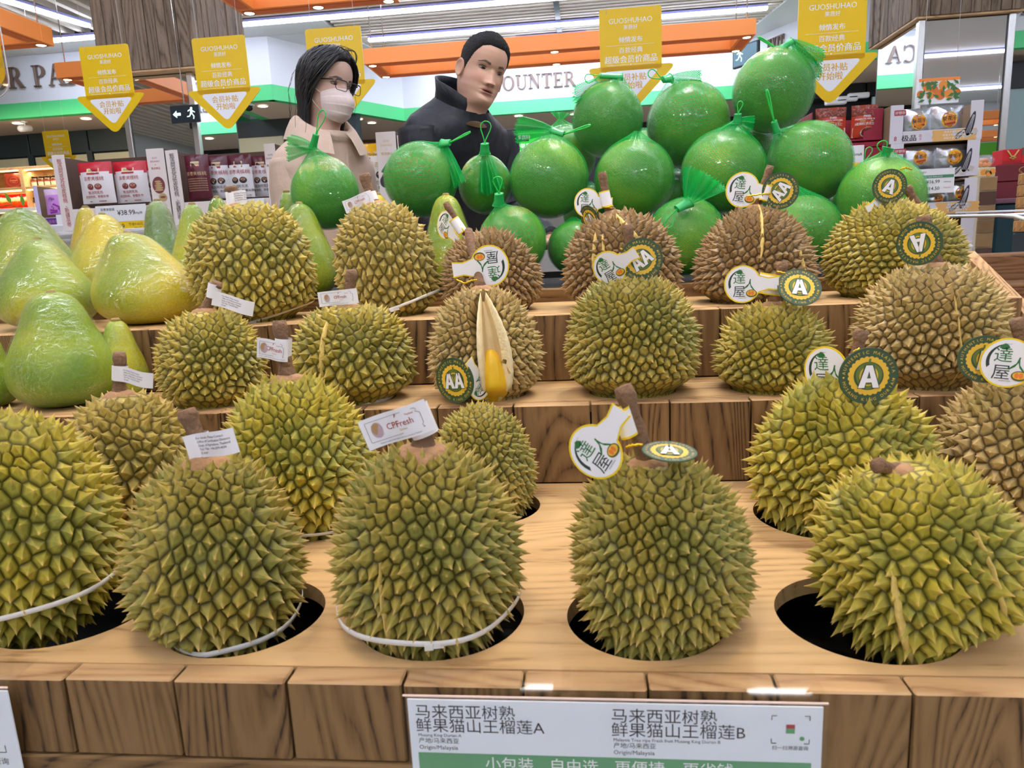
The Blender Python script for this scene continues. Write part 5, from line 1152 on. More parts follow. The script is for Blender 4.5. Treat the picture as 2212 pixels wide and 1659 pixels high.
    prof = [(-.06, .058, .060), (0.0, .066, .066), (.035, .10, .078), (.07, .165, .092), (.12, .196, .108), (.20, .192, .122), (.32, .172, .124), (.45, .158, .116), (.60, .168, .125), (.75, .178, .128), (.86, .165, .118), (.88, .02, .02)]
    sw = 1.0 if male else .80
    def trunk(extra, prof=prof, th=th, fn=None):
        G = []
        for s, w, d in prof:
            o = neck+ax*(s*1.0)
            if s < 0: o = nb*( -s/.06)+neck*(1+s/.06)
            row = []
            for a in th:
                ww, dd = (w*(sw if s > .03 else 1)+extra), (d*(sw if s > .03 else 1)+extra); v = o+br*(ww*math.sin(a))+fa*(dd*math.cos(a)); row.append(v[:])
            G.append(row)
        return np.array(G)
    TR = trunk(0)[::-1]
    full = np.concatenate([TR, Pw]); mb = MB(); mb.grid(full, 0, True, wrap=True)
    tone = np.concatenate([np.ones((TR.shape[0], J, 3))*base, col]).reshape(-1, 3)
    sh = [neck+ax*.105+br*(s*.170*sw) for s in (-1, 1)]
    el = [p+Vector((0, 0, -.27))+br*(s*.015)+bf*(.03) for p, s in zip(sh, (-1, 1))]; wr = [e+Vector((0, 0, -.10))+bf*.20 for e in el]
    n0 = sum(len(v) for v in mb.v)
    for s in (0, 1):
        limb(mb, [sh[s], el[s], wr[s]], [.050*sw, .040*sw, .026*sw]); hand(mb, wr[s], (wr[s]-el[s]), br*(1 if s == 0 else -1), None, .95 if male else .85)
    lo = hip+ax*.34
    hipw = [hip+ax*.28+br*(s*.085) for s in (-1, 1)]
    foot = [Vector((h.x, h.y, .06)) for h in hipw]; knee = [h.lerp(f, .5)+bf*.03 for h, f in zip(hipw, foot)]
    for s in (0, 1): limb(mb, [hipw[s], knee[s], foot[s]], [.075*sw, .052*sw, .036*sw])
    # ears
    for s in (-1, 1):
        a = np.array(head_point(np.array(s*1.62), np.array(.098), False)); E = Matrix.Translation(tuple(a+np.array([s*.004, 0, 0]))) @ Matrix.Rotation(s*-.38, 4, 'Z') @ Matrix.Rotation(-.12, 4, 'X')
        G = []
        for r_, dx in ((1.0, 0), (1.08, .006), (.96, .010), (.80, .0065), (.55, .004), (.25, .003), (.02, .003)):
            G.append([(s*(dx+.004*math.cos(q)*r_*0+.003), .017*r_*math.cos(q)*(1+.12*math.sin(q)), .030*r_*math.sin(q)*(1 if math.sin(q) > 0 else .92)) for q in np.linspace(0, 2*math.pi, 25)[:-1]])
        mb.grid(G, 0, True, wrap=True, M=HM_ @ E)
    me = mb.mesh('body', [M_SKIN]); nv = len(me.vertices); tn = np.ones((nv, 4)); tn[:, :3] = base; tn[:len(tone), :3] = tone
    at = me.attributes.new('tone', 'FLOAT_COLOR', 'POINT'); at.data.foreach_set('color', tn.ravel()); bo = link('body', me, t)
    # eyes
    for s in (-1, 1):
        bm = bmesh.new(); bmesh.ops.create_uvsphere(bm, u_segments=24, v_segments=16, radius=1)
        for v in bm.verts: v.co = Vector((v.co.x*.0150, v.co.y*.0082, v.co.z*(.0048 if male else .0056)))
        cc = []
        for v in bm.verts:
            r = math.hypot(v.co.x-(.002 if male else .003), v.co.z+.0008); cc.append((.012, .008, .006, 1) if r < .0028 else ((.045, .02, .012, 1) if r < .0062 else (.36, .31, .29, 1)))
        e0 = np.array(head_point(np.array(s*.385), np.array(.1150), True)); mb = MB(); mb.bm(bm, 0, True); bm.free(); me = mb.mesh('eye', [M_EYE])
        at = me.attributes.new('tone', 'FLOAT_COLOR', 'POINT'); at.data.foreach_set('color', np.array(cc).ravel()); eo = link('eye', me, t, HM_ @ Matrix.Translation((s*.0315, e0[1]+.0050, .1150)) @ Matrix.Rotation(s*.28, 4, 'Z') @ Matrix.Rotation(-s*.06, 4, 'Y'))
        mb = MB(); mb.tube([(.0155*math.cos(a), -.0086*abs(math.sin(a))**.7-.0008, .0060*math.sin(a)**.8+.0004) for a in np.linspace(.04, math.pi-.04, 14)], [.0004+.0007*math.sin(a) for a in np.linspace(.05, math.pi-.05, 14)], 5); link('eyelid_line', mb.mesh('eyelid_line', [M_LASH]), eo)
    return dict(t=t, HM=HM_, neck=neck, ax=ax, br=br, bf=bf, fa=fa, trunk=trunk, sh=sh, el=el, wr=wr, hipw=hipw, foot=foot, knee=knee, P=P, N=Nn, TH=TH, scalp=scalp, line=line, A=A, sw=sw, hip=hip, scale=scale, th=th)
def shell_hair(I, thick, mat_, fuzz=0.0):
    P, Nn, sc = I['P'], I['N'], I['scalp']; g = np.random.RandomState(3); z = P[..., 2]
    n = -Nn if (Nn[150, :, 1] * P[150, :, 1]).sum() < 0 else Nn
    th = thick(P, I['TH'])*sc**.5*(1+fuzz*g.normal(0, 1, sc.shape)) + .0012*(sc > 0)
    Q = P+n*th[..., None]; K, J = sc.shape; F = []
    for i in range(K-1):
        for j in range(J):
            j2 = (j+1) % J
            if max(sc[i, j], sc[i, j2], sc[i+1, j], sc[i+1, j2]) > 0: F.append((i*J+j, i*J+j2, (i+1)*J+j2, (i+1)*J+j))
    mb = MB(); mb.add(Q.reshape(-1, 3), F, 0, True, M=I['HM']); used = sorted({i for f in F for i in f}); mp = {a: b for b, a in enumerate(used)}
    mb.v = [mb.v[0][used]]; mb.f = [tuple(mp[i] for i in f) for f in mb.f]; mb.n = len(used); return mb
def jacket(I, m, collar, extra=.022, length=.62, mats=None, closed=True):
    ns = [(s, w, d) for s, w, d in [(.0, .070, .072), (.02, .092, .080), (.045, .130, .090), (.075, .172, .098), (.12, .200, .112), (.20, .200, .126), (.32, .186, .130), (.45, .178, .126), (.60, .185, .134), (length, .190, .138), (length+.002, .180, .128)]]
    tt = np.linspace(-math.pi, math.pi, 97)[:-1]; zs = np.array([a[0] for a in ns]); fine = np.unique(np.concatenate([np.linspace(0, length, 60), [length+.002]]))
    pr = [(s, float(np.interp(s, zs, [a[1] for a in ns])), float(np.interp(s, zs, [a[2] for a in ns]))) for s in fine]
    G = I['trunk'](extra, pr, tt); c = G.mean(1, keepdims=True)
    for i in range(G.shape[0]):
        for j in range(G.shape[1]):
            v = Vector(G[i, j]); q = .5+mnoise.noise(Vector((v.x*5, v.y*5, v.z*2.2)))+.35*mnoise.noise(Vector((v.x*13, v.y*13, v.z*7))); G[i, j] = G[i, j]+(G[i, j]-c[i, 0])*(q*.05*min(1, i/8))
    mb = MB(); mb.grid(G, 0, True, wrap=True)
    for s in (0, 1):
        a, e, w = I['sh'][s], I['el'][s], I['wr'][s]; pts, rr = [], []
        for k in range(31):
            t = k/30; p = (a.lerp(e, t/.55) if t < .55 else e.lerp(w+(w-e)*.0, (t-.55)/.45)); pts.append(p)
            r = np.interp(t, [0, .12, .5, .6, 1.0], [.072, .070, .062, .060, .044])*I['sw']; rr.append(float(r*(1+.05*math.sin(k*2.1)*(.3+t)+.03*math.sin(k*4.3))))
        for _ in range(3): pts = [pts[0]]+[(pts[i-1]+pts[i]*2+pts[i+1])/4 for i in range(1, len(pts)-1)]+[pts[-1]]
        mb.tube([p[:] for p in pts], rr, 24, 0)
    jo = link('jacket', mb.mesh('jacket', [m]), I['t'])
    for cm, nm in collar: link(nm, cm, jo)
    return jo
def trousers(I, m, ms):
    mb = MB(); sw = I['sw']
    rows = [[(I['hip']+I['ax']*s+I['br']*(w*sw*math.sin(a))+I['fa']*(d*sw*math.cos(a)))[:] for a in np.linspace(-math.pi, math.pi, 29)[:-1]] for s, w, d in ((.05, .176, .128), (.20, .182, .134), (.34, .170, .124), (.40, .10, .08), (.41, .01, .01))]
    mb.grid(rows, 0, True, wrap=True)
    for s in (0, 1): limb(mb, [I['hipw'][s], I['knee'][s], I['foot'][s]-Vector((0, 0, .01))], [.094*sw, .072*sw, .064*sw], 20)
    link('trousers', mb.mesh('trousers', [m]), I['t'])
    for s in (0, 1):
        f = I['foot'][s]; rows = []
        for t, w, h in ((-.07, .012, .02), (-.06, .034, .06), (0, .040, .075), (.06, .044, .055), (.13, .048, .042), (.17, .036, .030), (.185, .008, .012)):
            o = Vector((f.x, f.y, 0))+I['bf']*t; rows.append([(o+I['br']*(w*math.cos(a))+Vector((0, 0, max(.002, h*.5+h*.5*math.sin(a)))))[:] for a in np.linspace(0, 2*math.pi, 17)[:-1]])
        mb = MB(); mb.grid(rows, 0, True, wrap=True); link('shoe', mb.mesh('shoe', [ms]), I['t'])

# ---- the man
M_NAVY = fabric('navy_jacket', (15, 20, 31), .55, .45)
man = person('man in a dark navy jacket with short black hair, looking down at the fruit', (1046, 224), 2.42, math.radians(38), math.radians(13), math.radians(15), .93, math.radians(46), True, (212, 168, 144), (-.22, .50, -.84), noff=(.030, .060))
shell_hair(man, lambda P, TH: np.interp(P[..., 2], [.09, .14, .17, .20, .232], [.0005, .002, .006, .012, .015])*np.where(np.abs(TH) < 1.0, 1.0, .9), M_HAIRS, .10).build('hair', [M_HAIRS], man['t'])
def stand_collar(I, h=.085, r0=.078, r1=.086, gap=.35, m=None, fold=False, up=.0):
    G = []; n0 = I['neck']+I['ax']*.035; tt = np.linspace(gap, 2*math.pi-gap, 60)
    for k, (s, dr) in enumerate(((0, .012), (.25, .004), (.5, 0), (.8, .002), (1.0, .006), (1.0, .011), (.6, .012), (.2, .018), (0, .022))):
        row = []
        for a in tt:
            hh = h*(1-.30*math.cos(a)**3 if math.cos(a) > 0 else 1.0); r = r0+(r1-r0)*s+dr
            o = n0-I['ax']*(s*hh+up)-I['fa']*(.018*s); row.append((o+I['br']*(r*math.sin(a)*1.0)+I['fa']*(r*1.02*math.cos(a)))[:])
        G.append(row)
    mb = MB(); mb.grid(G, 0, True); return mb.mesh('collar', [m])
jacket(man, M_NAVY, [(stand_collar(man, .092, .070, .072, .14, M_NAVY), 'collar')], .016)
trousers(man, fabric('dark_trousers', (30, 30, 34)), mat('shoe_black', (20, 20, 20), rough=.4))

# ---- the woman
M_BEI = fabric('beige_jacket', (214, 188, 164), .7, .40)
wom = person('woman with black hair, glasses and a white face mask in a beige jacket', (740, 256), 2.42, math.radians(62), math.radians(8), math.radians(5), .93, math.radians(50), False, (222, 184, 164), (-.10, .08, -.99), noff=(.02, .022))
def cap_t(P, TH): return np.interp(P[..., 2], [0, .06, .12, .17, .232], [.010, .016, .016, .014, .020])
hb = shell_hair(wom, cap_t, M_HAIR, .03)
def head_w(I, th, z, off):
    p = head_point(np.array(th), np.array(z), False); q = np.array([p[0], p[1], 0]); n = q/(np.linalg.norm(q)+1e-9); tz = np.clip((z-.13)/.1, 0, 1)
    n = n*(1-tz*.8)+np.array([0, 0, 1])*tz; n /= np.linalg.norm(n); return p+n*off
rg = random.Random(5)
for k in range(1000):
    side = rg.choice((-1, 1)); z0 = rg.uniform(.175, .228); t0 = side*rg.uniform(.05, 2.9)
    if abs(t0) < .8 and z0 < .205: z0 = rg.uniform(.205, .228)
    t1 = side*max(1.50+rg.uniform(0, 1.35), abs(t0)*.9+.2); t1 = side*min(abs(t1), 3.0); zend = rg.uniform(-.15, -.04) if abs(t1) > 1.4 else .02; off = rg.uniform(.010, .024); pts, rr = [], []
    for i in range(15):
        s = i/14; z = z0+(zend-z0)*s**1.15; th = t0+(t1-t0)*min(1, s*1.7)**.8
        if z >= .03: p = head_w(wom, th, min(z, .23), off+.0025*math.sin(s*4+k))
        else:
            pb = head_w(wom, th, .03, off+.006); dz = .03-z; p = np.array([pb[0]*(1-dz*1.2), pb[1]*(1-dz*.9)+.02*dz, z]); p = p+np.array([.006*math.sin(k+s*2)*dz*6, .006*math.cos(k*1.7+s*2)*dz*6, 0])
        pts.append((wom['HM'] @ Vector(p))[:]); rr.append(.0026*math.sin(math.pi*min(1, .12+s*.86))**.6+.0004)
    hb.tube(pts, rr, 6, 0)
for k in range(14):   # stray strands
    s_ = rg.choice((-1, 1)); pts = []; t0 = s_*rg.uniform(1.2, 2.6)
    for i in range(12):
        s = i/11; z = .20-.33*s; q = head_w(wom, t0, max(z, .02), .018+.045*math.sin(math.pi*s*.8)*rg.uniform(.8, 1.1)); pts.append((wom['HM'] @ Vector((q[0], q[1], z)))[:])
    hb.tube(pts, .0006, 4, 0)
for k in range(16):
    pts = []; t0 = rg.uniform(-.6, .6)
    for i in range(7):
        s = i/6; q = head_w(wom, t0+.5*s*rg.uniform(.8, 1.2), .215-.03*s, .022+.022*math.sin(math.pi*s)); pts.append((wom['HM'] @ Vector(q))[:])
    hb.tube(pts, .0006, 4, 0)
hb.build('hair', [M_HAIR], wom['t'])
# mask
M_MASK = fabric('mask_cloth', (240, 222, 214), .8, .15)
G = []
for v in np.linspace(0, 1, 46):
    row = []
    for u in np.linspace(-1, 1, 61):
        hgt = .103-.012*abs(u)**1.2*0-.024*u*u; bot = -.012+.022*u*u; z = bot+(hgt-bot)*v; th = u*1.08; p = head_point(np.array(th), np.array(max(z, -.002)), False); p[2] = z
        nose = .024*math.exp(-(u/.42)**2)*math.exp(-((v-.62)/.36)**2); puff = .010*(1-u*u)*math.sin(math.pi*v)+.0035; pleat = .0022*((v*4.0) % 1.0)*(1-u*u) if .12 < v < .88 else 0
        n = np.array([math.sin(th), -math.cos(th), 0]); q = p+n*(nose+puff+pleat+.0015)
        if v < .1: q = q+np.array([0, .010*(1-v/.1), 0])
        row.append(q)
    G.append(row)
mb = MB(); mb.grid(G, 0, True, M=wom['HM']); mk = mb.build('mask', [M_MASK], wom['t'])
for s in (-1, 1):
    for (v, zt) in ((44, .112), (3, .074)):
        a = np.array(G[v][60 if s > 0 else 0]); b = head_point(np.array(s*1.62), np.array(zt), False)+np.array([s*.008, 0, 0]); mid = (a+b)/2+np.array([s*.006, 0, 0]); mb = MB(); mb.tube([(wom['HM'] @ Vector(tuple(q)))[:] for q in (a, mid, b)], .0016, 6); mb.build('ear_loop', [M_MASK], mk)
# glasses
M_GF = mat('glasses_frame', (52, 34, 34), rough=.3); gl = MB(); ln = MB()
for s in (-1, 1):
    C = []
    for (a, b) in rrect(.052, .034, .010, 5): C.append((s*.0325+a, -.1085+.10*abs(s*.0325+a)**1.0*abs(s*.0325+a)*6, .1085+b))
    gl.tube(C, .0013, 7, 0, closed=True, M=wom['HM']); gl.tube([p for p in C if p[2] > .1085+.013], .0021, 7, 0, M=wom['HM']); ln.add(C, [tuple(range(len(C)))], 0, False, M=wom['HM'])
    p0 = (s*.060, -.084, .124); gl.tube([(s*.0575, -.0905, .124), p0, (s*.072, -.05, .122), (s*.0775, -.005, .117), (s*.0775, .015, .108)], [.0022, .0028, .0024, .002, .0018], 7, 0, M=wom['HM'])
gl.tube([(-.008, -.1065, .118), (0, -.109, .120), (.008, -.1065, .118)], .0015, 6, 0, M=wom['HM'])
go = gl.build('glasses', [M_GF], wom['t']); ln.build('lenses', [clear('lens_glass', .02)], go)
# jacket with a wide turned down collar
def flap_collar(I, m):
    G = []; n0 = I['neck']+I['ax']*.02; tt = np.linspace(.30, 2*math.pi-.30, 60)
    for s, r, zz in ((0, .074, .0), (.3, .078, .035), (.6, .084, .058), (.75, .092, .062), (.85, .104, .050), (.95, .118, .020), (1, .130, -.015)):
        row = []
        for a in tt:
            f = max(0, math.cos(a)); rr = r*(1+.25*f*s); row.append((n0-I['ax']*(zz*(1-.45*f)-.05*f*s*s)+I['br']*(rr*math.sin(a))+I['fa']*(rr*math.cos(a)))[:])
        G.append(row)
    mb = MB(); mb.grid(G, 0, True); return mb.mesh('collar', [m])
jacket(wom, M_BEI, [(flap_collar(wom, M_BEI), 'collar')], .026, .66)
trousers(wom, fabric('woman_trousers', (52, 52, 60)), mat('shoe_white', (210, 205, 200), rough=.5))
# ------------------------------------------------------------------ tags on the durians
M_PAPER = mat('tag_paper', (238, 238, 242), rough=.45); M_INK = mat('tag_ink', (70, 66, 84), rough=.5); M_RED = mat('tag_red', (166, 52, 58), rough=.5)
M_TGOLD = mat('tag_gold', (206, 176, 92), rough=.5); M_TPINK = mat('tag_pink', (190, 164, 176), rough=.5); M_TTAN = mat('tag_tan', (176, 140, 96), rough=.5)
M_DG = mat('disc_green', (62, 88, 62), rough=.35); M_DY = mat('disc_yellow', (236, 192, 60), rough=.4); M_DW = mat('disc_white', (244, 244, 246), rough=.35); M_OL = mat('disc_olive', (104, 124, 56), rough=.4)
M_LY = mat('emblem_yellow', (246, 214, 30), rough=.35); M_EG = mat('emblem_green', (48, 118, 62), rough=.4); M_ED = mat('emblem_dark', (44, 62, 56), rough=.4); M_EO = mat('emblem_orange', (238, 132, 50), rough=.4)
M_TIE = mat('gold_tie', (232, 194, 30), rough=.25, metal=.5); M_DGR = mat('emblem_rind', (92, 92, 44), rough=.6)
def thai_tag(key, ends, kind, hgt=.027, wrap=1, bow=.006):
    """white strip glued round the stem; ends: pixels of the left and right end of its middle line"""
    I = DUR[key]; Y = float(I['t'].location.y)-.016; a, b = Vector(at_y(ends[0], ends[1], Y)), Vector(at_y(ends[2], ends[3], Y-(ends[4] if len(ends) > 4 else 0))); w = (b-a).length; mid = (a+b)/2
    ux = (b-a).normalized(); n = ux.cross(Vector((0, 0, 1))).normalized(); n = n if n.y < 0 else -n; uy = n.cross(ux); M = Matrix((ux, uy, n)).transposed().to_4x4(); M.translation = mid-I['t'].location
    def bend(v): x = v[:, 0]/w; return np.stack([v[:, 0], v[:, 1], v[:, 2]+bow*np.sin(x*5+key.__hash__() % 1*0)], 1)
    mb = MB(); g = [[(x, y, 0) for x in np.linspace(-w/2, w/2, 24)] for y in np.linspace(-hgt/2, hgt/2, 4)]; mb.grid(g, 0, True); g2 = [[(x, y, -.0007) for x in np.linspace(-w/2, w/2, 24)] for y in np.linspace(-hgt/2, hgt/2, 4)]; mb.grid(g2, 0, True)
    mb.warp(bend); to = link('tag', mb.mesh('tag', [M_PAPER]), I['t'], M)
    # the band round the stem
    r = I['r']*1.12; st = I['stem_dir']; sp = Vector((0, 0, 0)); base = mid-I['t'].location
    hc = base-Vector((0, 0, 0)); top = I['stem_top']-I['t'].location; foot = top-st*.06; tt = max(0, min(1, (hc-foot).dot(st)/.06)); cc = foot+st*(.06*tt) ; side = ux
    bm_ = MB(); Z = [(-hgt/2), hgt/2]; rows = []
    for z in Z: rows.append([(cc+uy*z+side*(r*math.cos(a_))+n*(r*math.sin(a_)))[:] for a_ in np.linspace(0, 2*math.pi, 25)])
    bm_.grid(rows, 0, True); link('tag_band', bm_.mesh('tag_band', [M_PAPER]), I['t'])
    pm = MB(); z = .0005; s = hgt/.027
    if kind == 'logo':
        for (x0, y0, x1, y1) in ((-.028, .0098, .022, .0101), (-.028, -.0081, .026, -.0078), (-.0285, -.008, -.0282, .010)): pm.box((x0*w/.066, y0*s, z), (x1*w/.066, y1*s, z+.0001), 0)
        pm.tube([(x*w/.066, y*s, z+.0002) for x, y in ((.022, .010), (.024, .0085), (.0225, .007), (.026, .005), (.026, -.004), (.0245, -.006), (.026, -.008))], .0002, 4, 0)
        cx_ = -.0195*w/.066; pm.flat(ell(.0052*s, .0068*s, 20, cx_, .001*s), 1, z+.0002); pm.flat([(cx_+x*s, y*s) for x, y in ((-.0050, .001), (-.002, -.003), (.001, .001), (.003, .006), (.0, .0078), (-.004, .006))], 2, z+.0004)
        sz = .0078*s; pm.text('CPFresh', sz, .004*w/.066, -.0015*s, 3, z+.0002, sx=1.02); pm.flat([(.001, .0065*s), (.003, .0085*s), (.0032, .0105*s), (.0018, .009*s)], 3, z+.0002); pm.text('Thailand', .0024*s, .016*w/.066, .0062*s, 3, z); pm.text('Durian', .0028*s, .006*w/.066, -.0052*s, 4, z)
        pm.text('Premium quality fresh durian from the orchards of Thailand', .0017*s, 0, -.0115*s, 0, z)
        mats = [M_INK, M_TPINK, M_TTAN, M_RED, M_TGOLD]
    else:
        for i, l in enumerate(('For details, Please Contact', 'Office of Certification Division', 'Dept. of Agriculture, Thailand', 'Tel / Fax : +66-2579-4034', 'E-mail :')): pm.text(l, .0036*s, -.020*w/.066+.0004*i, (.0072-.0042*i)*s, 0, z, align='l')
        mats = [M_INK]
    pm.warp(bend); link('tag_print', pm.mesh('tag_print', mats), to); return to
def disc_mesh(grade):
    k = 'disc'+grade
    if k in _lm: return _lm[k]
    mb = MB(); R = .027; mb.prism(ell(R, R, 40), .0009, 0, z=-.0009); mb.add([], []) if False else None
    mb.tube([(x, y, .0) for x, y in ell(R-.0006, R-.0006, 40)], .0004, 4, 0, closed=True)
    P = []
    for i in range(72): a = 2*math.pi*i/72; r = .0182+.0006*(1 if i % 3 else -1); P.append((r*math.cos(a), r*math.sin(a)))
    mb.flat(P, 1, .0002); mb.flat(ell(.0135, .0135, 32), 0, .0004)
    mb.flat([(x*.0118*(1+.05*math.sin(3*a)), y*.0128) for a, (x, y) in zip(np.linspace(0, 6.28, 28), ell(1, 1, 28))], 3, .0006); mb.flat(ell(.0085, .0095, 24), 1, .0008); mb.flat(ell(.0068, .0082, 24), 3, .0009)
    for x in (-.003, .003): mb.flat(ell(.0022, .0055, 14, x, 0), 1, .0011)
    mb.flat([(-.001, .0122), (.001, .0122), (.0016, .0165), (-.0002, .0165)], 3, .0008)
    sz = .0185 if grade == 'A' else .0150
    def cap_a(x0, w, h, y0, th):
        for sg in (-1, 1): mb.flat([(x0+sg*w/2, y0), (x0+sg*(w/2-th*1.1), y0), (x0-sg*th*.25, y0+h), (x0+sg*th*.55, y0+h)][::sg], 2, .0014)
        mb.flat([(x0-w*.28, y0+h*.24), (x0+w*.28, y0+h*.24), (x0+w*.23, y0+h*.42), (x0-w*.23, y0+h*.42)], 2, .0015)
        for sg in (-1, 1): mb.flat([(x0+sg*(w/2+.0007), y0-.0006), (x0+sg*(w/2-th*1.1-.0006), y0-.0006), (x0-sg*th*.4, y0+h+.0006), (x0+sg*th*.8, y0+h+.0006)][::sg], 0, .00125)
    if grade == 'A': cap_a(0, .0190, .0215, -.0112, .0052)
    else: cap_a(-.0068, .0140, .0180, -.0092, .0040); cap_a(.0068, .0140, .0180, -.0092, .0040)
    def ring(txt, a0, da, up=True):
        for i, ch in enumerate(txt):
            a = math.radians(a0+da*i)
            if ch == ' ': continue
            r = .0212 if up else .0243; mb.text(ch, .0042, r*math.cos(a), r*math.sin(a), 1, .0004, rot=a-math.pi/2 if up else a+math.pi/2)
    ring('AUTHENTIC', 172, -9.6); ring('MALAYSIA', 78, -9.6); ring('MUSANG KING DURIAN', 196, 9.0, False)
    for a in (183, -8): mb.flat(ell(.0009, .0009, 6, .0226*math.cos(math.radians(a)), .0226*math.sin(math.radians(a))), 1, .0004)
    _lm[k] = mb.mesh('disc', [M_DG, M_DY, M_DW, M_OL]); return _lm[k]
def emblem_mesh():
    if 'emblem' in _lm: return _lm['emblem']
    mb = MB(); R = .026   # round head with a short paper neck towards +x
    def outline(o):
        P = [( (R+o)*math.cos(a), (R+o)*1.06*math.sin(a)) for a in np.linspace(math.radians(26), math.radians(334), 34)]; return P+[(.036, -.0088-o), (.050, -.0105-o), (.050+o*.3, .0105+o), (.036, .0088+o)]
    mb.prism(outline(0), .0007, 0, z=-.0007); mb.flat(outline(-.0018), 1, .0002)
    mb.flat(ell(.019, .020, 30, -.001, .001), 2, .0003); mb.flat(ell(.0178, .0188, 30, .001, .002), 1, .0004); mb.flat(ell(.017, .010, 20, -.002, -.009), 1, .00045)
    mb.text('達', .0180, -.005, .002, 3, .0006); mb.text('人', .0170, .0085, -.007, 3, .0007, rot=-.15); mb.text('屋', .0180, -.005, -.017, 2, .0006)
    mb.flat([(-.0095, .016), (-.0075, .0195), (-.0045, .0215), (-.001, .0195), (.0005, .0165), (-.0045, .015)], 3, .0006)
    mb.flat(ell(.0076, .0056, 20, .0125, -.0135), 4, .0008); mb.flat(ell(.0064, .0042, 20, .0125, -.0130), 5, .0010)
    for x in (.0100, .0140): mb.flat(ell(.0020, .0032, 12, x, -.0130), 6, .0012)
    mb.text('DURIAN KING', .0017, 0, -.0205, 2, .0006)
    _lm['emblem'] = mb.mesh('emblem', [M_LY, M_DW, M_ED, M_EG, M_DGR, M_DY, M_EO]); return _lm['emblem']
def mark(key, kind, x, y, sx, roll=0.0, yaw=0.0, pitch=0.0, dy=-.03, flipped=False):
    """disc ('A', 'AA') or paper emblem hung on the stem; sx = height in pixels"""
    I = DUR[key]; p = at_y(x, y, I['hy']+dy); s = size_at(p, sx)/(.054 if kind != 'E' else .0555)
    n = Vector((math.sin(yaw)*math.cos(pitch), -math.cos(yaw)*math.cos(pitch), math.sin(pitch)))
    M = frame(Vector([float(c) for c in p])-I['t'].location, n, roll=math.radians(roll)) @ Matrix.Diagonal((s*(-1 if flipped else 1), s, s, 1))
    return link('emblem_tag' if kind == 'E' else 'grade_disc', emblem_mesh() if kind == 'E' else disc_mesh(kind), I['t'], M)
def neck_band(key, x, y, hpx, wpx, dy=-.012, w=1.0):
    """paper neck folded round the stem, white with yellow edges and a small printed figure"""
    I = DUR[key]; p = Vector(at_y(x, y, I['hy']+dy))-I['t'].location; h = size_at(p+I['t'].location, hpx); r = size_at(p+I['t'].location, wpx)/2
    mb = MB(); st = I['stem_dir']; B = basis(st)
    for z0, z1, mi, k in ((-h/2, -h/2+.0022, 0, 1.0), (-h/2+.0022, h/2-.0022, 1, 1.0), (h/2-.0022, h/2, 0, 1.0)):
        mb.grid([[(r*k*math.cos(a), r*.8*k*math.sin(a), z) for a in np.linspace(0, 2*math.pi, 25)] for z in (z0, z1)], mi, True, M=B)
    o = link('tag_neck', mb.mesh('tag_neck', [M_LY, M_DW]), I['t'], Matrix.Translation(p)); return o
def tie(key, pts):
    I = DUR[key]; mb = MB(); q = [Vector(at_y(x, y, I['hy']-.022-.004*(i % 2)))-I['t'].location for i, (x, y) in enumerate(pts)]
    fine = []
    for a, b in zip(q[:-1], q[1:]):
        for k in range(5): fine.append(a.lerp(b, k/5)+Vector((0, .0006*math.sin(k*2.5), .0006*math.cos(k*2.5))))
    fine.append(q[-1]); mb.tube([v[:] for v in fine], [.0011+.0005*(i % 2) for i in range(len(fine))], 5, 0); link('tie', mb.mesh('tie', [M_TIE]), I['t'])
thai_tag('A3', (783, 946, 930, 892), 'logo', .0300); thai_tag('A2', (398, 972, 514, 948), 'text', .0245)
thai_tag('B1', (242, 808, 334, 822), 'text', .0205); thai_tag('B2', (552, 752, 624, 760), 'logo', .0260)
thai_tag('C1', (456, 644, 550, 668), 'text', .0235); thai_tag('C2', (686, 648, 774, 638), 'logo', .0235)
thai_tag('D1', (486, 430, 534, 426), 'text', .0260); thai_tag('D2', (742, 448, 806, 424), 'logo', .0235)
# upright durians with round tags
neck_band('A4', 1350, 912, 66, 42); mark('A4', 'E', 1286, 976, 128, roll=58, yaw=-.4); mark('A4', 'A', 1446, 974, 118, roll=-35, pitch=1.46, yaw=.55, dy=-.03); tie('A4', [(1352, 966), (1366, 962), (1388, 960)])
mark('B4', 'E', 1784, 802, 110, roll=5, yaw=-.85, dy=-.002); mark('B4', 'A', 1876, 812, 124, roll=0, dy=-.062); tie('B4', [(1842, 760), (1855, 754), (1868, 766)])
mark('B5', 'A', 2128, 776, 104, roll=8, yaw=-.3, dy=-.03); mark('B5', 'E', 2176, 784, 110, roll=-4, yaw=-.35, dy=-.045)
mark('C3', 'E', 1058, 574, 90, roll=184, yaw=.25, dy=.02); tie('C3', [(986, 604), (1004, 612), (1018, 606), (1030, 604)])
mark('C3', 'AA', 982, 822, 100, roll=6, yaw=-.45, dy=-.095); mark('C3', 'E', 1038, 830, 74, roll=120, yaw=1.0, dy=-.085)
mark('C4', 'AA', 1385, 561, 93, roll=35, dy=-.03); mark('C4', 'E', 1316, 580, 78, roll=28, yaw=-.3, pitch=-.2, dy=-.025); tie('C4', [(1340, 537), (1350, 541), (1362, 543)])
mark('C5', 'E', 1604, 614, 82, roll=0, yaw=-.15, dy=-.030); mark('C5', 'A', 1727, 620, 92, roll=-8, yaw=.0, pitch=.62, dy=-.040); neck_band('C5', 1664, 614, 44, 60); tie('C5', [(1678, 586), (1694, 590), (1706, 598)])
mark('C6', 'A', 1985, 526, 94, roll=190, yaw=-.75, dy=-.035); tie('C6', [(2008, 510), (2018, 514), (2026, 520)])
mark('D3', 'E', 962, 486, 64, roll=-42, yaw=-.75, dy=.03); neck_band('D3', 990, 488, 36, 24); tie('D3', [(998, 492), (1002, 500)])
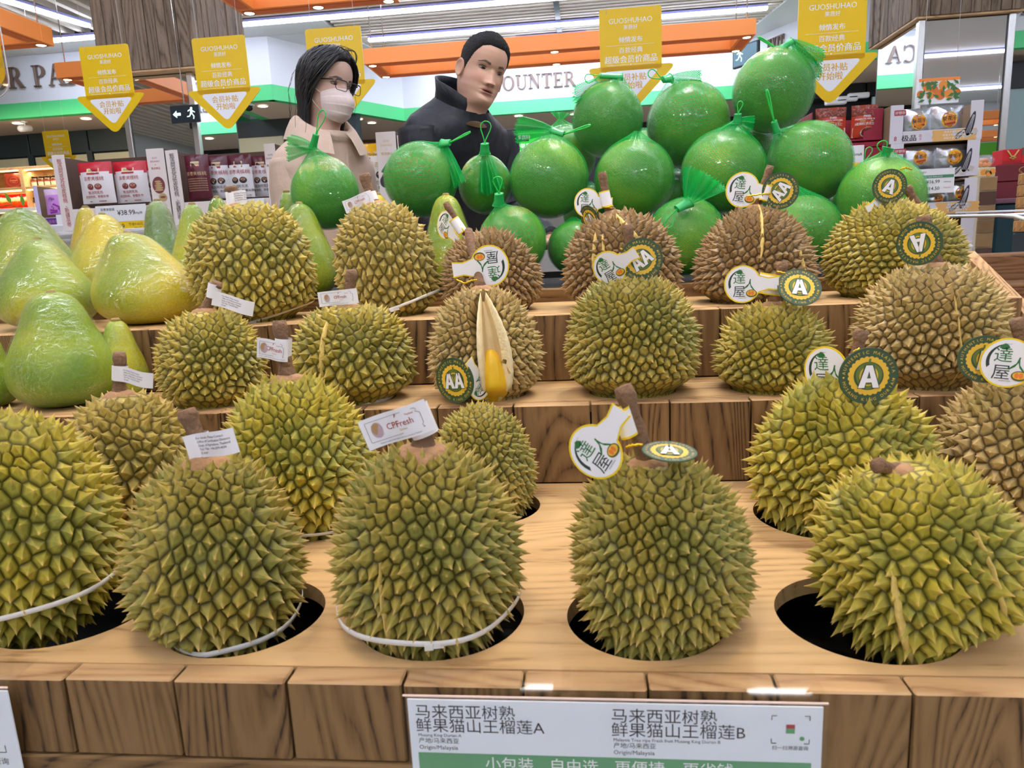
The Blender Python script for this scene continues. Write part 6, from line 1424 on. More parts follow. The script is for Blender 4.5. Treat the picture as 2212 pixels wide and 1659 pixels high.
mark('D4', 'E', 1268, 438, 62, roll=-4, yaw=-.25, dy=.0); mark('D4', 'AA', 1274, 474, 62, roll=25, pitch=-.3, yaw=-.9, dy=-.01); neck_band('D4', 1308, 430, 34, 26); tie('D4', [(1300, 447), (1312, 448), (1324, 444)])
mark('D5', 'E', 1604, 410, 76, roll=-8, yaw=-.05, dy=-.01); mark('D5', 'AA', 1686, 412, 78, roll=52, dy=-.02); neck_band('D5', 1656, 418, 34, 26); tie('D5', [(1612, 424), (1640, 420), (1664, 418)])
mark('D6', 'E', 1920, 424, 62, roll=-150, dy=-.02, yaw=.2); mark('D6', 'A', 1922, 402, 72, roll=-22, dy=-.03); tie('D6', [(1944, 366), (1956, 362), (1970, 366)])
# ------------------------------------------------------------------ cartons, bags, price cards
M_CW = mat('carton_white', (232, 222, 216), rough=.55); M_CI = mat('carton_inside', (96, 74, 62), rough=.8); M_CK = mat('carton_kraft', (150, 126, 98), rough=.8)
M_MAR = mat('maroon_card', (134, 28, 52), rough=.5); M_PRD = mat('print_dark', (52, 44, 48), rough=.5); M_PRR = mat('print_red', (176, 50, 60), rough=.5); M_GWH = mat('gondola_white', (226, 226, 224), rough=.4)
M_CARD = mat('price_card', (238, 240, 240), rough=.4); M_CY = mat('price_yellow', (246, 206, 24), rough=.4); M_CG = mat('price_green', (72, 140, 104), rough=.4); M_CR = mat('price_red', (186, 52, 48), rough=.5)
YG = 3.75; ZSH = float(at_y(250, 494, YG)[2])
def wpt(x, y, Y): return np.array([float(c) for c in at_y(x, y, Y)])
def carton(label, xl, xr, yt, yb_, Y, lp, rp, lip, depth=.34, m=M_CW, back=.0, top=True, group='open display cartons in the row behind the shoppers', inside=M_CI):
    """open fronted carton; xl..xr, yt, yb_ pixels of its front; lp, rp panel widths and lip height in metres"""
    a, b = wpt(xl, yb_, Y), wpt(xr, yb_, Y); zt = float(wpt((xl+xr)/2, yt, Y)[2]); zb = float((a[2]+b[2])/2) if Y != YG else ZSH; w = b[0]-a[0]; h = zt-zb
    t = thing('display_carton', label, 'carton', (a[0], Y, zb), group)
    def q(lo, hi, n, mm): return MB().box(lo, hi, bevel=.001).build(n, [mm], t)
    q((0, 0, 0), (lp, .004, h), 'front_panel', m); q((w-rp, 0, 0), (w, .004, h), 'front_panel', m); q((lp+.0005, 0, 0), (w-rp-.0005, .004, lip), 'front_lip', m)
    q((0, .0045, 0), (.004, depth, h*.995), 'side_panel', inside); q((w-.004, .0045, 0), (w, depth, h*.995), 'side_panel', inside); q((.0045, depth-.004, 0), (w-.0045, depth, h+back), 'back_panel', inside); q((.0045, .0045, 0), (w-.0045, depth-.0045, .004), 'base', inside)
    return t, w, h, Vector((a[0], Y, zb))
def on(t, mb, mats, name='print', M=None): return mb.build(name, mats, t, M if M is not None else FRONT)
FRONT = Matrix(((1, 0, 0, 0), (0, 0, -1, -.0008), (0, 1, 0, 0), (0, 0, 0, 1)))     # x right, y up, z towards the aisle
def pouch(label, x0, x1, yt, yb_, Y, style, group, tilt=0.0):
    a, b = wpt((x0+x1)/2, yt, Y), wpt((x0+x1)/2, yb_, Y); w = size_at(a, x1-x0); h = float(a[2]-b[2])
    t = thing('snack_pouch', label, 'bag', M=Matrix.Translation((a[0], Y, float(b[2]))) @ Matrix.Rotation(tilt, 4, 'Y')); t['group'] = group
    cols = dict(red=((206, 40, 58), (236, 232, 232)), plum=((92, 26, 46), (232, 232, 234)), allplum=((92, 26, 46), (92, 26, 46)), yellow=((242, 184, 30), (238, 232, 222)), purple=((236, 206, 240), (214, 150, 226)), peanut=((150, 66, 46), (204, 72, 44)), silver=((206, 210, 216), (206, 210, 216)))[style]
    mats = [mat('pouch_%s_a' % style, cols[0], rough=.22, metal=.85 if style == 'silver' else 0, bump=.6 if style == 'silver' else .25, bump_scale=45), mat('pouch_%s_b' % style, cols[1], rough=.28, metal=.85 if style == 'silver' else 0, bump=.6 if style == 'silver' else .25, bump_scale=45)]
    def zf(u, v): return .030*max(0, 1-abs(u)**2.4)*(math.sin(math.pi*min(1, max(0, v*.93+.04)))**.6)+.002*math.sin(u*9+v*13+x0)*(1-abs(u))
    V, J = 18, 15; mb = MB(); hd = .30
    for sgn in (1, -1):
        P = [[((u*w/2)*(1-.03*math.sin(math.pi*v)), -sgn*zf(u, v)-.03, v*h) for u in np.linspace(-1, 1, J)][::sgn] for v in np.linspace(0, 1, V)]; k = len(mb.m); mb.grid(P, 0, True)
        for i in range(V-1):
            for j in range(J-1):
                v = i/(V-1); u = abs(2*j/(J-2)-1); mb.m[k+i*(J-1)+j] = 0 if v > (1-hd+.06*(1-u) if style != 'peanut' else .62) else 1
    mb.build('bag', mats, t)
    pm = MB(); s = h/.27; z = 0
    T = lambda *a_, **k_: pm.text(*a_, **k_)
    if style in ('red', 'plum', 'yellow', 'allplum'):
        pm.flat(rrect(w*.34, .028*s, .003), 0, .001, ) if False else pm.add([(x, y+.213*s, .0) for x, y in rrect(w*.36, .030*s, .003)], [tuple(range(20))], 0)
        pm.add([(x, y+.194*s, .0006) for x, y in rrect(w*.36, .011*s, .001)], [tuple(range(20))], 1); T('Xinjiang', .020*s, 0, .208*s, 2, .001)
        if style != 'allplum':
            T({'red': '灰枣夹核桃', 'plum': '蒸枣夹核桃', 'yellow': '加汁西梅'}[style], .030*s, 0, .150*s, 1 if style != 'yellow' else 3, .0005, sx=.95)
            c = {'red': 4, 'plum': 2, 'yellow': 2}[style]
            for sx_ in (-1, 1):
                pm.flat(ell(.024*s, .020*s, 18, sx_*.027*s, .108*s), c, .0005); pm.flat(ell(.015*s, .009*s, 12, sx_*.027*s, .113*s), 5, .001)
                for e_ in range(3): pm.flat(ell(.012*s, .0018*s, 8, sx_*.027*s, (.109+.004*e_)*s), 4, .0013)
            T('甄选阿克苏', .021*s, 0, .062*s, 1 if style == 'red' else 2, .0005); T('纸皮核桃、新疆灰枣', .0185*s, 0, .037*s, 1 if style == 'red' else 2, .0005)
            pm.box((-.06*s, .012*s, .0003), (.06*s, .016*s, .0006), 1)
        else: T('蒸枣夹核桃', .026*s, 0, .145*s, 5, .0005); [T('甄选阿克苏纸皮核桃新疆灰枣净含量', .008*s, 0, (.12-.014*i)*s, 5, .0005) for i in range(6)]
        pmats = [mat('plaque', (236, 216, 170), rough=.4), M_PRR, M_PRD, M_TGOLD, mat('date_skin', (140, 60, 66), rough=.4), mat('walnut', (216, 186, 140), rough=.6)]
    elif style == 'purple':
        T('紫薯条', .026*s, -.02*s, .150*s, 0, .0005); T('果蔬好', .012*s, -.03*s, .172*s, 0, .0005); T('PURPLE', .012*s, -.03*s, .135*s, 0, .0005)
        for i, (x, y, r_) in enumerate(((.01, .07, -.3), (.02, .05, -.45), (-.02, .045, -.1), (.03, .09, -.5), (-.03, .025, .1))):
            c_, s_ = math.cos(r_), math.sin(r_); pm.flat([((x+a*c_-b*s_)*s, (y+a*s_+b*c_)*s) for a, b in ((-.045, -.011), (.045, -.011), (.048, .008), (-.042, .011))], 1, .0005+.0002*i); pm.flat([((x+a*c_-b*s_)*s, (y+a*s_+b*c_)*s) for a, b in ((-.042, .004), (.047, .003), (.048, .008), (-.042, .011))], 2, .0006+.0002*i)
        pmats = [mat('purple_ink', (96, 40, 120)), mat('purple_yam', (150, 50, 160), rough=.5), mat('purple_yam_light', (186, 90, 196), rough=.5)]
    elif style == 'peanut':
        rg = random.Random(int(x0)); cm_ = [0, 1]
        for i in range(60): x, y = rg.uniform(-.44, .44)*w, rg.uniform(.66, .97)*h; pm.flat(ell(.011*s, .009*s, 10, x, y, rg.uniform(0, 3)), rg.choice(cm_), .0004+.00003*i); pm.flat(ell(.003*s, .0016*s, 6, x-.003*s, y+.004*s), 5, .0006+.00003*i+.0018)
        T('#FRIED', .024*s, 0, .60*h, 2, .003, sx=1.0); T('#PEANUTS WITH SKIN', .020*s, 0, .52*h, 2, .003, sx=.95); pm.flat(rrect(w*.5, .010*s, .002, cx=0, cy=.485*h), 3, .003); T('#咸焗红衣花生仁', .026*s, 0, .365*h, 2, .003)
        pm.flat([(x*w*.46, y) for x, y in ((-1, 0), (1, 0), (1, .30*h), (0, .33*h), (-1, .30*h))], 4, .0005); pm.flat(ell(w*.30, .16*h, 24, .01, .14*h), 2, .001)
        for i in range(46): a_, r_ = rg.uniform(0, 6.3), rg.uniform(0, .92)**.6; pm.flat(ell(.009*s, .0065*s, 8, .01+w*.26*r_*math.cos(a_), .15*h+.12*h*r_*math.sin(a_), rg.uniform(0, 3)), rg.choice(cm_), .0014+.00003*i)
        pmats = [mat('peanut_skin', (150, 70, 52), rough=.4), mat('peanut_skin2', (122, 50, 38), rough=.4), M_SW, M_TGOLD, mat('peanut_cream', (226, 210, 196)), mat('peanut_glint', (226, 170, 150), rough=.3)]
    else:
        P = [((.060+.003*(i % 2))*s*1.15*math.cos(2*math.pi*i/40), .140*s+(.062+.003*(i % 2))*s*1.15*math.sin(2*math.pi*i/40)) for i in range(40)]
        pm.flat(P, 0, .001); pm.flat(ell(.052*s, .054*s, 24, 0, .138*s), 1, .0014); T('#葵花子', .044*s, 0, .134*s, 2, .002, rot=.08); pm.flat([(-.045*s, .106*s), (.05*s, .120*s), (.05*s, .102*s), (-.045*s, .090*s)], 3, .0018)
        for x_, y_ in ((-.01, .078), (.006, .074), (.018, .080)): pm.flat([(x_*s-.006*s, y_*s), (x_*s+.004*s, y_*s-.004*s), (x_*s+.008*s, y_*s+.008*s)], 2, .002)
        pm.flat(rrect(.034*s, .012*s, .002, cx=-.03*s, cy=.195*s), 3, .001); T('好瓜子', .010*s, -.03*s, .191*s, 4, .0015)
        pmats = [mat('sunflower', (240, 176, 20), rough=.4), mat('sunflower_core', (224, 140, 30), rough=.5), M_PRD, M_PRR, M_SW]
    def wrap(v): u = np.clip(v[:, 0]/(w/2), -1, 1); vv = np.clip(v[:, 1]/h, 0, 1); zz = np.array([zf(a_, b_) for a_, b_ in zip(u, vv)]); return np.stack([v[:, 0], -(zz+.0312+v[:, 2]), v[:, 1]], 1)
    pm.warp(wrap); pm.build('bag_print', pmats, t); return t
def price_card(label, x0, x1, yt, yb_, Y, rows, group='price cards on the carton fronts', green=False):
    a, b = wpt((x0+x1)/2, yt, Y), wpt((x0+x1)/2, yb_, Y); w, h = size_at(a, x1-x0), float(a[2]-b[2]); t = thing('price_card', label, 'price card', (a[0], Y, float(b[2])), group)
    MB().box((-w/2, -.003, 0), (w/2, 0, h), bevel=.0008).build('card', [M_CARD], t); pm = MB()
    for r in rows:
        if r[0] == 'b': pm.flat([(r[1]*w, r[2]*h), (r[3]*w, r[2]*h), (r[3]*w, r[4]*h), (r[1]*w, r[4]*h)], r[5], .0)
        else: pm.text(r[1], r[4]*h, r[2]*w, r[3]*h, r[5], .0008, align=r[6] if len(r) > 6 else 'c')
    pm.build('print', [M_PRD, M_CY, M_CG, M_SW, M_CR], t, Matrix(((1, 0, 0, 0), (0, 0, -1, -.0038), (0, 1, 0, 0), (0, 0, 0, 1)))); return t
def vtext(mb, s, x, y0, size, dy, mi):
    for i, c in enumerate(s): mb.text(c, size, x, y0-dy*i, mi, .0003)
# --- left row
t, w, h, o = carton('white walnut carton with red bags, vertical red lettering on its left side', 137, 376, 326, 496, YG, .072, .10, .115, back=.012)
pm = MB(); vtext(pm, '甄选阿克苏纸皮核桃、新疆灰枣', .040, h-.045, .028, (h-.07)/13, 0)
for i, l in enumerate(('GUO', 'SHUHAO', '×', '甄选臻品')): pm.text(l, .013, w-.056, h-.052-.018*i, 0, .0003)
wm = MB(); wm.flat(ell(.036, .044, 20, w-.052, .215), 0, .0004)
for i in range(5): wm.flat(ell(.026-.002*i, .0055, 12, w-.054+.004*(i % 2), .190+.011*i), 1, .0006)
wm.flat(ell(.024, .022, 16, w-.036, .150), 1, .0008); wm.flat(ell(.016, .006, 12, w-.036, .152), 0, .0010)
on(t, wm, [mat('date_print', (128, 66, 70), rough=.6), mat('walnut_print', (190, 160, 110))], 'fruit_picture')
on(t, pm, [M_PRR])
for i, (x0, x1) in enumerate(((172, 250), (247, 324), (318, 362))): pouch(('red and white date and walnut bag, left one in the carton', 'red and white date and walnut bag, middle one in the carton', 'red and white bag partly behind the carton\'s right panel')[i], x0, x1, 352+(-2*i), 441-2*i, YG+.075+.045*i, 'red', 'red and white date bags')
price_card('white and yellow price card reading 38.99 below the red bags', 202, 318, 443, 504, YG-.012, [('t', '¥38.99', .10, .64, .25, 0), ('t', '灰枣夹核桃', -.26, .82, .11, 0), ('t', '500g/袋', .34, .66, .10, 0), ('b', -.48, .10, .49, .42, 1), ('t', '¥29.99', -.14, .16, .25, 0), ('t', '节省9.00元', .26, .26, .12, 0), ('t', '500g/袋', .30, .13, .09, 0)])
t, w, h, o = carton('white walnut carton with plum bags, vertical black lettering on its left side', 378, 612, 316, 492, YG, .070, .060, .118, back=.012)
pm = MB(); vtext(pm, '甄选阿克苏纸皮核桃、新疆灰枣', .036, h-.040, .028, (h-.07)/13, 0)
for i, l in enumerate(('GUO', 'SHUHAO', '×', '甄选臻品')): pm.text(l, .012, w-.030, h-.060-.018*i, 0, .0003)
on(t, pm, [M_PRD])
for i, (x0, x1, st) in enumerate(((402, 456, 'allplum'), (446, 502, 'plum'), (494, 548, 'plum'), (540, 596, 'plum'))): pouch(('all plum coloured bag at the left in its carton', 'plum and white bag beside the all plum one', 'plum and white bag in the middle of its carton', 'plum and white bag near the woman\'s sleeve')[i], x0, x1, 336+2*(i % 2), 432-2*i, YG+.07+.07*(i % 2), st, 'plum coloured date bags')
price_card('white price card ending in 9.00 beside the round yellow durian', 500, 572, 430, 478, YG-.012, [('t', '¥49.00', .0, .45, .40, 0), ('t', '蒸枣夹核桃', -.2, .80, .14, 0)])
t, w, h, o = carton('white carton with yellow prune bags, right of the woman', 640, 866, 290, 450, YG, .06, .105, .05, back=-.0)
pm = MB()
for i, l in enumerate(('GUO', 'SHUHAO', '×', '甄选臻品')): pm.text(l, .015, w-.052, h-.050-.021*i, 0, .0003)
pm.flat([(w-.090, .215), (w-.060, .255), (w-.048, .225), (w-.065, .20)], 1, .0004); pm.flat(ell(.035, .028, 18, w-.055, .185), 2, .0005); pm.flat(ell(.024, .03, 18, w-.075, .165), 3, .0006)
on(t, pm, [M_TGOLD, mat('leaf_print', (60, 120, 60)), mat('prune_flesh', (150, 120, 90)), M_PRD])
for i, (x0, x1) in enumerate(((724, 786), (778, 846))): pouch(('yellow topped prune bag mostly behind the woman', 'yellow topped prune bag beside the carton\'s right panel')[i], x0, x1, 312, 426, YG+.08, 'yellow', 'yellow prune bags')
t, w, h, o = carton('plain white carton partly hidden by the man', 868, 1040, 286, 440, YG, .06, .06, .06, back=0)
# purple carton further back at left
t, w, h, o = carton('lilac carton with a purple yam bag behind the walnut carton', 84, 168, 398, 486, 4.5, .030, .02, .050, m=mat('carton_lilac', (206, 196, 232), rough=.5), group='open display cartons in the row behind the shoppers', inside=M_CK)
pm = MB(); pm.flat([(0, 0), (w, 0), (w, .046), (0, .046)], 0, 0); pm.text('紫薯条紫薯条', .020, w/2, .016, 1, .0004); on(t, pm, [mat('deep_purple', (104, 48, 128)), mat('purple_ink2', (170, 120, 190))])
pouch('purple yam snack bag standing in the lilac carton', 99, 150, 409, 464, 4.56, 'purple', 'purple yam bags')
price_card('small white and yellow price card reading 28.80', 119, 166, 463, 508, 4.44, [('t', '¥39.9', .2, .66, .26, 0), ('b', -.5, .24, .5, .54, 1), ('t', '¥28.80', .08, .32, .19, 0)])
# the white gondola they stand on
zt = ZSH+.011
x0, x1 = float(wpt(60, 480, YG)[0])-1.2, float(wpt(1300, 460, YG)[0])
t = thing('gondola_shelf', 'long white gondola shelf under the row of walnut cartons', 'shelf', ((x0+x1)/2, YG+.3, 0)); C = ((x0+x1)/2, YG+.3, 0)
zs_ = zt-.012
for zz in (zs_-.02, zs_-.42, zs_-.82): pp((x0, YG-.02, zz), (x1, YG+.52, zz+.0185), 'shelf_board', M_GWH, t, C, .003)
for xx in np.linspace(x0, x1-.03, 5): pp((float(xx), YG+.48, 0), (float(xx)+.03, YG+.52, zs_+.6 if False else zs_-.021), 'upright', M_GWH, t, C)
pp((x0, YG+.525, 0), (x1, YG+.535, zs_-.03), 'back_panel', M_GWH, t, C); pp((x0, YG, 0), (x1, YG+.5, .12), 'base', M_GWH, t, C)
zc4 = float(wpt(120, 486, 4.5)[2])
plain('display_table', 'low white display block under the lilac carton', 'table', (float(wpt(84, 480, 4.48)[0])-.3, 4.42, 0), (float(wpt(84, 480, 4.48)[0])+.9, 5.0, zc4-.001), M_GWH, bevel=.01)

# warm lit wall shelves with jars at far left
YJ = 8.4
t = thing('wall_shelf', 'warm lit wooden wall shelf with jars at far left', 'shelf', (-6.6, YJ, 0)); C = (-6.6, YJ, 0)
M_SHW = wood('shelf_wood', (214, 178, 128), (196, 158, 110), (164, 126, 86), 'X'); M_LBX = mat('lit_strip', (255, 214, 130), emit=7.0)
xa, xb, xc, xd = [float(wpt(x, 400, YJ)[0]) for x in (-60, 46, 54, 176)]
zr = [float(wpt(70, y, YJ)[2]) for y in (364, 404, 414, 450, 490)]
pp((xa, YJ+.36, .1), (xd, YJ+.39, zr[0]+.02), 'back_board', M_SHW, t, C)
for xx in (xa, xb, xd): pp((xx, YJ-.01, .1), (xx+.05, YJ+.36, zr[0]), 'upright', M_SHW, t, C, .003)
for zz in (zr[0], zr[1]-.02, zr[3]-.02, zr[4]-.1, .5): pp((xa, YJ, zz), (xd, YJ+.355, zz+.03), 'shelf_board', M_SHW, t, C, .003)
for zz in (zr[0]-.012, zr[1]-.034, zr[3]-.034): pp((xa+.06, YJ+.02, zz), (xd-.02, YJ+.06, zz+.01), 'light_strip', M_LBX, t, C)
lamp('shelf_lamp', 'AREA', ((xb+xd)/2, YJ+.1, zr[0]-.03), ((xb+xd)/2, YJ+.25, zr[0]-.6), 3.5, (1.0, .82, .5), shape='RECTANGLE', size=1.1, size_y=.05)
lamp('shelf_lamp', 'AREA', ((xa+xb)/2, YJ+.1, zr[1]-.05), ((xa+xb)/2, YJ+.25, zr[1]-.6), 3.0, (1.0, .8, .5), shape='RECTANGLE', size=.5, size_y=.05)
M_JG = mat('jar_brown', (86, 52, 34), rough=.12, spec=.7, noise_amt=.4, noise_scale=60); M_JL = mat('jar_lid', (44, 40, 40), rough=.3, metal=.4); M_JP = mat('jar_label', (226, 214, 190), rough=.5); M_JP2 = mat('jar_label_red', (176, 70, 56), rough=.5)
jm = MB().lathe([(.001, 0), (.055, 0), (.062, .008), (.062, .105), (.050, .125), (.046, .135), (.001, .136)], 18).mesh('glass', [M_JG]); jl = MB().lathe([(.001, .136), (.050, .136), (.051, .158), (.048, .162), (.001, .162)], 18).mesh('lid', [M_JL])
lb = MB(); lb.grid([[(.0632*math.sin(a), -.0632*math.cos(a), z) for a in np.linspace(-1, 1, 10)] for z in (.015, .075)], 0, True); lb.grid([[(.0634*math.sin(a), -.0634*math.cos(a), z) for a in np.linspace(-1, 1, 10)] for z in (.076, .094)], 1, True); lb.flat([(0, 0)]*0 or [(-.018, -.0640), (.018, -.0640), (.018, -.0641)], 1, .04) ; jlab = lb.mesh('label', [M_JP, M_JP2])
words = ('first', 'second', 'third', 'fourth', 'fifth', 'sixth')
for row, (xs_, yy) in enumerate((((64, 78, 93, 107, 121, 135), 404), ((68, 82, 96), 450))):
    for k, x in enumerate(xs_):
        p = wpt(x, yy, YJ+.12); zz = (zr[1] if row == 0 else zr[3])+.0105; t_ = thing('jar', 'brown preserve jar, %s from the left on the %s lit shelf' % (words[k], ('upper', 'lower')[row]), 'jar', (p[0], YJ+.12, zz), 'jars on the warm lit shelves')
        s_ = .78; s_ = .70; t_.scale = (s_, s_, s_*1.1); link('glass', jm, t_); link('lid', jl, t_); link('label', jlab, t_)
# red gift box and lit red picture at the left edge
p = wpt(26, 407, YJ+.05); t = thing('gift_box', 'dark red gift box with gold ornament on the upper lit shelf', 'box', (p[0], YJ+.10, zr[1]+.011)); hh = float(wpt(26, 373, YJ+.05)[2])-zr[1]-.012; ww = size_at(p, 42)
MB().box((-ww/2, 0, 0), (ww/2, .08, hh), bevel=.004).build('box', [mat('giftbox_red', (150, 48, 42), rough=.4)], t); pm = MB()
for rr in (.42, .36, .22): pm.tube([(x, y, 0) for x, y in ell(ww*rr, hh*rr, 26, 0, hh/2)], .0012, 4, 0, closed=True)
pm.box((-ww*.2, hh*.48, 0), (ww*.2, hh*.54, .0006), 0); pm.box((-ww*.1, hh*.38, 0), (ww*.1, hh*.42, .0006), 0); on(t, pm, [mat('gold_print', (206, 130, 90), rough=.4)])
p = wpt(26, 450, YJ-.05); t = thing('light_box', 'glowing red and yellow picture panel at the left edge', 'light box', (p[0], YJ-.03, float(wpt(26, 449, YJ-.03)[2]))); hh = float(wpt(26, 420, YJ-.03)[2]-wpt(26, 449, YJ-.03)[2]); ww = size_at(p, 64)
def sunset():
    m, nt, b, out = _new('sunset_picture'); L = nt.links.new; tc = N(nt, 'ShaderNodeTexCoord'); sx = N(nt, 'ShaderNodeSeparateXYZ'); L(tc.outputs['Generated'], sx.inputs[0]); n = N(nt, 'ShaderNodeTexNoise', Scale=5.0, Detail=4.0); L(tc.outputs['Generated'], n.inputs['Vector'])
    a = N(nt, 'ShaderNodeMath', operation='MULTIPLY_ADD'); a.inputs[1].default_value = .4; L(n.outputs['Fac'], a.inputs[0]); L(sx.outputs['Z'], a.inputs[2]); r = ramp(nt, [(.25, S((190, 30, 16))), (.62, S((240, 80, 20))), (.80, S((255, 220, 120))), (.95, S((255, 240, 190))), (1.0, S((210, 30, 20)))]); L(a.outputs[0], r.inputs[0])
    em = N(nt, 'ShaderNodeEmission', Strength=1.4); L(r.outputs[0], em.inputs['Color']); L(em.outputs[0], out.inputs['Surface']); return m
MB().box((-ww/2, 0, 0), (ww/2, .02, hh), bevel=.002).build('panel', [sunset()], t)
for k, (x0_, x1_) in enumerate(((-.30, -.02), (.02, .30))): MB().box((x0_, -.004, -.05), (x1_, .02, -.006), bevel=.002).build('shelf_label', [M_CARD], t)

# --- right side cartons
YS = 3.15
red = mat('carton_red', (150, 24, 50), rough=.45)
t, w, h, o = carton('dark red peanut carton left of the white seed cartons', 1752, 1905, 238, 306, YS+.06, .004, .075, .006, depth=.3, m=red, group='snack cartons stacked at the right', inside=red)
for i, (x0, x1) in enumerate(((1758, 1822), (1835, 1890))): pouch(('peanut bag at the left, half behind the topmost pomelo\'s shoulder', 'peanut bag fully seen beside the white seed carton')[i], x0, x1, 236-6*i, 300-1*i, YS+.115, 'peanut', 'peanut bags')
zr1 = float(wpt(1830, 308, YS+.06)[2])
t, w, h, o = carton('dark red carton below the peanut bags', 1752, 1905, 322, 400, YS+.06, .03, .075, .02, depth=.3, m=red, group='snack cartons stacked at the right', inside=red)
price_card('plain white and yellow price card under the peanut bags', 1836, 1866, 314, 362, YS+.04, [('t', '500g装', .1, .55, .12, 0), ('b', -.5, .0, .5, .22, 1)])
def seeds(t, w, h, o, band, m_=1):
    pm = MB(); pm.flat(rrect(.045, .020, .003, cx=.036, cy=h-.030), 0, .0002); pm.text('好想你', .013, .036, h-.035, 1, .0005)
    if band:
        pm.text('#极品', .026, .074, .010, 2, .0003, sx=1.15); pm.text('瓜', .011, .118, .022, 0, .0003); pm.text('子', .011, .118, .009, 0, .0003); pm.text('8', .024, .022, .012, 0, .0003)
        pm.flat([(.165+.003*math.sin(i*2.1), y) for i, y in enumerate(np.linspace(.0, .043, 7))]+[(.330+.003*math.sin(i*2.7), y) for i, y in enumerate(np.linspace(.043, .0, 7))], 3, .0003)
        for i, l in enumerate(('·好瓜子源于好产地·', '·好瓜子历经八道精选·', '·好瓜子源于好工艺·')): pm.text(l, .0098, .247, .031-.012*i, 1, .0006)
    # drawn sunflower seeds on the right corner
    sd = MB()
    def seed(cx, cy, L_, W_, an, dark):
        pm = sd
        c_, s_ = math.cos(an), math.sin(an); R_ = lambda P: [(cx+a*c_-b*s_, cy+a*s_+b*c_) for a, b in P]; P = [(L_*math.cos(a)*(1 if math.cos(a) < 0 else 1.0), W_*math.sin(a)*(1-.35*math.cos(a))) for a in np.linspace(0, 2*math.pi, 21)[:-1]]
        pm.flat(R_(P), 4 if dark else 5, .0005)
        if dark:
            for k in (-.5, 0, .5): pm.flat(R_([(-L_*.8, W_*k-.0006), (L_*.7, W_*k*.4-.0006), (L_*.7, W_*k*.4+.0006), (-L_*.8, W_*k+.0006)]), 1, .0008)
    seed(w-.045, .062, .048, .013, 1.30, True); seed(w-.082, .025, .026, .009, .75, True); seed(w-.055, .018, .020, .008, .25, False); seed(w-.030, .030, .014, .010, .1, False); seed(w-.105, .032, .013, .008, 1.8, False)
    so_ = on(t, sd, [M_PRR, M_SW, M_PRD, mat('seed_band', (226, 178, 104), rough=.5), mat('seed_dark', (50, 50, 60)), mat('seed_pale', (196, 190, 184))], 'seed_picture')
    on(t, pm, [M_PRR, M_SW, M_PRD, mat('seed_band', (226, 178, 104), rough=.5), mat('seed_dark', (50, 50, 60)), mat('seed_pale', (196, 190, 184))])
rows_ = [(1921, 2120, 222, 306, True), (1921, 2112, 306, 384, False), (1930, 2106, 388, 462, True)]
M_CGW = mat('carton_greywhite', (216, 214, 222), rough=.5)
for i, (x0, x1, yt, yb_, bd) in enumerate(rows_):
    t, w, h, o = carton(('white seed carton on top of the right stack, yellow band on its front', 'white seed carton second from the top of the right stack', 'white seed carton third from the top, behind the leaning durian')[i], x0, x1, yt, yb_, YS, .050, .048, .046 if bd else .036, depth=.30, m=M_CGW, group='white seed cartons stacked at the right', inside=M_CK)
    seeds(t, w, h, o, bd)
    if i == 0: MB().box((.0, .27, h), (w, .30, h+.012)).build('maroon_edge', [M_MAR], t)
pb = [(1940, 2006, 238, 300), (2004, 2072, 232, 296), (1938, 1952, 262, 300), (1936, 2016, 318, 372), (2014, 2084, 314, 372), (1930, 1948, 330, 372), (1986, 2042, 414, 448), (2036, 2092, 394, 446)]
lbs = ('silver seed bag at the left in the top seed carton', 'silver seed bag at the right in the top seed carton', 'sliver of a silver bag at the far left in the top seed carton', 'silver seed bag at the left in the second seed carton', 'silver seed bag at the right in the second seed carton', 'sliver of a silver bag at the far left in the second seed carton', 'silver seed bag at the left in the third seed carton', 'silver seed bag at the right in the third seed carton')
for (x0, x1, yt, yb_), l in zip(pb, lbs): pouch(l, x0, x1, yt, yb_, YS+.075+(.03 if x1-x0 < 30 else 0), 'silver', 'silver sunflower seed bags')
t, w, h, o = carton('white seed carton at the bottom of the right stack, only its edge seen', 1930, 2100, 466, 530, YS, .05, .05, .03, depth=.3, m=M_CGW, group='white seed cartons stacked at the right', inside=M_CK)
zb4 = float(wpt(2000, 530, YS)[2])
plain('display_table', 'white display block under the seed cartons at right', 'table', (float(wpt(1752, 500, YS+.04)[0])-.05, YS-.03, 0), (float(wpt(2100, 500, YS)[0]), YS+.42, zb4-.001), M_GWH, bevel=.01)
zr2 = float(wpt(1830, 400, YS+.06)[2]); plain('display_table', 'dark red block under the peanut cartons', 'table', (float(wpt(1752, 400, YS+.06)[0]), YS+.06, zb4), (float(wpt(1905, 400, YS+.06)[0]), YS+.36, zr2-.001), red, bevel=.005)
plain('carton_shelf', 'dark red shelf board between the two peanut cartons', 'shelf', (float(wpt(1752, 400, YS+.06)[0]), YS+.062, float(wpt(1830, 321, YS+.06)[2])), (float(wpt(1905, 400, YS+.06)[0]), YS+.36, zr1-.001), red, bevel=.004)
price_card('white and green price card reading 16.99 and 14.50', 1968, 2060, 366, 418, YS-.02, [('t', '极品瓜子', -.22, .86, .075, 0), ('b', -.48, .64, .48, .76, 2), ('t', '小包装 自由选 更便捷 更省钱', 0, .67, .065, 3), ('t', '¥16.99', .02, .42, .20, 0), ('t', '¥14.50', .02, .14, .20, 0), ('t', '挂牌售价', -.30, .44, .07, 0), ('t', '会员价', -.30, .16, .07, 0), ('t', '元/袋(500g)', .34, .44, .06, 0), ('t', '节省2.49元', .34, .20, .06, 4)])
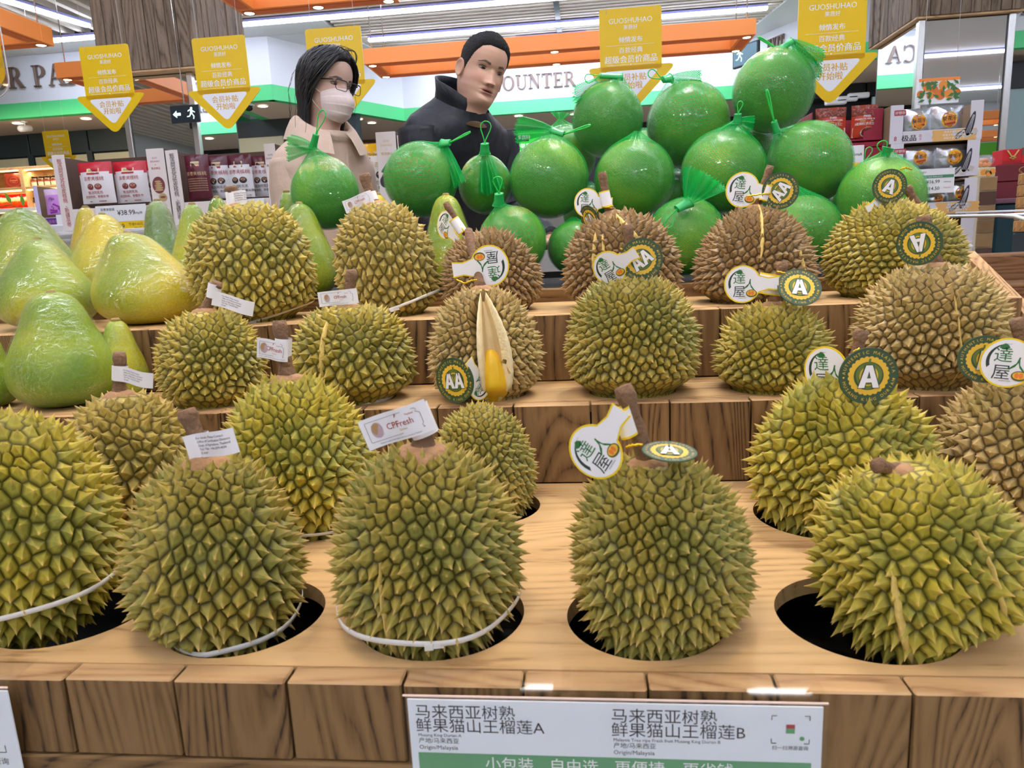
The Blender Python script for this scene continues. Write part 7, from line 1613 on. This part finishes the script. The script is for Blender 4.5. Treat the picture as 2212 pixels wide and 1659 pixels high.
# orange picture card and fruit pack by the mirror
p = wpt(2026, 224, 4.3); t = thing('fruit_poster', 'white hanging card with painted oranges in front of the right mirror', 'poster', (p[0], 4.3, p[2])); ww, hh = size_at(p, 84), float(wpt(2026, 168, 4.3)[2]-p[2])
MB().box((-ww/2, 0, 0), (ww/2, .004, hh), bevel=.001).build('card', [M_SW], t); pm = MB(); pm.flat([(-ww/2, hh*.88), (ww/2, hh*.88), (ww/2, hh), (-ww/2, hh)], 0, 0)
for i, (x, y, r_) in enumerate(((-.28, .68, .13), (-.12, .55, .11), (.10, .70, .12), (.04, .35, .14), (.25, .36, .12), (-.44, .40, .10), (-.20, .34, .10), (.46, .42, .08))): pm.flat(ell(r_*ww*.95, r_*ww*.95, 18, x*ww, y*hh), 1+(i % 2), .0004+.0002*i)
for i in range(34):
    x, y, a_ = rnd.uniform(-.46, .46)*ww, rnd.uniform(.12, .82)*hh, rnd.uniform(0, 6.28); L_ = .024; pm.flat([(x+L_*math.cos(a_), y+L_*math.sin(a_)), (x-.008*math.sin(a_), y+.008*math.cos(a_)), (x-L_*.6*math.cos(a_), y-L_*.6*math.sin(a_)), (x+.008*math.sin(a_), y-.008*math.cos(a_))], 3, .0024+.00005*i)
on(t, pm, [M_OR, mat('orange_paint', (236, 150, 60), rough=.5), mat('orange_paint_deep', (222, 120, 44), rough=.5), mat('leaf_paint', (70, 120, 60), rough=.5)])
for xx in (-ww*.4, ww*.4): MB().tube([(xx, .002, hh-.01), (xx, .002, ZC-float(p[2]))], .0015, 5).build('string', [M_STR], t)
p = wpt(2133, 382, 4.4); t = thing('fruit_pack', 'clear bag of oranges on a printed orange box by the tiled column', 'fruit pack', (p[0], 4.4, p[2])); s_ = size_at(p, 32)
MB().box((-s_/2, 0, 0), (s_/2, .12, s_*.62), bevel=.004).build('box', [mat('orangebox', (214, 196, 150), rough=.5)], t); pm = MB()
for x, y in ((-.28, .3), (.05, .22), (.30, .33)): pm.flat(ell(s_*.20, s_*.19, 16, x*s_, y*s_), 0, .0003)
for i in range(8): a_ = i*.9; pm.flat([(s_*(.02*i-.1)+.012*math.cos(a_), s_*.35+.012*math.sin(a_)), (s_*(.02*i-.1)-.004*math.sin(a_), s_*.35), (s_*(.02*i-.1)-.012*math.cos(a_), s_*.35-.012*math.sin(a_))], 1, .0009)
on(t, pm, [mat('orange_paint', (236, 150, 60)), mat('leaf_paint', (70, 120, 60))])
for i, (x, y, z) in enumerate(((-.3, .04, .85), (.05, .05, .84), (.33, .05, .84), (-.12, .06, 1.10), (.2, .06, 1.12))):
    bm = bmesh.new(); bmesh.ops.create_icosphere(bm, subdivisions=3, radius=s_*.17); mb = MB(); mb.bm(bm, 0, True, Matrix.Translation((x*s_, y, z*s_))); bm.free(); mb.build('orange', [mat('orange_skin', (226, 150, 96), rough=.4)], t)
bm = bmesh.new(); bmesh.ops.create_icosphere(bm, subdivisions=4, radius=1)
for v in bm.verts: v.co = Vector((v.co.x*s_*.56, v.co.y*.075+.055, s_*1.05+v.co.z*s_*.45*(1+.08*mnoise.noise(v.co*4))))
mb = MB(); mb.bm(bm, 0, True); bm.free(); mb.build('film', [M_FILM], t)
zz = float(p[2]); w_ = s_*1.12; t = thing('tiled_pedestal', 'narrow brown tiled pedestal carrying the orange pack', 'pedestal', (p[0], 4.385, 0)); C = (p[0], 4.385, 0)
pp((p[0]-w_/2, 4.385, 0), (p[0]+w_/2, 4.60, zz-.001), 'core', mat('grout', (188, 176, 150), rough=.8), t, C)
tl_ = float(wpt(2133, 382, 4.38)[2]-wpt(2133, 413, 4.38)[2]); tcol = [mat('tile_%d' % k, c, rough=.35, noise_amt=.2, noise_scale=30) for k, c in enumerate(((150, 118, 76), (86, 58, 44), (128, 98, 62)))]
for k in range(int(zz/tl_)):
    pp((p[0]-w_/2+.003, 4.377, zz-tl_*(k+1)+.003), (p[0]+w_/2-.003, 4.3845, zz-tl_*k-.003), 'tile', tcol[(0, 1, 0, 2)[k % 4]], t, C, .002)
# red gift bags, maroon boxes, teal counter and printed boxes at the right edge
YQ = 4.62
zc = float(wpt(2180, 428, YQ)[2]); x0, x1 = float(wpt(2152, 460, YQ)[0]), float(wpt(2212, 460, YQ)[0])+1.0
t = thing('counter', 'dark teal counter at the right edge below maroon boxes', 'counter', ((x0+x1)/2, YQ, 0)); C = ((x0+x1)/2, YQ, 0)
pp((x0, YQ, 0), (x1, YQ+.7, zc-.03), 'body', mat('teal_counter', (24, 56, 66), rough=.25), t, C, .01); pp((x0-.02, YQ-.02, zc-.029), (x1+.02, YQ+.72, zc), 'glass_top', mat('counter_top', (120, 80, 96), rough=.1), t, C, .006)
h1 = float(wpt(2180, 355, YQ+.1)[2])-zc
for k in range(3):
    for r_ in range(2):
        xx = x0+.02+k*.34
        o_ = plain('gift_carton', ('maroon gift carton, lower left one', 'maroon gift carton, lower middle one', 'maroon gift carton, lower right one outside the photo', 'maroon gift carton, upper left one', 'maroon gift carton, upper middle one', 'maroon gift carton, upper right one outside the photo')[r_*3+k], 'box', (xx, YQ+.08, zc+.001+r_*h1/2), (xx+.33, YQ+.4, zc+(r_+1)*h1/2-.002), mat('maroon_box', (112, 24, 36), rough=.45), 'maroon gift cartons on the teal counter', .004)
        pm = MB(); pm.tube([(x, y, 0) for x, y in ell(.035, .020, 16, 0, h1*.30)], .0015, 4, 0, closed=True); pm.tube([(-.03, h1*.3, 0), (0, h1*.3-.03, 0), (.03, h1*.3, 0)], .0012, 4, 0); pm.build('gold_mark', [M_TGOLD], o_, Matrix(((1, 0, 0, 0), (0, 0, -1, -.162), (0, 1, 0, 0), (0, 0, 0, 1))))
for k, (xa_, xb_) in enumerate(((2156, 2194), (2196, 2240))):
    p = wpt((xa_+xb_)/2, 356, YQ+.15); w_ = size_at(p, xb_-xa_); h_ = float(wpt((xa_+xb_)/2, 324-4*k, YQ+.15)[2])-zc-h1-.001
    t = thing('gift_bag', ('bright red gift bag with gold cord handle on the maroon boxes', 'red gift bag with brown top cut by the right edge')[k], 'bag', (p[0], YQ+.10, zc+h1)); MB().box((-w_/2, 0, 0), (w_/2, .12, h_), bevel=.003).build('bag', [mat('gift_red', (206, 22, 34), rough=.4)], t)
    if k == 0:
        MB().box((-w_/2-.001, -.002, h_*.0), (w_/2+.001, 0, h_*.24)).build('band', [mat('gift_red2', (170, 14, 26), rough=.4)], t); MB().tube([(-w_*.3, -.004, h_*.92), (-.01, -.006, h_*.55), (.018, -.006, h_*.42), (0, -.006, h_*.34), (-.018, -.006, h_*.42), (.01, -.006, h_*.55), (w_*.3, -.004, h_*.92)], .004, 6).build('cord', [M_TGOLD], t)
    else: MB().box((-w_/2-.001, -.002, h_*.55), (w_/2+.001, 0, h_)).build('band', [mat('brown_band', (112, 70, 56))], t)
for k in range(5):
    zt_, zb_2 = [float(wpt(2212, y, 2.75)[2]) for y in (368+k*27, 368+(k+1)*27-1)]
    xa_ = float(wpt(2197-k*.5, 400, 2.95)[0]); o_ = plain('printed_box', 'orange printed box, %s from the top of the stack at the right edge' % words[k], 'box', (xa_, 2.75, zb_2), (xa_+.3, 2.95, zt_), mat('kraft_print', (196, 150, 92), rough=.5), 'orange printed boxes stacked at the right edge', .003)
    pm = MB(); hh = zt_-zb_2
    for i in range(5): pm.flat(ell(hh*.33, hh*.40, 14, -.12+i*.06, hh*.5), 0, .0003)
    for i in range(5): pm.flat([(-.15+i*.06, hh*.1), (-.14+i*.06, hh*.14), (-.115+i*.06, hh*.42), (-.12+i*.06, hh*.40)], 1, .0008)
    pm.warp(lambda v: np.stack([v[:, 0]*.62, v[:, 1], v[:, 2]], 1)); pm.build('print', [mat('orange_print2', (222, 162, 92)), M_PRD], o_, Matrix(((0, 0, -1, -.1508), (-1, 0, 0, 0), (0, 1, 0, 0), (0, 0, 0, 1))))
plain('display_table', 'dark pedestal under the printed box stack', 'table', (xa_, 2.75, 0), (xa_+.3, 2.95, zb_2-.001), M_DPAN, bevel=.006)
# clear curved cover on the neighbouring stand
M_CLR = clear('cover_plastic', .42)
t = thing('clear_cover', 'clear curved plastic cover over the neighbouring wooden stand at right', 'cover', (1.25, 1.75, .811))
G, R_ = [], .30
for i in range(13):
    a = math.pi/2*i/12; G.append([(x, -.50+R_*(1-math.sin(a))+0.0, .02+.0+R_*math.cos(a)*0+ (R_*(1-math.cos(a))) if False else .02+R_*math.sin(math.pi/2-a)*0+R_*(1-math.cos(a))*0) for x in (-.50, .9)])
arc = [(-.62, .00)]+[(-.62+.34*(1-math.cos(a)), .34*math.sin(a)) for a in np.linspace(.15, math.pi/2, 12)]+[(.55, .36)]
mb = MB(); mb.grid([[(x, y, z+.0) for x in np.linspace(-.46, .9, 3)] for y, z in arc], 0, True); mb.grid([[(x, y*.985, z-.004) for x in np.linspace(-.46, .9, 3)] for y, z in arc], 0, True)
mb.add([(-.46, y, z) for y, z in arc]+[(-.46, .55, 0)], [], 0); mb.build('cover', [M_CLR], t)
rb = MB()
for x in (-.46, -.14, .18): rb.tube([(x, y, z) for y, z in arc], .0035, 6, 0)
for y, z in (arc[0], arc[6], arc[-2]): rb.tube([(-.46, y, z), (.9, y, z)], .003, 6, 0)
rb.build('edge', [mat('clear_edge', (214, 218, 222), rough=.12, spec=.8)], t)
t = thing('neighbour_stand', 'wooden stand beside the display, under the clear cover at right', 'display stand', (1.3, 1.6, 0)); C = (1.3, 1.6, 0)
M_NS = wood('neighbour_wood', (172, 130, 92), (146, 106, 72), (96, 66, 44), 'X')
for i in range(8): pp((.78, 1.10+.17*i, .765), (2.2, 1.266+.17*i, .80), 'plank', M_NS, t, C, .003)
pp((.80, 1.14, 0), (2.18, 2.4, .764), 'body', M_RAIL, t, C)
for i in range(4): pp((.86, 1.62+.16*i, .802), (2.15, 1.775+.16*i, .84+.07*i), 'step', M_NS, t, C, .004)
rr_ = random.Random(3)
for k, (x, y) in enumerate(((1.02, 1.32), (1.2, 1.30), (1.38, 1.34), (1.10, 1.50), (1.30, 1.52))):
    t = thing('wrapped_tray', 'cling wrapped tray of brown snacks under the clear cover, %s' % ('nearest the display', 'front middle', 'front right', 'back left', 'back right')[k], 'tray', (x, y, .801), 'wrapped trays under the clear cover')
    MB().box((-.075, -.055, 0), (.075, .055, .020), bevel=.008).build('tray', [M_SW], t); mb = MB()
    for j in range(14):
        bm = bmesh.new(); bmesh.ops.create_icosphere(bm, subdivisions=2, radius=.014); mb.bm(bm, 0, True, Matrix.Translation((rr_.uniform(-.055, .055), rr_.uniform(-.035, .035), .028+rr_.uniform(0, .01))) @ Matrix.Diagonal((1.3, 1, .8, 1))); bm.free()
    o_ = mb.build('snacks', [mat('snack_brown', (168, 116, 72), rough=.5, noise_amt=.3)], t); o_['kind'] = 'stuff'
# green screen behind the man
p = wpt(1108, 360, 8.6); ww, hh = size_at(p, 80), float(wpt(1108, 284, 8.6)[2]-p[2]); t = thing('info_screen', 'green shop screen with white contact lines, right of the man', 'screen', (p[0]+.1, 8.6, p[2]))
MB().box((-ww/2-.12, 0, -.05), (ww/2+.12, .05, hh+.03), bevel=.005).build('housing', [M_BLK], t); MB().box((-ww/2-.09, -.004, -.02), (ww/2+.09, -.0005, hh)).build('panel', [mat('screen_green', (24, 176, 34), emit=.8)], t); pm = MB()
pm.flat(rrect(.24, .065, .004, cx=-.02, cy=hh*.78), 1, 0); pm.text('FRESH果蔬好', .052, -.03, hh*.765, 0, .001); pm.text('请邮件联系:', .055, -.02, hh*.52, 0, 0); pm.text('www.wgny.com.cn', .050, 0, hh*.39, 0, 0); pm.text('供应商请扫码', .032, .07, hh*.24, 0, 0); pm.text('查看您的信息', .032, .07, hh*.16, 0, 0)
pm.flat([(.11, .02), (.15, .09), (.16, .05), (.20, .08), (.18, .03), (.22, .0)], 1, 0); pm.build('print', [mat('screen_white', (240, 250, 245), emit=1.0), M_BLK], t, Matrix(((1, 0, 0, 0), (0, 0, -1, -.006), (0, 1, 0, 0), (0, 0, 0, 1))))
plain('screen_stand', 'black pillar carrying the green screen', 'stand', (float(p[0])+.02, 8.62, 0), (float(p[0])+.18, 8.70, float(p[2])-.051), M_BLK)
plain('red_banner', 'small orange red panel right of the green screen', 'panel', (float(wpt(1137, 360, 8.7)[0]), 8.72, .9), (float(wpt(1150, 360, 8.7)[0])+.05, 8.76, float(wpt(1140, 300, 8.7)[2])), mat('redpanel', (220, 96, 70), rough=.5))

# ---- front price boards in clear holders
def front_board(label, xl, xr, main):
    Y = YF[0]; a = at_y(xl, 1482, Y-.006); b = at_y(xr, 1482, Y-.006); x0, x1 = float(a[0]), float(b[0]); w = x1-x0; zt = ZB[0]-.0035; H = .150
    t = thing('price_board', label, 'price board', (x0, Y-.008, zt-H)); g = lambda lo, hi, n, m: MB().box(lo, hi, bevel=.0006).build(n, [m], t)
    g((.001, -.0035, 0), (w-.001, -.0020, H-.002), 'card', mat('board_card', (226, 234, 242), rough=.5))
    C1 = clear('board_holder', -.02); g((-.002, -.0058, -.003), (w+.002, -.0046, H+.001), 'clear_front', C1); g((-.002, -.0046, H+.0052), (w+.002, .034, H+.0064), 'clear_hook', C1)
    g((-.002, -.0064, H+.0015), (w+.002, -.0046, H+.0035), 'hook_edge', mat('hook_edge', (226, 200, 184), rough=.15))
    pm = MB()
    main(pm, w, H); pm.build('print', [mat('board_ink', (46, 44, 56), rough=.5), mat('board_green', (92, 158, 112), rough=.45), M_SW, M_PRR], t, Matrix(((1, 0, 0, 0), (0, 0, -1, -.0036), (0, 1, 0, 0), (0, 0, 0, 1))))
def main_board(pm, w, H):
    s = w/.60
    for x, nm, sub in ((.012, 'A', 'Musang King Durian A'), (.302, 'B', 'Malaysia Tree ripe Fresh fruit Musang King Durian B')):
        x *= s; pm.text('马来西亚树熟', .0252*s, x, H-.0330*s, 0, .0002, align='l'); pm.text('鲜果猫山王榴莲'+nm, .0252*s, x, H-.0560*s, 0, .0002, align='l')
        pm.text(sub, .0072*s, x+.003*s, H-.0655*s, 0, .0002, align='l'); pm.text('产地/马来西亚', .0098*s, x+.003*s, H-.0760*s, 0, .0002, align='l'); pm.text('Origin/Malaysia', .0096*s, x+.003*s, H-.0870*s, 0, .0002, align='l')
    pm.flat([(.013*s, H-.130*s), (w-.016*s, H-.130*s), (w-.016*s, H-.0930*s), (.013*s, H-.0930*s)], 1, .0001)
    for tx, x in (('小包装', .150), ('自由选', .246), ('更便捷', .342), ('更省钱', .440)): pm.text(tx, .0245*s, x*s, H-.1180*s, 2, .0003)
    pm.text('更省心  更新鲜', .014*s, w/2, H-.146*s, 0, .0002)
    cx_, cy_ = w-.046*s, H-.040*s
    for sx in (-1, 1):
        for sy in (-1, 1): pm.tube([(cx_+sx*.026*s, cy_+sy*.015*s, .0003), (cx_+sx*.026*s, cy_+sy*.022*s, .0003), (cx_+sx*.019*s, cy_+sy*.022*s, .0003)], .0003, 4, 0)
    pm.flat([(cx_-.006*s, cy_-.006*s), (cx_+.006*s, cy_-.006*s), (cx_+.006*s, cy_+.002*s), (cx_-.006*s, cy_+.002*s)], 1, .0003); pm.flat([(cx_-.006*s, cy_+.002*s), (cx_+.006*s, cy_+.002*s), (cx_+.006*s, cy_+.008*s), (cx_-.006*s, cy_+.008*s)], 3, .0003)
    pm.flat(ell(.0035*s, .0035*s, 10, cx_+.016*s, cy_-.014*s), 1, .0003); pm.text('扫一扫溯源查询', .0072*s, cx_, cy_-.032*s, 0, .0002)
def left_board(pm, w, H):
    s = 1.06
    pm.text('泰国金枕榴莲', .0252, .012, H-.034, 0, .0002, align='l'); pm.flat([(.013, H-.138), (w-.016, H-.138), (w-.016, H-.099), (.013, H-.099)], 1, .0001)
    cx_, cy_ = w-.040, H-.042
    for sx in (-1, 1):
        for sy in (-1, 1): pm.tube([(cx_+sx*.026, cy_+sy*.015, .0003), (cx_+sx*.026, cy_+sy*.022, .0003), (cx_+sx*.019, cy_+sy*.022, .0003)], .0003, 4, 0)
    pm.flat(ell(.0035, .0035, 10, cx_+.016, cy_-.014), 1, .0003); pm.text('扫一扫溯源查询', .0076, cx_, cy_-.034, 0, .0002)
front_board('white and green price board for durians A and B in a clear holder', 878, 1779, main_board)
front_board('left price board, only its right end in the photo', -860, 28, left_board)
